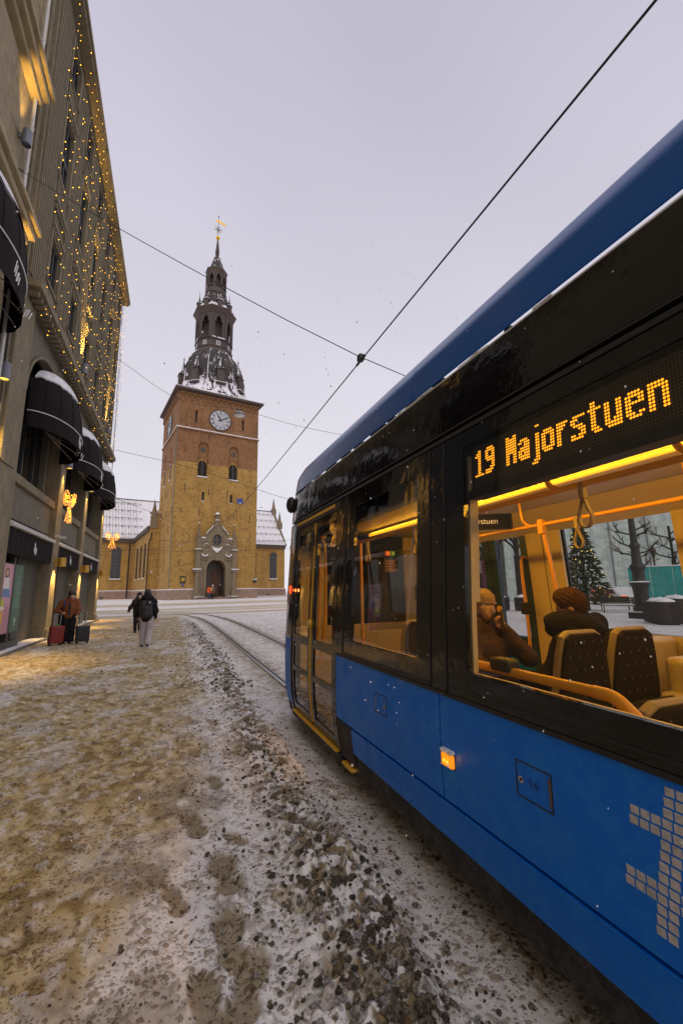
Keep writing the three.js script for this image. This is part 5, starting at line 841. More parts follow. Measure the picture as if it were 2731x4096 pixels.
  { const l = new THREE.PointLight(lin(1, 0.4, 0.03), 0.004); l.position.set(xs(0.785, 0, S, 0.05), 0.785, -2.14); l.castShadow = true; tram.add(l); }
  function flap(z0, z1, y0, y1, text) {
    const f = new THREE.Group(); f.name = 'service_flap'; tram.add(f); const t = 0.0028;
    const o = { parent: f, off: 0.0015, th: 0.003 };
    tp('flap_seam', S, z0, z1, y1 - t, y1 + t, TR.matt, o); tp('flap_seam', S, z0, z1, y0 - t, y0 + t, TR.matt, o); tp('flap_seam', S, z0 - t, z0 + t, y0, y1, TR.matt, { ...o, off: 0.0018 }); tp('flap_seam', S, z1 - t, z1 + t, y0, y1, TR.matt, { ...o, off: 0.0018 });
    return f;
  }
  const f1 = flap(-1.635, -1.445, 0.815, 0.955), f2 = flap(-3.05, -2.87, 0.82, 0.945);
  for (const [f, z, y] of [[f1, -1.605, 0.885], [f2, -2.895, 0.88]]) { const k = part('lock', onS(new THREE.CylinderGeometry(0.014, 0.014, 0.008, 18).rotateZ(Math.PI / 2), y, z, 0.003), M.chrome, f); part('keyhole', onS(new THREE.CylinderGeometry(0.006, 0.006, 0.004, 12).rotateZ(Math.PI / 2), y, z, 0.008), TR.matt, k); }
  part('hinge', onS(rbox(-0.006, 0.004, -0.055, 0.055, -0.005, 0.005, 0.003), 0.885, -1.452), mat('worn_hinge', [0.16, 0.12, 0.09], 0.5, { metalness: 0.6 }), f1); part('hinge', onS(rbox(-0.004, 0.004, -0.04, 0.04, -0.004, 0.004, 0.002), 0.885, -3.04), M.steel, f2);
  { // painted code C6: thin strokes
    const s = 0.026, P = (pts, zc) => tube(pts.map(([u, v]) => [xs(0.888 + v * s, 0, S, 0.0025), 0.888 + v * s, zc + u * s]), 0.0013, 4, 24);
    part('flap_code', [P([[0.35, 0.3], [0.0, 0.5], [-0.35, 0.2], [-0.38, -0.1], [-0.2, -0.45], [0.1, -0.5], [0.36, -0.28]], -1.551), P([[0.3, 0.4], [0.0, 0.45], [-0.3, 0.1], [-0.33, -0.2], [-0.1, -0.5], [0.25, -0.45], [0.33, -0.15], [0.1, 0.08], [-0.25, -0.02]], -1.522)], TR.matt, f1);
  }
  // slanted cross-hatch emblem of pale squares
  const em = new THREE.Group(); em.name = 'square_emblem'; tram.add(em);
  for (let r = 0; r < 14; r++) for (let c = -3; c < 11; c++) { const v = c === 0 || c === 1 || c === 6 || c === 7, h = r === 3 || r === 4 || r === 9 || r === 10; if (!v && !h) continue; const y = 1.072 - 0.0322 * r, z = -0.985 + 0.0335 * c - 0.0062 * r; tp('square', S, z - 0.0135, z + 0.0135, y - 0.0125, y + 0.0125, TR.white, { parent: em, off: 0.0012, th: 0.002, ny: 1, nz: 1 }); }

  // ------------------------------------------------ far side
  const F = 1, W = [[-3.46, -2.32], [-1.95, 0.35], [0.7, 3.0]];
  tp('far_side_panel', F, -5.2, Z1, 0.3, 1.105, TR.blue); tp('far_top', F, -6.3, Z1, 2.46, 3.05, TR.black);
  let z = -3.96; for (const [a, b] of W) { tp('far_surround', F, z, a, 1.131, 2.458, TR.black); tp('far_surround', F, a, b, 1.107, 1.262, TR.black); pane('far_window', F, a, b, 1.262, 2.46, -0.006, TR.clear); z = b; } tp('far_surround', F, z, Z1, 1.131, 2.458, TR.black);
  // far door
  for (const [a, b] of [[-5.2, -5.08], [-4.08, -3.96]]) tp('far_door_post', F, a, b, 0.3, 2.458, TR.blueIn, { th: 0.06 });
  const fd = new THREE.Group(); fd.name = 'far_door'; tram.add(fd);
  tp('centre_post', F, -4.74, -4.5, 0.3, 2.456, TR.blueIn, { parent: fd, th: 0.05, off: -0.02 }); tp('seal', F, -4.63, -4.61, 0.3, 2.456, M.rubber, { parent: fd, off: -0.068, th: 0.01 });
  tp('header', F, -5.08, -4.08, 2.36, 2.456, TR.matt, { parent: fd, off: -0.02 }); tp('rail', F, -5.08, -4.08, 1.02, 1.1, TR.blueIn, { parent: fd, off: -0.015, th: 0.05 });
  for (const [a, b] of [[-5.08, -4.74], [-4.5, -4.08]]) for (const [c, d] of [[1.1, 2.36]]) pane('pane', F, a, b, c, d, -0.03, TR.clear, fd);
  part('door_button', new THREE.CylinderGeometry(0.04, 0.04, 0.03, 18).rotateZ(Math.PI / 2).translate(xs(1.42, 0, F, -0.08), 1.42, -4.54), TR.yellow, fd);

  // ------------------------------------------------ interior
  const I = new THREE.Group(); I.name = 'saloon'; tram.add(I);
  part('floor', box(1.55, 3.95, 0.37, 0.4, -6.2, Z1), TR.floor, I);
  part('ceiling', [box(1.95, 3.55, 2.52, 2.56, -6.1, Z1)], TR.cream, I);
  for (const s of [-1, 1]) part('ceiling_cove', extrude(s > 0 ? [[0, 0], [0.36, 0.24], [0.36, 0.27], [0, 0.03]] : [[0, 0], [0, 0.03], [-0.36, 0.27], [-0.36, 0.24]], 10.6).translate(TC + s * -1.17, 2.3, -6.1), TR.cream, I);
  part('rear_bulkhead', [box(1.7, 3.8, 0.4, 1.2, -6.0, -5.95), box(1.7, 2.1, 1.2, 2.5, -6.0, -5.95), box(3.4, 3.8, 1.2, 2.5, -6.0, -5.95)], TR.cream, I);
  part('front_bulkhead', [box(1.5, 4.0, 0.4, 2.5, Z1 - 0.1, Z1 - 0.05)], TR.cream, I);
  tp('far_liner', F, -3.95, -3.47, 0.4, 2.45, TR.cream, { parent: I, off: -0.05 }); tp('far_liner', F, -3.47, Z1, 0.4, 1.262, TR.cream2, { parent: I, off: -0.05 }); tp('far_liner', F, -2.32, -1.95, 1.263, 2.45, TR.cream, { parent: I, off: -0.05 });
  tp('far_liner', F, -6.0, Z1, 2.452, 2.62, TR.cream, { parent: I, off: -0.05 }); tp('liner_seam', F, -3.715, -3.708, 0.5, 2.45, TR.matt, { parent: I, off: -0.079, th: 0.004 });
  tp('near_liner', S, -3.95, Z1, 0.4, 1.255, TR.cream, { parent: I, off: -0.04 }); tp('near_liner', S, -2.45, -1.96, 1.256, 2.45, TR.cream, { parent: I, off: -0.05 });
  tp('near_pillar', S, -2.12, -2.0, 1.256, 2.2, TR.cream, { parent: I, off: -0.07, th: 0.02 }); tp('pillar_cover', S, -2.1, -1.99, 1.62, 2.2, TR.cream2, { parent: I, off: -0.1, th: 0.03 });
  part('air_vent', [...Array(18)].map((_, i) => box(1.9 + i * 0.006, 1.903 + i * 0.006, 2.5, 2.519, -5.5, 4)), TR.floor, I).userData.kind = 'stuff';
  // ceiling light strip
  for (const x of [2.68]) {
    part('light_strip', rbox(x - 0.012, x + 0.012, 2.458, 2.49, -5.7, 4.2, 0.006), TR.tubeL, I); part('light_housing', box(x - 0.05, x + 0.05, 2.491, 2.52, -5.7, 4.2), TR.cream, I);
    for (const s of [-1, 1]) { const a = new THREE.RectAreaLight(lin(1, 0.47, 0.035), 34, 9.6, 0.024); a.position.set(x + s * 0.015, 2.474, -0.8); a.rotation.set(0, -s * Math.PI / 2, 0); I.add(a); }
    for (const [zc, l] of [[-3.6, 4], [0.6, 4]]) { const a = new THREE.RectAreaLight(lin(1, 0.47, 0.035), 96, 0.024, l); a.position.set(x, 2.454, zc); a.lookAt(x, 0, zc); a.rotation.set(-Math.PI / 2, 0, 0); I.add(a); }
  }
  // grab rails
  const gr = (n, p, r = 0.017) => part(n, tube(p, r, 10, p.length * 8), TR.grip, I);
  gr('grab_rail', [[2.18, 2.28, -5.3], [2.18, 2.28, -3], [2.18, 2.27, 0], [2.18, 2.27, 4]], 0.019); gr('grab_rail', [[3.22, 2.27, -5.3], [3.22, 2.27, -3], [3.22, 2.28, 0], [3.22, 2.28, 4]], 0.018);
  for (const zz of [-5.0, -3.1, -1.95, -1.2, 0.5]) { gr('rail_hanger', [[2.18, 2.28, zz + 0.05], [2.16, 2.32, zz], [2.14, 2.5, zz - 0.03]], 0.017); }
  for (const zz of [-4.2, -3.25, -1.75]) gr('rail_hanger', [[3.22, 2.28, zz + 0.06], [3.21, 2.33, zz], [3.2, 2.52, zz - 0.02]], 0.015);
  gr('pole', [[3.22, 2.27, -3.04], [3.24, 2.1, -3.03], [3.28, 1.8, -3.02], [3.30, 1.4, -3.0], [3.30, 0.4, -3.0]], 0.019); gr('pole', [[2.2, 2.28, -4.95], [2.2, 0.4, -4.95]], 0.019);
  part('pole_clamp', [rbox(3.19, 3.25, 2.18, 2.32, -3.07, -3.01, 0.01)], TR.grip, I); part('pole_sleeve', rod([3.30, 0.9, -3.0], [3.30, 1.36, -3.0], 0.034, 0.028), TR.cream2, I);
  gr('door_handle', [[3.96, 2.02, -3.98], [3.86, 2.04, -3.98], [3.84, 1.9, -3.98], [3.84, 1.4, -3.96], [3.84, 1.0, -3.96]], 0.019); part('validator', rbox(3.80, 3.9, 1.38, 1.52, -4.02, -3.93, 0.02), TR.matt, I);
  gr('wall_rail', [[3.98, 1.12, -2.3], [3.84, 1.12, -2.3], [3.82, 1.26, -2.28], [3.82, 1.275, -2.1], [3.82, 1.27, 0.5]], 0.021);
  const wr = part('window_rail', rbox(1.605, 1.65, 1.25, 1.295, -2.35, -1.33, 0.02, 4), TR.grip, I); part('rail_end', tube([[1.63, 1.272, -1.36], [1.635, 1.262, -1.27], [1.65, 1.2, -1.2]], 0.026, 10), TR.grip, wr); part('rail_button', rbox(1.585, 1.675, 1.27, 1.335, -1.94, -1.8, 0.02, 3), TR.matt, wr);
  // hand straps
  const strap = (x, y, zz) => { const s = new THREE.Group(); s.name = 'hand_strap'; s.position.set(x, y, zz); I.add(s); part('clip', rbox(-0.022, 0.022, -0.075, 0.025, -0.016, 0.016, 0.006), TR.strap, s); const P = [[0, -0.07, 0], [0, -0.12, 0.018], [0, -0.19, 0.042], [0, -0.235, 0.022], [0, -0.24, 0], [0, -0.235, -0.022], [0, -0.19, -0.042], [0, -0.12, -0.018]]; const g = tube(P, 0.006, 6, 40, true); g.scale(3.2, 1, 1); part('loop', g, TR.strap, s); };
  for (const zz of [-1.74, -3.6, -4.7]) strap(2.18, 2.265, zz); for (const zz of [-2.66, -4.0, -4.9]) strap(3.22, 2.255, zz);
  // seats
  function seat(x, zz, face, low = 0) { // face +1: sitter looks toward +z
    const s = new THREE.Group(); s.name = 'seat'; s.position.set(x, 0.4, zz); s.scale.y = 1 - low; s.rotation.y = face > 0 ? 0 : Math.PI; I.add(s); // local: back at z = 0, sitter toward +z
    const bk = [[-0.24, 0.42], [-0.235, 0.62], [-0.2, 0.86], [-0.17, 0.97], [-0.12, 1.0], [0.12, 1.0], [0.17, 0.97], [0.2, 0.86], [0.235, 0.62], [0.24, 0.42]];
    part('shell', [extrude(bk.map(([u, v]) => [u * 1.0, v * 1.0 - 0.01]), 0.028, 0.012).rotateX(-0.1).translate(0, 0, 0.05), rbox(-0.24, 0.24, 0.36, 0.40, 0.02, 0.5, 0.02)], TR.shell, s);
    const c = part('cushion', [extrude(bk.map(([u, v]) => [u * 0.9, v * 0.975]), 0.03, 0.012).rotateX(-0.1).translate(0, 0, 0.10), extrude(bk.map(([u, v]) => [u * 0.94, v * 0.975]), 0.02, 0.006).rotateX(-0.1).translate(0, 0.0, 0.016), rbox(-0.21, 0.21, 0.40, 0.45, 0.08, 0.5, 0.02)], TR.seat, s);
    const pt = []; for (let i = 0; i < 5; i++) for (let j = 0; j < 6; j++) { const u = -0.16 + i * 0.08 + (j % 2) * 0.03, v = 0.48 + j * 0.09; if (Math.abs(u) < 0.17) { pt.push(box(u - 0.006, u + 0.006, v - 0.008, v + 0.008, 0.146, 0.15).rotateX(-0.1), box(u - 0.006, u + 0.006, v - 0.008, v + 0.008, -0.001, 0.003).rotateX(-0.1)); } } part('weave_squares', pt, TR.patch, c).userData.kind = 'stuff';
    part('pedestal', box(-0.1, 0.1, 0, 0.36, 0.1, 0.4), TR.cream2, s);
  }
  seat(2.62, -2.28, -1); seat(3.12, -2.28, -1); seat(1.92, -1.28, -1, 0.16); seat(2.44, -1.28, -1, 0.16); seat(3.5, -1.6, -1); seat(2.3, -3.75, 1); seat(2.8, -3.75, 1); seat(1.95, 0.4, -1); seat(3.4, 0.4, -1);
  part('heater_box', [rbox(3.35, 3.98, 0.4, 1.18, -2.2, 0.4, 0.05, 3), rbox(3.25, 3.98, 0.4, 0.95, -2.2, 0.4, 0.04, 3)], TR.cream2, I); part('seat_console', [rbox(3.3, 3.95, 0.4, 1.26, -2.62, -2.44, 0.04, 3)], TR.cream2, I);
  // patterned side board under the window rail
  const patT = tex(256, (u, v) => { const n = fbm(u * 7, v * 7, 3, 7, 90), l = Math.abs(Math.sin((u * 9 + n * 6) * 3.1)); return mix3([0.62, 0.52, 0.36], [0.12, 0.2, 0.28], sm(0.5, 0.62, n) * sm(0.3, 0.8, l)); }, true);
  const pm = mat('flower_printed_board', [1, 1, 1], 0.5); pm.map = rep(patT, 2); tp('side_board', S, -2.3, -1.3, 0.75, 1.245, pm, { parent: I, off: -0.075, th: 0.01 });
  // stop screen and notices
  { const c = document.createElement('canvas'); c.width = 512; c.height = 128; const q = c.getContext('2d'); q.fillStyle = '#15171a'; q.fillRect(0, 0, 512, 128); q.fillStyle = '#d8dade'; q.font = '64px sans-serif'; q.fillText('Majorstuen', 70, 86); const t = new THREE.CanvasTexture(c); t.colorSpace = THREE.SRGBColorSpace; const m = mat('stop_screen', [1, 1, 1], 0.6, { specularIntensity: 0.15, emissive: lin(1, 1, 1), emissiveIntensity: 0.22 }); m.map = t; m.emissiveMap = t; const s = part('stop_screen', rbox(-0.34, 0.34, -0.09, 0.09, -0.03, 0.03, 0.01).translate(2.05, 2.33, -5.75), TR.matt, I); const f = shade(new THREE.Mesh(new THREE.PlaneGeometry(0.64, 0.16).translate(2.05, 2.33, -5.717), m)); f.name = 'screen_face'; s.add(f); const s2 = part('stop_screen', rbox(-0.3, 0.3, -0.08, 0.08, -0.03, 0.03, 0.01).rotateY(-0.5).translate(2.95, 2.36, -3.55), TR.matt, I); const f2 = shade(new THREE.Mesh(new THREE.PlaneGeometry(0.56, 0.14).translate(0, 0, 0.032).rotateY(-0.5).translate(2.95, 2.36, -3.55), m)); f2.name = 'screen_face'; s2.add(f2); }
  { const n = part('window_notice', box(xs(1.57, 0, S, -0.02), xs(1.57, 0, S, -0.018), 1.52, 1.625, -3.1, -3.04), mat('white_paper', [0.75, 0.75, 0.78], 0.7), I); part('print_lines', [0, 1, 2, 3].map((i) => box(xs(1.57, 0, S, -0.0175), xs(1.57, 0, S, -0.0165), 1.608 - i * 0.012, 1.611 - i * 0.012, -3.092, -3.06 + 0.008 * (i % 2))), TR.matt, n); }
  part('window_card', box(xs(1.75, 0, S, -0.03), xs(1.75, 0, S, -0.028), 1.62, 1.72, -2.53, -2.48), mat('grey_card', [0.4, 0.38, 0.3], 0.7), I);
  { const e = part('safety_sign', box(2.55, 2.62, 2.12, 2.18, -4.96, -4.955), mat('red_sign', [0.55, 0.08, 0.03], 0.5), I); part('first_aid_sign', box(2.625, 2.69, 2.12, 2.18, -4.96, -4.955), mat('green_sign', [0.02, 0.28, 0.08], 0.5), e); part('cross', [box(2.645, 2.67, 2.145, 2.155, -4.954, -4.952), box(2.652, 2.663, 2.13, 2.17, -4.951, -4.949)], mat('white_print', [0.75, 0.75, 0.75], 0.5), e); part('sign_arrows', [box(2.567, 2.575, 2.13, 2.17, -4.954, -4.95), box(2.592, 2.60, 2.13, 2.17, -4.954, -4.95)], mat('white_print', [0.75, 0.75, 0.75], 0.5), e); part('rule_lines', [...Array(8)].map((_, i) => box(2.54, 2.70 - 0.01 * (i % 3), 2.06 - i * 0.02, 2.064 - i * 0.02, -4.956, -4.953)), TR.yellow, e); part('glass_screen', box(2.3, 3.0, 1.2, 2.2, -4.975, -4.965), TR.glass, I); }

  // ------------------------------------------------ destination display
  const DD = new THREE.Group(); DD.name = 'destination_display'; tram.add(DD);
  const y0 = 2.205, lean = (HW[7][1] - HW[6][1]) / (HW[7][0] - HW[6][0]);
  tp('casing', S, -1.945, 0.34, 2.19, 2.49, TR.matt, { parent: DD, off: -0.085, th: 0.05 }); tp('lower_lip', S, -1.945, 0.34, 2.185, 2.235, TR.matt, { parent: DD, off: -0.03, th: 0.05 });
  tp('board', S, -1.93, -0.76, 2.238, 2.488, TR.ledBoard, { parent: DD, off: -0.045, th: 0.01 });
  const G = { 1: ['..#..', '.##..', '###..', '..#..', '..#..', '..#..', '..#..', '..#..', '..#..', '..#..', '#####'], 9: ['.###.', '##.##', '#...#', '#...#', '##.##', '.####', '....#', '....#', '...##', '#.##.', '###..'], M: ['#...#', '##.##', '##.##', '#####', '#.#.#', '#.#.#', '#.#.#', '#...#', '#...#', '#...#', '#...#'], a: ['', '', '', '.###.', '#..##', '...##', '.####', '##.##', '#..##', '##.##', '.##.#'], j: ['..#', '...', '...', '..#', '..#', '..#', '..#', '..#', '..#', '..#', '..#', '..#', '.##', '##.'], o: ['', '', '', '.###.', '##.##', '#...#', '#...#', '#...#', '#...#', '##.##', '.###.'], r: ['', '', '', '#.##', '###.', '##..', '#...', '#...', '#...', '#...', '#...'], s: ['', '', '', '.####', '##...', '#....', '.###.', '...##', '....#', '#..##', '####.'], t: ['', '.#..', '.#..', '####', '.#..', '.#..', '.#..', '.#..', '.#..', '.##.', '..##'], u: ['', '', '', '#...#', '#...#', '#...#', '#...#', '#...#', '#..##', '##.##', '.##.#'], e: ['', '', '', '.###.', '##.##', '#...#', '#####', '#....', '#....', '##..#', '.###.'], n: ['', '', '', '#.##.', '##.##', '#...#', '#...#', '#...#', '#...#', '#...#', '#...#'] };
  const pit = 0.0121, pv = 0.0137, rows = 17, colsN = 94, on = new Set(); let cx = 1;
  for (const ch of '19 Majorstuen') { if (ch === ' ') { cx += 6; continue; } const g = G[ch], w = Math.max(...g.map((l) => l.length)); g.forEach((l, r) => [...l].forEach((q, c) => { if (q === '#') { on.add((cx + c) + ',' + (r + 2)); on.add((cx + c + 1) + ',' + (r + 2)); } })); cx += w + 2; }
  const lit = [], off = [], dot = (c, r, R, n) => { const y = 2.474 - r * pv, zz = -1.905 + c * pit; return new THREE.CircleGeometry(R, n).rotateY(-Math.PI / 2).translate(xs(y, zz, S, -0.043), y, zz); };
  for (let r = 0; r < rows; r++) for (let c = 0; c < colsN; c++) (on.has(c + ',' + r) ? lit : off).push(dot(c, r, on.has(c + ',' + r) ? 0.0052 : 0.0026, on.has(c + ',' + r) ? 8 : 5));
  const dl = part('led_dots', lit, TR.led, DD, 'orange dots spelling 19 Majorstuen'); dl.userData.kind = 'stuff'; part('unlit_dots', off, TR.ledOff, DD).userData.kind = 'stuff';
}
// ---------------------------------------------------------------- people
const weaveB = rep(fineBump, 9);
const PM = {
  skin: mat('skin', [0.52, 0.32, 0.22], 0.6), hairD: mat('dark_hair', [0.02, 0.013, 0.010], 0.6), hairB: mat('brown_hair', [0.085, 0.042, 0.018], 0.7, { bumpMap: rep(fineBump, 18), bumpScale: 0.004, specularIntensity: 0.25 }), eye: mat('eye', [0.02, 0.015, 0.012], 0.2),
  blackCoat: mat('black_padded_coat', [0.016, 0.014, 0.017], 0.75, { bumpMap: weaveB, bumpScale: 0.004, specularIntensity: 0.25 }), darkCoat: mat('dark_brown_coat', [0.028, 0.021, 0.02], 0.8, { bumpMap: weaveB, bumpScale: 0.004, specularIntensity: 0.25 }),
  pale: mat('pale_grey_trousers', [0.42, 0.385, 0.40], 0.85, { bumpMap: weaveB, bumpScale: 0.004, specularIntensity: 0.25 }), darkT: mat('dark_trousers', [0.016, 0.014, 0.015], 0.85, { specularIntensity: 0.25 }), shoeD: mat('black_shoe', [0.014, 0.013, 0.013], 0.6), shoeL: mat('pale_shoe', [0.42, 0.37, 0.32], 0.7),
  orange: mat('orange_brown_jacket', [0.20, 0.058, 0.014], 0.8, { bumpMap: weaveB, bumpScale: 0.006 }), bright: mat('orange_jacket', [0.62, 0.09, 0.015], 0.8), brown: mat('brown_padded_jacket', [0.075, 0.038, 0.018], 0.75, { bumpMap: weaveB, bumpScale: 0.005 }),
  knit: mat('ribbed_beige_knit', [0.48, 0.35, 0.21], 0.95, { bumpMap: rep(fineBump, 14), bumpScale: 0.008 }), blueS: mat('blue_strap', [0.02, 0.03, 0.22], 0.6), cream: mat('cream_coat', [0.62, 0.52, 0.38], 0.9), tanC: mat('tan_trousers', [0.16, 0.08, 0.05], 0.9), jeans: mat('blue_jeans', [0.04, 0.05, 0.09], 0.9),
};
const B = (a, ra, b, rb) => [...a, ra, ...b, rb];
const handGeo = (() => { const c = {}; return (curl) => c[curl] ??= (() => { // palm at the origin pointing down -y, thumb toward +x
  const bones = [B([0, -0.01, 0], 0.024, [0, -0.07, 0.004], 0.02), B([-0.02, -0.02, 0], 0.018, [-0.026, -0.075, 0.003], 0.015), B([0.022, -0.02, 0], 0.017, [0.022, -0.075, 0.003], 0.015)];
  [[0.026, 0.070], [0.009, 0.080], [-0.009, 0.074], [-0.026, 0.058]].forEach(([x, l]) => { const a = curl * 0.9, b = curl * 1.9; const p1 = [x, -0.085 - l * 0.5 * Math.cos(a), 0.004 + l * 0.5 * Math.sin(a)], p2 = [x, p1[1] - l * 0.5 * Math.cos(b), p1[2] + l * 0.5 * Math.sin(b)]; bones.push(B([x, -0.078, 0.003], 0.0095, p1, 0.0088), B(p1, 0.0088, p2, 0.0075)); });
  bones.push(B([0.03, -0.02, 0.006], 0.012, [0.05, -0.055, 0.02], 0.0105), B([0.05, -0.055, 0.02], 0.0105, [0.05 - 0.01 * curl, -0.085, 0.03 + 0.01 * curl], 0.009));
  return cloth(bones, 0.0055, 0.008);
})(); })();
function placeHand(w, e, curl, side, roll = 0) { // wrist w, from elbow e
  const d = V(...w).sub(V(...e)).normalize(), q = new THREE.Quaternion().setFromUnitVectors(V(0, -1, 0), d), g = handGeo(curl).clone(); g.scale(side, 1, 1); if (side < 0) { const ix = g.index.array; for (let i = 0; i < ix.length; i += 3) { const t = ix[i]; ix[i] = ix[i + 1]; ix[i + 1] = t; } } g.rotateY(roll); g.applyQuaternion(q); g.translate(...w); g.computeVertexNormals(); return g;
}
function headBones(c, f) { // c centre of the skull, f facing [x, y, z]
  const F = V(...f).normalize(), R = V(0, 1, 0).cross(F).normalize(), U = F.clone().cross(R).normalize(), at = (r, u, w) => [c[0] + R.x * r + U.x * u + F.x * w, c[1] + R.y * r + U.y * u + F.y * w, c[2] + R.z * r + U.z * u + F.z * w];
  return { at, bones: [B(at(0, 0.03, -0.02), 0.088, at(0, 0.015, 0.015), 0.082), B(at(0, -0.03, 0.03), 0.066, at(0, -0.085, 0.052), 0.036), B(at(0, 0.0, 0.088), 0.011, at(0, -0.035, 0.106), 0.014), B(at(-0.082, -0.01, -0.01), 0.012, at(-0.084, -0.035, -0.005), 0.012), B(at(0.082, -0.01, -0.01), 0.012, at(0.084, -0.035, -0.005), 0.012), B(at(-0.035, 0.018, 0.078), 0.012, at(0.035, 0.018, 0.078), 0.012), B(at(-0.016, -0.062, 0.085), 0.011, at(0.016, -0.062, 0.085), 0.011)],
    eyes: [ball(0.0095, ...at(-0.031, -0.004, 0.083)), ball(0.0095, ...at(0.031, -0.004, 0.083))], mouth: rod(at(-0.022, -0.063, 0.096), at(0.022, -0.063, 0.096), 0.0035) };
}
function figure(name, label, pos, turn, J, o) {
  const t = thing(name, label, 'person', pos, turn, o.group);
  const h = o.cell ?? 0.02, H = headBones(J.head, J.face ?? [0, 0, 1]);
  const bodyB = [...H.bones, B(J.neck, 0.055, [J.head[0], J.head[1] - 0.07, J.head[2] - 0.01], 0.052), B(J.hip, 0.12, J.chest, 0.13), B(J.chest, 0.12, J.neck, 0.06)];
  for (const s of ['L', 'R']) { bodyB.push(B(J['sh' + s], 0.05, J['el' + s], 0.04), B(J['el' + s], 0.042, J['wr' + s], 0.026), B(J['hp' + s], 0.085, J['kn' + s], 0.055), B(J['kn' + s], 0.055, J['an' + s], 0.035)); }
  const body = cloth(bodyB, Math.min(h, 0.014), 0.03), hands = o.hands === false ? [] : ['L', 'R'].map((s) => placeHand(J['wr' + s], J['el' + s], (o.curl ?? {})[s] ?? 0.5, s === 'L' ? -1 : 1, (o.roll ?? {})[s] ?? 0));
  part('body', [body, ...hands], o.skin ?? PM.skin, t);
  part('eyes', H.eyes, PM.eye, t); part('mouth', H.mouth, mat('lips', [0.30, 0.10, 0.08], 0.6), t);
  const fat = o.fat ?? 1, jk = [B(J.hip, 0.165 * fat, J.chest, 0.175 * fat), B([J.hip[0] - 0.07, J.hip[1] - (o.hem ?? 0.05), J.hip[2]], 0.13 * fat, [J.chest[0] - 0.09, J.chest[1], J.chest[2]], 0.125 * fat), B([J.hip[0] + 0.07, J.hip[1] - (o.hem ?? 0.05), J.hip[2]], 0.13 * fat, [J.chest[0] + 0.09, J.chest[1], J.chest[2]], 0.125 * fat), B(J.chest, 0.14, J.neck, 0.085), B(J.neck, 0.092, [J.neck[0], J.neck[1] + 0.03, J.neck[2]], 0.088)];
  for (const s of ['L', 'R']) { const e = J['el' + s], w = J['wr' + s]; jk.push(B(J['sh' + s], 0.092 * fat, e, 0.07 * fat), B(e, 0.072 * fat, mixv(e, w, 0.93), 0.052 * fat), B(J.neck, 0.085, J['sh' + s], 0.088)); }
  part('jacket', cloth(jk, h, 0.05, o.fold ?? 0.03, 8), o.jacket, t);
  if (!o.noLegs) {
    const lg = [B(J.hip, 0.13, mixv(J.hip, J.chest, 0.15), 0.12)]; for (const s of ['L', 'R']) lg.push(B(J['hp' + s], 0.112 * (o.loose ?? 1), J['kn' + s], 0.082 * (o.loose ?? 1)), B(J['kn' + s], 0.082 * (o.loose ?? 1), mixv(J['kn' + s], J['an' + s], 0.93), 0.064 * (o.loose ?? 1) * (o.flare ?? 1)));
    part('trousers', cloth(lg, h, 0.03, 0.022, 10), o.trousers, t);
    for (const s of ['L', 'R']) { const a = J['an' + s], d = J['toe' + s] ?? [0, 0, 1]; part('shoe', cloth([B([a[0] - d[0] * 0.05, a[1] - 0.035, a[2] - d[2] * 0.05], 0.042, [a[0] + d[0] * 0.05, a[1] - 0.03, a[2] + d[2] * 0.05], 0.045), B([a[0], a[1] - 0.035, a[2]], 0.042, [a[0] + d[0] * 0.16, a[1] - 0.045 + (d[1] ?? 0) * 0.16, a[2] + d[2] * 0.16], 0.036), B([a[0], a[1] + 0.03, a[2]], 0.048, [a[0], a[1] - 0.02, a[2]], 0.045)], 0.011, 0.02, 0, 9, (x, y) => (a[1] - 0.083 - y)), o.shoe, t); }
  }
  return { t, H, J };
}
const mixv = (a, b, t) => [mix(a[0], b[0], t), mix(a[1], b[1], t), mix(a[2], b[2], t)];
const stand = (k = 1, q = {}) => { const J = { head: [0, 1.66, 0.015], neck: [0, 1.50, -0.01], chest: [0, 1.28, 0], hip: [0, 0.96, 0], shL: [-0.185, 1.42, -0.01], shR: [0.185, 1.42, -0.01], elL: [-0.25, 1.14, -0.03], elR: [0.25, 1.14, -0.03], wrL: [-0.26, 0.88, 0.05], wrR: [0.26, 0.88, 0.05], hpL: [-0.095, 0.92, 0], hpR: [0.095, 0.92, 0], knL: [-0.10, 0.50, 0.02], knR: [0.10, 0.50, 0.02], anL: [-0.105, 0.083, -0.01], anR: [0.105, 0.083, -0.01], ...q }; for (const n of Object.keys(J)) if (!n.startsWith('toe') && n !== 'face') J[n] = J[n].map((x, i) => (n.startsWith('an') && i === 1 ? x : x * k)); return J; };

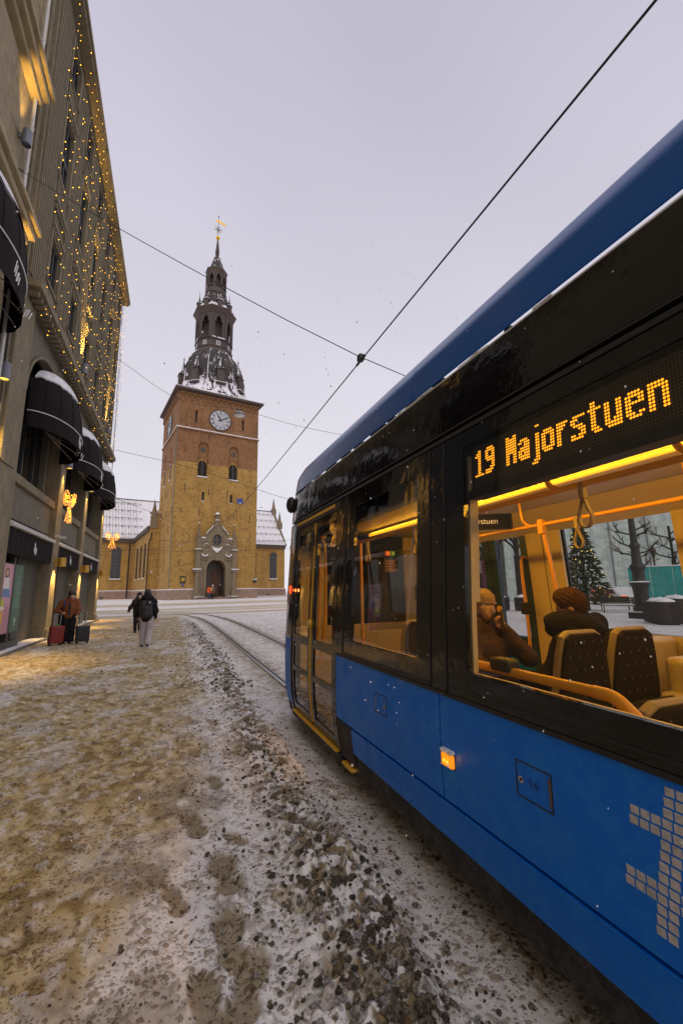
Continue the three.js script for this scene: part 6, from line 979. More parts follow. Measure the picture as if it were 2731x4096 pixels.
// walker with rucksack, seen from behind, mid-stride
{
  const J = stand(1.0, { knL: [-0.10, 0.50, 0.05], anL: [-0.09, 0.12, -0.16], toeL: [0, -0.5, 1], knR: [0.10, 0.51, 0.09], anR: [0.10, 0.083, 0.10], elL: [-0.27, 1.14, -0.04], elR: [0.29, 1.15, -0.04], wrL: [-0.25, 0.92, 0.12], wrR: [0.26, 0.93, 0.13] });
  const { t } = figure('person', 'person in black padded jacket and pale trousers walking away with a rucksack', [-0.69, 0, -15.47], Math.PI - 0.08, J, { jacket: PM.blackCoat, trousers: PM.pale, shoe: PM.shoeD, fat: 1.08, fold: 0.04, loose: 1.14, flare: 1.15, cell: 0.016, hem: 0.02 });
  part('hood', cloth([B([0, 1.55, -0.08], 0.13, [0, 1.60, -0.05], 0.12), B([-0.1, 1.53, -0.03], 0.09, [0.1, 1.53, -0.03], 0.09)], 0.016, 0.05, 0.03), PM.blackCoat, t);
  part('cap', cloth([B([0, 1.70, -0.005], 0.112, [0, 1.73, 0.005], 0.095), B([0, 1.68, 0.06], 0.07, [0, 1.67, 0.12], 0.04)], 0.014, 0.04, 0.01), PM.shoeD, t);
  const rk = part('rucksack', cloth([B([-0.1, 1.02, -0.22], 0.10, [-0.09, 1.38, -0.2], 0.085), B([0.1, 1.02, -0.22], 0.10, [0.09, 1.38, -0.2], 0.085), B([0, 1.0, -0.26], 0.09, [0, 1.2, -0.26], 0.08)], 0.016, 0.06, 0.02), PM.shoeD, t); part('zip', tube([[-0.17, 1.1, -0.29], [-0.16, 1.38, -0.27], [0, 1.47, -0.25], [0.16, 1.38, -0.27], [0.18, 1.1, -0.29]], 0.006), mat('grey_zip', [0.08, 0.08, 0.09], 0.5), rk); part('tag', ball(0.022, -0.1, 1.40, -0.29), CH.cream = CH.white, rk);
}
// companion turned toward the camera
{
  const J = stand(0.93, { head: [0.02, 1.66, 0.03], face: [0.25, -0.1, 1], elL: [-0.34, 1.16, -0.05], wrL: [-0.42, 0.98, 0.12], elR: [0.24, 1.14, 0.0], wrR: [0.15, 0.98, 0.2], knL: [-0.1, 0.5, 0.08], anL: [-0.1, 0.083, 0.12], anR: [0.1, 0.13, -0.14], knR: [0.1, 0.5, 0.03] });
  const { t } = figure('person', 'person in dark hooded coat and dark trousers facing the camera beside the rucksack walker', [-1.3, 0, -21.34], 0.15, J, { jacket: PM.darkCoat, trousers: PM.darkT, shoe: PM.shoeD, hem: 0.16, fold: 0.035, cell: 0.02, fat: 1.05 });
  part('hood', cloth([B([0.02, 1.60, -0.03], 0.125, [0.02, 1.57, -0.02], 0.125), B([0.02, 1.66, 0.02], 0.085, [0.02, 1.645, 0.06], 0.075), B([-0.08, 1.46, 0], 0.085, [0.12, 1.46, 0], 0.085)], 0.018, 0.05, 0.02, 8, (x, y, z) => 0.085 - Math.hypot(x - 0.05, (y - 1.535) * 0.85, (z - 0.13) * 0.9)), PM.shoeD, t);
  part('scarf', tube([[-0.08, 1.40, 0.1], [0.02, 1.36, 0.15], [0.12, 1.40, 0.1]], 0.03), PM.darkCoat, t);
}
// traveller leaning on a suitcase handle
{
  const J = stand(1.02, { head: [0.06, 1.60, 0.07], face: [0.45, -0.45, 1], neck: [0.02, 1.47, 0.0], chest: [0, 1.26, 0], elL: [-0.40, 1.13, 0.02], wrL: [-0.16, 1.04, 0.28], shL: [-0.2, 1.42, 0], elR: [0.27, 1.16, 0.02], wrR: [0.25, 0.95, 0.16], knL: [-0.09, 0.5, 0.03], anL: [-0.08, 0.083, -0.02], anR: [0.1, 0.083, 0.02], toeL: [0.5, 0, 0.86], toeR: [0.6, 0, 0.8] });
  const { t } = figure('person', 'traveller in orange-brown jacket and dark beret leaning on a red suitcase handle', [-3.30, 0.0, -18.0], 0.05, J, { jacket: PM.orange, trousers: PM.darkT, shoe: PM.shoeL, fold: 0.04, loose: 1.3, flare: 1.4, hem: -0.02, cell: 0.018, fat: 1.05, curl: { L: 0.95, R: 0.7 } });
  const k = 1.02, s = (a) => a.map((x) => x * k);
  part('hair', cloth([B(s([0.04, 1.61, 0.0]), 0.10, s([-0.02, 1.50, -0.03]), 0.075), B(s([-0.06, 1.55, 0.0]), 0.06, s([-0.09, 1.42, 0.02]), 0.045)], 0.014, 0.04, 0.02, 12, (x, y, z) => 0.083 - Math.hypot(x - 0.1, y - 1.60, z - 0.13)), PM.hairD, t);
  part('beret', cloth([B(s([0.06, 1.68, 0.05]), 0.105, s([-0.02, 1.70, 0.0]), 0.09), B(s([0.12, 1.66, 0.1]), 0.06, s([0.0, 1.71, 0.08]), 0.075)], 0.014, 0.05, 0.02), PM.hairD, t);
  part('shirt', [box(-0.02, 0.05, 0.98, 1.40, 0.16, 0.205)], PM.shoeD, t); part('strap', [tube([[-0.14, 1.50, 0.05], [-0.15, 1.42, 0.15], [-0.15, 1.28, 0.185]], 0.022)], PM.blueS, t);
  part('shoulder_bag', cloth([B([-0.22, 1.1, -0.18], 0.13, [-0.2, 0.7, -0.16], 0.14)], 0.02, 0.04, 0.02), PM.darkCoat, t);
}
function suitcase(name, label, pos, turn, tilt, w, h, d, m, hl) {
  const t = thing(name, label, 'suitcase', pos, turn); t.rotation.z = tilt;
  part('shell', rbox(-w / 2, w / 2, 0.07, 0.07 + h, -d / 2, d / 2, 0.05, 4), m, t);
  for (let i = 0; i < 5; i++) { const x = -w / 2 + w * (i + 1) / 6; part('ridge', [rbox(x - 0.012, x + 0.012, 0.13, h, d / 2 - 0.003, d / 2 + 0.008, 0.004, 1)], m, t); }
  for (const sx of [-1, 1]) for (const sz of [-1, 1]) part('castor', [new THREE.CylinderGeometry(0.03, 0.03, 0.03, 14).rotateZ(Math.PI / 2).translate(sx * (w / 2 - 0.05), 0.031, sz * (d / 2 - 0.04)), box(sx * (w / 2 - 0.05) - 0.02, sx * (w / 2 - 0.05) + 0.02, 0.035, 0.08, sz * (d / 2 - 0.04) - 0.02, sz * (d / 2 - 0.04) + 0.02)], PM.shoeD, t);
  const hd = part('handle', [rod([-0.09, 0.07 + h, -d / 4], [-0.09, 0.07 + h + hl, -d / 4], 0.011), rod([0.09, 0.07 + h, -d / 4], [0.09, 0.07 + h + hl, -d / 4], 0.011)], M.chrome, t); part('grip', tube([[-0.09, 0.06 + h + hl, -d / 4], [-0.05, 0.1 + h + hl, -d / 4], [0.05, 0.1 + h + hl, -d / 4], [0.09, 0.06 + h + hl, -d / 4]], 0.016, 8), name === 'x' ? M.chrome : ST.grey, hd);
  part('zip_seam', rbox(-w / 2 - 0.002, w / 2 + 0.002, 0.1, 0.05 + h, -0.01, 0.01, 0.004), PM.shoeD, t);
  return t;
}
{ const r = suitcase('suitcase', 'red hard-shell suitcase held by the traveller in the orange-brown jacket', [-3.58, 0, -17.62], 0.5, -0.05, 0.42, 0.58, 0.26, mat('dark_red_shell', [0.19, 0.016, 0.008], 0.45), 0.34); part('green_tag', rbox(-0.06, 0.06, 0.652, 0.68, -0.04, 0.04, 0.01), mat('green_tag', [0.01, 0.32, 0.03], 0.5), r);
  suitcase('suitcase', 'black ribbed suitcase standing alone with its handle pulled out', [-2.82, 0, -17.83], 0.35, 0, 0.42, 0.54, 0.26, mat('black_shell', [0.022, 0.02, 0.022], 0.4), 0.46); }
// people at the church door (placed in the church's own axes)
{
  const place = (u, w) => { const a = rad(10.5); return [-0.244 + u * Math.cos(a) + w * Math.sin(a), 0.76, -61 - u * Math.sin(a) + w * Math.cos(a)]; };
  const p1 = place(4.55, 2.3), p2 = place(5.05, 2.1), p3 = place(6.35, 0.9);
  figure('person', 'tiny person in bright orange jacket at the church steps', p1, 2.6, stand(0.97), { jacket: PM.bright, trousers: PM.jeans, shoe: PM.shoeD, cell: 0.04, hands: false }); part('hat', ball(0.12, 0, 1.68, 0), PM.hairD, scene.children[scene.children.length - 1]);
  figure('person', 'tiny person in cream scarf and brown coat at the church steps', p2, 2.9, stand(1.0), { jacket: PM.tanC, trousers: PM.darkT, shoe: PM.shoeD, cell: 0.04, hands: false, hem: 0.25 }); { const c = scene.children[scene.children.length - 1]; part('hat', ball(0.13, 0, 1.74, 0), PM.cream, c); part('scarf', [rod([0.05, 1.5, -0.2], [0.1, 1.1, -0.22], 0.08, 0.07)], PM.cream, c); }
  p3[1] = 1.0; figure('person', 'dark figure in pale shoes standing inside the church doorway', p3, 0.2, stand(0.98), { jacket: PM.darkCoat, trousers: PM.darkT, shoe: PM.shoeL, cell: 0.04, hands: false }); part('hair', ball(0.11, 0, 1.68, -0.02), PM.hairD, scene.children[scene.children.length - 1]);
}
// passengers
{
  // man in knitted cap with a phone, seated facing the near end
  const J = { head: [0, 1.10, 0.03], face: [-0.62, -0.12, 1], neck: [0, 0.95, -0.02], chest: [0, 0.72, -0.02], hip: [0, 0.46, -0.05], shL: [-0.19, 0.87, -0.02], shR: [0.19, 0.87, -0.02], elL: [-0.27, 0.62, 0.16], elR: [0.30, 0.66, 0.20], wrL: [-0.1, 0.58, 0.34], wrR: [0.115, 0.93, 0.13], hpL: [-0.1, 0.48, 0], hpR: [0.1, 0.48, 0], knL: [-0.13, 0.5, 0.42], knR: [0.13, 0.5, 0.42], anL: [-0.13, 0.083, 0.44], anR: [0.13, 0.083, 0.44] };
  const { t, H } = figure('person', 'passenger in beige knitted cap and brown jacket holding a phone to his face', [2.78, 0.4, -3.42], 0.0, J, { jacket: PM.brown, trousers: PM.darkT, shoe: PM.shoeD, cell: 0.013, fold: 0.03, fat: 1.1, curl: { L: 0.5, R: 0.9 }, roll: { L: 0, R: -0.4 } });
  const at = H.at; part('knitted_cap', cloth([B(at(0, 0.06, -0.02), 0.103, at(0, 0.075, 0.0), 0.10), B(at(0, 0.11, -0.03), 0.075, at(0, 0.12, -0.035), 0.06)], 0.009, 0.04, 0.012, 30, (x, y, z) => { const p = at(0, 0.028, 0); return p[1] - y + 0.0; }), PM.knit, t); part('cap_cuff', [new THREE.TorusGeometry(0.094, 0.016, 8, 28).rotateX(Math.PI / 2 - 0.1).rotateY(-0.55).translate(...at(0, 0.045, -0.006))], PM.knit, t);
  part('beard', cloth([B(at(-0.045, -0.06, 0.045), 0.03, at(0, -0.095, 0.06), 0.032), B(at(0.045, -0.06, 0.045), 0.03, at(0, -0.095, 0.06), 0.032)], 0.008, 0.02, 0.012, 40), PM.hairB, t);
  part('collar', cloth([B([-0.08, 0.96, 0.02], 0.06, [0.08, 0.96, 0.02], 0.06), B([0.1, 0.97, -0.03], 0.05, [-0.1, 0.97, -0.03], 0.05)], 0.012, 0.04, 0.02), PM.brown, t);
  const ph = thing('phone', 'black phone held up by the passenger in the knitted cap', 'phone', [2.78 + 0.085, 0.4 + 1.02, -3.42 + 0.16], 0.6); ph.rotation.z = 0.35; part('case', rbox(-0.035, 0.035, -0.07, 0.07, -0.005, 0.005, 0.004, 3), PM.shoeD, ph); part('screen', box(-0.031, 0.031, -0.065, 0.065, 0.0051, 0.0058), ST.glass, ph);
}
{
  // bare-headed man in black coat, turned away
  const J = { head: [0.02, 1.13, 0.06], face: [0.45, -0.25, 1], neck: [0, 0.98, 0.0], chest: [0, 0.74, -0.01], hip: [0, 0.46, -0.04], shL: [-0.2, 0.90, 0], shR: [0.2, 0.90, 0], elL: [-0.3, 0.62, 0.1], elR: [0.32, 0.62, 0.1], wrL: [-0.14, 0.52, 0.32], wrR: [0.14, 0.52, 0.32], hpL: [-0.1, 0.48, 0], hpR: [0.1, 0.48, 0], knL: [-0.13, 0.5, 0.42], knR: [0.13, 0.5, 0.42], anL: [-0.13, 0.083, 0.44], anR: [0.13, 0.083, 0.44] };
  const { t, H } = figure('person', 'brown-haired passenger in black hooded coat seated with his back to the window', [3.08, 0.4, -2.62], Math.PI + 0.25, J, { jacket: PM.blackCoat, trousers: PM.darkT, shoe: PM.shoeD, cell: 0.014, fold: 0.03, fat: 1.22 });
  const at = H.at; part('hair', cloth([B(at(0, 0.05, -0.025), 0.104, at(0, 0.05, 0.01), 0.10), B(at(0, -0.02, -0.06), 0.07, at(0, 0.02, -0.06), 0.08), B(at(0.02, 0.09, 0.03), 0.06, at(-0.02, 0.09, 0.04), 0.055)], 0.0065, 0.03, 0.02, 80, (x, y, z) => { const p = at(0, -0.02, 0.13); return 0.098 - Math.hypot(x - p[0], y - p[1], z - p[2]); }), PM.hairB, t);
  part('hood', cloth([B([-0.12, 0.99, -0.06], 0.09, [0.12, 0.99, -0.06], 0.085), B([0.16, 1.02, 0.02], 0.09, [0.24, 1.0, 0.06], 0.1), B([0, 0.93, -0.13], 0.08, [0.1, 0.96, -0.12], 0.09)], 0.012, 0.05, 0.03), PM.blackCoat, t);
  part('fur_collar', cloth([B([-0.12, 1.0, -0.1], 0.045, [0.02, 1.03, -0.1], 0.04)], 0.008, 0.03, 0.03, 40), PM.hairB, t);
}
// ---------------------------------------------------------------- square beyond the tram
const PZ = {
  iron: mat('dark_cast_iron', [0.022, 0.024, 0.025], 0.5), teal: mat('teal_boards', [0.03, 0.34, 0.32], 0.6, { map: rep(stoneT, 0.3) }), mesh: mat('pale_green_sheeting', [0.70, 0.80, 0.77], 0.85, { map: rep(stoneT, 0.2), bumpMap: rep(specks, 0.15), bumpScale: 0.25 }), bark: mat('bark', [0.045, 0.036, 0.03], 0.9, { map: rep(stoneT, 1), bumpMap: rep(fineBump, 3), bumpScale: 0.02 }),
  box: mat('planter_wood', [0.03, 0.026, 0.026], 0.8), fir: mat('fir_needles', [0.035, 0.05, 0.026], 0.9), plaster: mat('grey_plaster', [0.40, 0.39, 0.37], 0.9, { map: rep(stoneT, 0.2) }), pink: mat('wound_lights', [0.35, 0.08, 0.13], 0.8), redP: mat('red_car_paint', [0.42, 0.05, 0.03], 0.3, { clearcoat: 0.6 }), whiteP: mat('white_car_paint', [0.62, 0.62, 0.63], 0.3, { clearcoat: 0.6 }), carGlass: mat('car_glass', [0.02, 0.022, 0.025], 0.08), tyre: mat('tyre', [0.018, 0.018, 0.018], 0.85), fairy: emis('tree_bulb', [1, 0.6, 0.08], 2.5),
};
// big cast-iron street lamp
function streetLamp(x, z, label, k = 1) {
  const t = thing('street_lamp', label, 'lamp', [x, -0.04, z], 0, 'cast-iron lamps on the square');
  part('plinth', [rbox(-0.5 * k, 0.5 * k, 0, 0.32 * k, -0.5 * k, 0.5 * k, 0.03), cyl(0.46 * k, 0.4 * k, 0.25 * k, 0, 0.32 * k, 0, 12)], PZ.iron, t); part('snow_cap', [box(-0.5 * k, 0.5 * k, 0.32 * k, 0.36 * k, -0.5 * k, 0.5 * k)], M.snow, t);
  const pr = [[0.36, 0.55], [0.34, 1.3], [0.38, 1.6], [0.40, 1.7], [0.46, 1.75], [0.46, 1.85], [0.30, 1.95], [0.28, 2.4], [0.36, 2.55], [0.38, 2.7], [0.24, 2.85], [0.2, 3.6], [0.26, 3.7], [0.26, 3.8], [0.17, 3.95], [0.13, 6.2], [0.1, 8]].map(([r, y]) => new THREE.Vector2(r * k, y * k));
  part('column', new THREE.LatheGeometry(pr, 14), PZ.iron, t); part('collar_snow', [cyl(0.47 * k, 0.42 * k, 0.05 * k, 0, 1.85 * k, 0, 14)], M.snow, t);
  for (const s of [-1, 1]) { part('arm', tube([[0, 7.2 * k, 0], [s * 0.6 * k, 7.6 * k, 0], [s * 1.1 * k, 7.3 * k, 0]], 0.05 * k), PZ.iron, t); part('lantern', [cyl(0.14 * k, 0.24 * k, 0.45 * k, s * 1.1 * k, 6.8 * k, 0, 8), cyl(0.26 * k, 0.05 * k, 0.2 * k, s * 1.1 * k, 7.25 * k, 0, 8)], PZ.iron, t); }
  return t;
}
streetLamp(22.9, -15.6, 'large dark cast-iron lamp post seen through the big tram window', 1.0);
{ const t = thing('street_lamp', 'slim small lantern post right of the big lamp, before the teal boards', 'lamp', [38, -0.04, -24.4], 0, 'cast-iron lamps on the square'); part('post', cyl(0.1, 0.06, 4, 0, 0, 0, 8), PZ.iron, t); part('lantern', [cyl(0.12, 0.28, 0.6, 0, 4, 0, 6), cyl(0.3, 0.04, 0.25, 0, 4.6, 0, 6)], PZ.iron, t); }
solo('lamp_mast', [cyl(0.16, 0.09, 11, 47, -0.04, -35.2, 10), box(46.4, 47.1, 7.0, 7.2, -35.3, -35.1), box(46.5, 47.1, 5.2, 5.4, -35.3, -35.1)], PZ.iron, 'tall slim grey mast left of the big lamp, before the sheeted building', 'mast');
// bare trees
function bareTree(x, z, h, r, label, s, pollard) {
  const t = thing('bare_tree', label, 'tree', [x, -0.04, z], 0, 'leafless trees on the square'); const limbs = [], twigs = []; seed = s;
  part('trunk', [tube([[0, 0, 0], [rr(-0.05, 0.05), h * 0.25, 0.03], [rr(-0.08, 0.08), h * 0.5, rr(-0.05, 0.05)]], r, 8), tube([[0, h * 0.48, 0], [0.05, h * 0.7, 0], [0, h * 0.9, 0]], r * 0.6, 6)], PZ.bark, t);
  const grow = (p, d, len, rad_, lv) => { const q = p.clone().addScaledVector(d, len), mid = p.clone().addScaledVector(d, len * 0.5).add(V(rr(-0.1, 0.1) * len, rr(-0.05, 0.12) * len, rr(-0.1, 0.1) * len)); (lv > 1 ? limbs : twigs).push(tube([p, mid, q], rad_, lv > 1 ? 5 : 3, 4)); if (lv > 0) for (let i = 0; i < (lv > 1 ? 4 : 4); i++) { const e = d.clone().add(V(rr(-0.8, 0.8), rr(-0.1, 0.7), rr(-0.8, 0.8))).normalize(); grow(mid.clone().lerp(q, rr(0, 1)), e, len * rr(0.4, 0.7), rad_ * 0.5, lv - 1); } };
  for (let i = 0; i < 9; i++) { const a = i * 2.4, y = h * mix(0.42, 0.85, i / 9); grow(V(0, y, 0), V(Math.cos(a), pollard ? 0.35 : 0.9, Math.sin(a)).normalize(), h * rr(0.2, 0.3) * (pollard ? 0.7 : 1), r * 0.36, 2); }
  part('branches', limbs, PZ.bark, t); part('crown', twigs, PZ.bark, t).userData.kind = 'stuff'; return t;
}
bareTree(31.5, -21.4, 7.0, 0.17, 'knobbly pollarded bare tree right behind the big lamp post', 101, true);
bareTree(32, -33.6, 9.5, 0.33, 'broad bare tree seen through the far tram door', 202, false);
bareTree(21, -25.2, 9, 0.3, 'bare tree wound with pinkish lights seen at the far door edge', 303, false);
solo('light_wrap', [...Array(26)].map((_, i) => new THREE.TorusGeometry(0.33, 0.025, 4, 12).rotateX(Math.PI / 2 + 0.15).translate(21, 0.3 + i * 0.13, -25.2)), PZ.pink, 'pinkish wound lights wrapped round the tree trunk beyond the door', 'light string');
bareTree(44, -26.5, 8, 0.2, 'thin bare tree at the right edge of the big tram window', 404, true);
// fir tree with lights
{
  const t = thing('fir_tree', 'dark fir tree with golden lights beside the sheeted building', 'tree', [27.2, -0.04, -22.4]); part('trunk', cyl(0.18, 0.08, 6.5, 0, 0, 0, 8), PZ.bark, t); const g = []; seed = 55;
  for (let i = 0; i < 900; i++) { const y = 0.6 + 6.2 * Math.pow(rnd(), 1.2), R = 2.0 * (1 - y / 7.2) * Math.sqrt(rr(0.15, 1)), a = rr(0, 6.3), l = rr(0.25, 0.5); g.push(new THREE.ConeGeometry(0.09, l, 4).rotateZ(-1.75 - rr(-0.2, 0.3)).rotateY(-a).translate(Math.cos(a) * R, y, Math.sin(a) * R)); }
  part('crown', g, PZ.fir, t).userData.kind = 'stuff'; const b = []; for (let i = 0; i < 30; i++) { const y = rr(0.8, 6), R = 2.0 * (1 - y / 7.2), a = rr(0, 6.3); b.push(new THREE.OctahedronGeometry(0.04, 0).translate(Math.cos(a) * R, y, Math.sin(a) * R)); } part('lights', b, PZ.fairy, t).userData.kind = 'stuff';
}
// scaffold sheeting, hoarding, houses
{
  const b = thing('sheeted_building', 'building wrapped in pale green scaffold sheeting behind the square', 'building', [0, 0, 0]);
  const n = 60, pts = []; const P0 = [38, -42], P1 = [62, -10]; for (let i = 0; i <= n; i++) { const u = i / n, x = mix(P0[0], P1[0], u), z = mix(P0[1], P1[1], u), k = 0.28 * (i % 2) + rr(0, 0.1); pts.push([x - 0.8 * k, -(z - 0.6 * k)]); }
  part('sheeting', extrude([...pts, [P1[0] + 6, -P1[1] + 4], [P0[0] + 6, -P0[1] + 4]], 16).rotateX(-Math.PI / 2), PZ.mesh, b);
  for (let i = 0; i < 12; i++) { const u = (i + 0.5) / 12; part('pole', rod([mix(P0[0], P1[0], u) - 0.4, 0, mix(P0[1], P1[1], u) - 0.3], [mix(P0[0], P1[0], u) - 0.4, 16, mix(P0[1], P1[1], u) - 0.3], 0.06), ST.grey, b); }
  part('green_strip', [box(-1.1, 1.1, 0, 16, -0.05, 0.05).rotateY(-0.93).translate(40.3, 0, -40.4)], PZ.teal, b, 'strip of deep green netting');
  const hz = thing('hoarding', 'low teal board hoarding to the right of the big lamp', 'hoarding', [0, -0.04, 0]); for (let i = 0; i < 9; i++) { const u = i * 1.55; part('board', rbox(0, 1.5, 0, 3.2, -0.04, 0.04, 0.01).rotateY(-0.93).translate(36.6 + u * 0.6, 0, -25.8 + u * 0.8), PZ.teal, hz); } part('snow_cap', box(0, 14, 3.2, 3.28, -0.08, 0.08).rotateY(-0.93).translate(36.6, 0, -25.8), M.snow, hz);
  const h = thing('town_house', 'grey plastered house seen dimly through the far tram door', 'building', [0, 0, 0]); part('wall', box(24, 42, 0, 15, -56, -46), PZ.plaster, h); for (let r = 0; r < 4; r++) for (let c = 0; c < 6; c++) { const w = part('window', box(25 + c * 2.9, 26.2 + c * 2.9, 1.6 + r * 3.4, 3.5 + r * 3.4, -46, -45.9), ST.glass, h); part('frame', [box(25 + c * 2.9 - 0.08, 26.2 + c * 2.9 + 0.08, 1.5 + r * 3.4, 1.58 + r * 3.4, -46, -45.8)], CH.white, w); } part('roof', box(23.6, 42.4, 15, 15.5, -56.4, -45.6), M.snow, h);
}
// planters, benches
function planter(x, z, w, label, turn = 0.9) { const t = thing('planter', label, 'planter', [x, -0.04, z], turn, 'dark snow-filled planters on the square'); part('tub', [extrude([[-w / 2 * 0.9, 0.06], [w / 2 * 0.9, 0.06], [w / 2, 0.95], [-w / 2, 0.95]], 0.9, 0.02).translate(0, 0, -0.45)], PZ.box, t); part('snow_cap', jitter(new THREE.SphereGeometry(0.5, 20, 12).scale(w * 0.95, 0.42, 0.9).translate(0, 0.93, 0), 0.14, 5), M.snow, t); part('feet', [box(-w / 2 * 0.8, -w / 2 * 0.6, 0, 0.08, -0.3, 0.3), box(w / 2 * 0.6, w / 2 * 0.8, 0, 0.08, -0.3, 0.3)], PZ.box, t); }
planter(20.6, -13.2, 2.0, 'large dark planter heaped with snow at the foot of the big lamp'); planter(18.9, -17.9, 1.9, 'dark planter with snow seen between the door pole and the wall', 0.6); planter(24, -25, 1.6, 'small dark planter far off through the tram door', 0.6); planter(25.3, -15.4, 2.2, 'low dark planter behind the large one, right of the lamp');
planter(22.5, -25.8, 1.6, 'small dark planter beside the pink-lit trunk', 0.5); planter(16.9, -20.4, 1.3, 'dark planter at the left edge of the far door window', 0.5);
function bench(x, z, turn, label) { const t = thing('bench', label, 'bench', [x, -0.04, z], turn, 'benches on the square'); for (let i = 0; i < 4; i++) part('slat', rbox(-0.9, 0.9, 0.44, 0.475, -0.2 + i * 0.12, -0.1 + i * 0.12, 0.008), PZ.box, t); for (let i = 0; i < 3; i++) part('back_slat', rbox(-0.9, 0.9, 0.58 + i * 0.13, 0.68 + i * 0.13, -0.28 - i * 0.03, -0.25 - i * 0.03, 0.008), PZ.box, t); for (const s of [-0.8, 0.8]) part('leg', [tube([[s, 0, 0.25], [s, 0.42, 0.2], [s, 0.44, -0.2], [s, 0.95, -0.36]], 0.028), tube([[s, 0.44, -0.2], [s, 0, -0.32]], 0.028), tube([[s, 0.44, 0.2], [s, 0.66, 0.1], [s, 0.68, -0.26]], 0.022)], PZ.iron, t); part('snow_cap', box(-0.9, 0.9, 0.476, 0.52, -0.2, 0.26), M.snow, t); }
bench(26.5, -19.6, -0.9, 'dark bench left of the big lamp with snow on its seat'); bench(28.6, -21.4, -0.9, 'second dark bench farther behind the first, left of the lamp'); bench(27.2, -15.6, -0.9, 'dark bench just right of the big lamp'); bench(28.2, -14, -0.9, 'dark bench near the right edge of the big tram window');
// cars
function car(x, z, turn, m, label) {
  const t = thing('parked_car', label, 'car', [x, -0.04, z], turn, 'cars at the edge of the square');
  const prof = [[-2.15, 0.32], [2.15, 0.32], [2.2, 0.62], [2.05, 0.82], [1.3, 0.92], [0.75, 1.38], [-0.9, 1.42], [-1.7, 0.98], [-2.15, 0.9], [-2.22, 0.6]];
  part('body', extrude(prof, 1.6, 0.08).translate(0, 0, -0.8), m, t); part('windows', [extrude([[0.7, 1.33], [1.15, 0.95], [-1.5, 0.98], [-0.85, 1.36]], 1.78).translate(0, 0, -0.89)], PZ.carGlass, t);
  for (const sx of [-1.35, 1.35]) for (const sz of [-0.82, 0.82]) { const w = part('wheel', new THREE.CylinderGeometry(0.32, 0.32, 0.2, 18).rotateX(Math.PI / 2).translate(sx, 0.33, sz), PZ.tyre, t); part('rim', new THREE.CylinderGeometry(0.19, 0.19, 0.22, 12).rotateX(Math.PI / 2).translate(sx, 0.33, sz), M.steel, w); }
  for (const s of [-0.6, 0.6]) { part('tail_light', rbox(-2.3, -2.16, 0.68, 0.84, s - 0.15, s + 0.15, 0.02), TR.red, t); part('headlight', rbox(2.1, 2.24, 0.62, 0.76, s - 0.15, s + 0.15, 0.02), CH.white, t); }
  part('snow_cap', jitter(new THREE.BoxGeometry(1.6, 0.06, 1.4, 10, 1, 10).translate(-0.1, 1.5, 0), 0.06, 5), M.snow, t);
}
car(37.5, -29.5, -2.2, PZ.redP, 'red car parked before the sheeting, left of the lamp'); car(36.5, -26.6, 0.95, PZ.whiteP, 'white car with red tail lights just left of the lamp'); car(24.5, -30, 0.4, PZ.whiteP, 'white car seen through the far tram door');
// ---------------------------------------------------------------- overhead wires
const sag = (a, b, s, n = 12) => [...Array(n + 1)].map((_, i) => { const t = i / n; return [mix(a[0], b[0], t), mix(a[1], b[1], t) - s * 4 * t * (1 - t), mix(a[2], b[2], t)]; });
const wireT = (name, label, pts, r) => solo(name, tube(pts, r, 5, pts.length * 3), M.wire, label, 'wire', 'overhead wires');
solo('contact_wire', tube([[2.79, 5.52, 6], [2.79, 5.5, 0], [2.79, 5.5, -6.07], [2.8, 5.5, -15.3], [2.74, 5.5, -20], [2.45, 5.5, -25], [1.9, 5.5, -30.5], [0.7, 5.5, -36.5], [-2, 5.5, -41.5], [-8, 5.5, -45], [-20, 5.5, -47]], 0.011, 6, 120), M.wire, 'thick overhead contact wire running above the tram to the church', 'wire', 'overhead wires');
wireT('span_wire', 'span wire from the lit cornice down to the contact wire above the tram', [[-4.4, 12.5, -11.5], [-1.0, 9.0, -8.8], [2.79, 5.56, -6.07], [4.4, 5.62, -6.6], [12, 7.4, -9]], 0.008);
part('insulator', [ball(0.03, -4.1, 12.15, -11.3), rod([-4.35, 12.46, -11.48], [-3.9, 12.0, -11.1], 0.016)], M.black, scene.getObjectByName('span_wire'));
{ const c = solo('wire_clamp', [rbox(2.74, 2.84, 5.49, 5.60, -6.13, -6.01, 0.015), rod([2.79, 5.5, -6.25], [2.79, 5.5, -5.9], 0.02)], M.black, 'black clamp where the span wire holds the contact wire', 'clamp'); }
wireT('span_wire', 'span wire carrying the hanging street lamp before the clock', [[-4.4, 18.3, -32.2], [0.2, 14.9, -30.3], [3.94, 14.55, -29.6], [8, 13.9, -29.6], [14, 13.6, -30]], 0.014);
{ const t = thing('hanging_lamp', 'round white lamp hanging on the span wire beside the clock', 'lamp', [3.94, 14.1, -29.6]); part('shade', [new THREE.CylinderGeometry(0.14, 0.42, 0.14, 24).translate(0, 0.12, 0), new THREE.CylinderGeometry(0.42, 0.40, 0.06, 24).translate(0, 0.02, 0)], ST.grey, t); part('lens', ball(0.36, 0, 0.0, 0, 1, 0.3, 1, 18), CH.white, t); part('hanger', [rod([0, 0.18, 0], [0, 0.45, 0], 0.03), box(-0.25, 0.25, 0.4, 0.46, -0.03, 0.03)], M.black, t); part('snow_cap', ball(0.3, 0, 0.2, 0, 1, 0.25, 1), M.snow, t); }
wireT('span_wire', 'span wire from the store corner across to the tram roof', [[-4.4, 11.6, -32.4], [1, 10.4, -31.3], [7.3, 8.35, -30], [12, 7.2, -29]], 0.014);
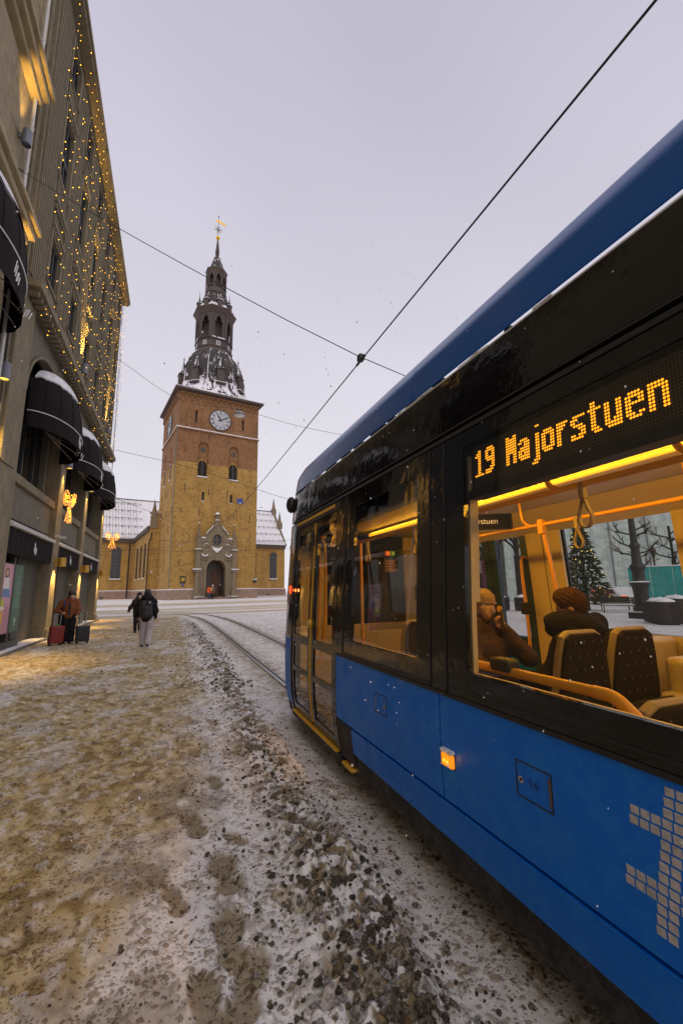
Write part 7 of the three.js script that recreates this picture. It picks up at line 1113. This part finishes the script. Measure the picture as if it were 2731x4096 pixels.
wireT('span_wire', 'low span wire crossing in front of the church tower to the portal', [[-4.3, 8.2, -32], [-1.2, 6.9, -31], [0.9, 5.9, -32.5], [1.1, 5.6, -34.5]], 0.012);
wireT('span_wire', 'long span wire crossing the church front at portal height', [[-12, 7.4, -44], [1, 6.2, -41], [12, 6.9, -43], [20, 8.2, -44]], 0.014);
wireT('span_wire', 'second long span wire crossing the church front just lower', [[-14, 6.2, -46], [2, 5.6, -44], [16, 6.4, -46]], 0.012);
wireT('contact_wire', 'branching contact wire joining above the church portal', [[2.6, 5.5, -22.5], [3.2, 5.52, -29], [3.0, 5.5, -36], [1.0, 5.5, -44], [-6, 5.5, -49]], 0.011);
{ const t = thing('wire_sign', 'small blue square sign hung on the wires before the tower', 'sign', [2.74, 5.75, -19.6]); part('plate', rbox(-0.13, 0.13, -0.1, 0.12, -0.008, 0.008, 0.005), mat('blue_sign', [0.02, 0.10, 0.45], 0.5), t); part('mark', box(-0.03, 0.05, -0.09, -0.04, 0.008, 0.011), CH.white, t); part('clip', rod([0, -0.25, 0], [0, -0.1, 0], 0.012), M.black, t); }
solo('downpipe_cable', [rod([-4.36, 22.6, -32.4], [-4.2, 7.5, -32.6], 0.012), rod([-4.25, 19, -32.6], [-4.2, 7.5, -32.55], 0.01)], M.wire, 'thin cables hanging down the far corner of the store', 'cable');
// falling snow
{ seed = 991; const g = new THREE.IcosahedronGeometry(1, 0), N = 420, im = new THREE.InstancedMesh(g, mat('snowflake', [0.85, 0.85, 0.88], 0.9), N), m = new THREE.Matrix4(), q = new THREE.Quaternion(); for (let i = 0; i < N; i++) { const d = 0.9 * Math.pow(18, rnd()), a = rad(21.5 + rr(-42, 42)), e = rad(rr(-24, 40)); let x = Math.sin(a) * d * Math.cos(e), y = 1.7 + d * Math.sin(e), z = -Math.cos(a) * d * Math.cos(e); if (x > 1.38 && y < 3.7 && z > -6.6) x = rr(0.4, 1.35); if (x < -3.2) x = rr(-3, 0); const s = rr(0.0009, 0.0019) * (1 + d * 0.10); im.setMatrixAt(i, m.compose(V(x, Math.max(0.1, y), z), q, V(s, s * rr(1, 1.8), s))); } im.name = 'falling_snow'; im.userData = { kind: 'stuff', label: 'snowflakes falling over the street', category: 'snow' }; shade(im); scene.add(im); }
renderer.render(scene, camera);
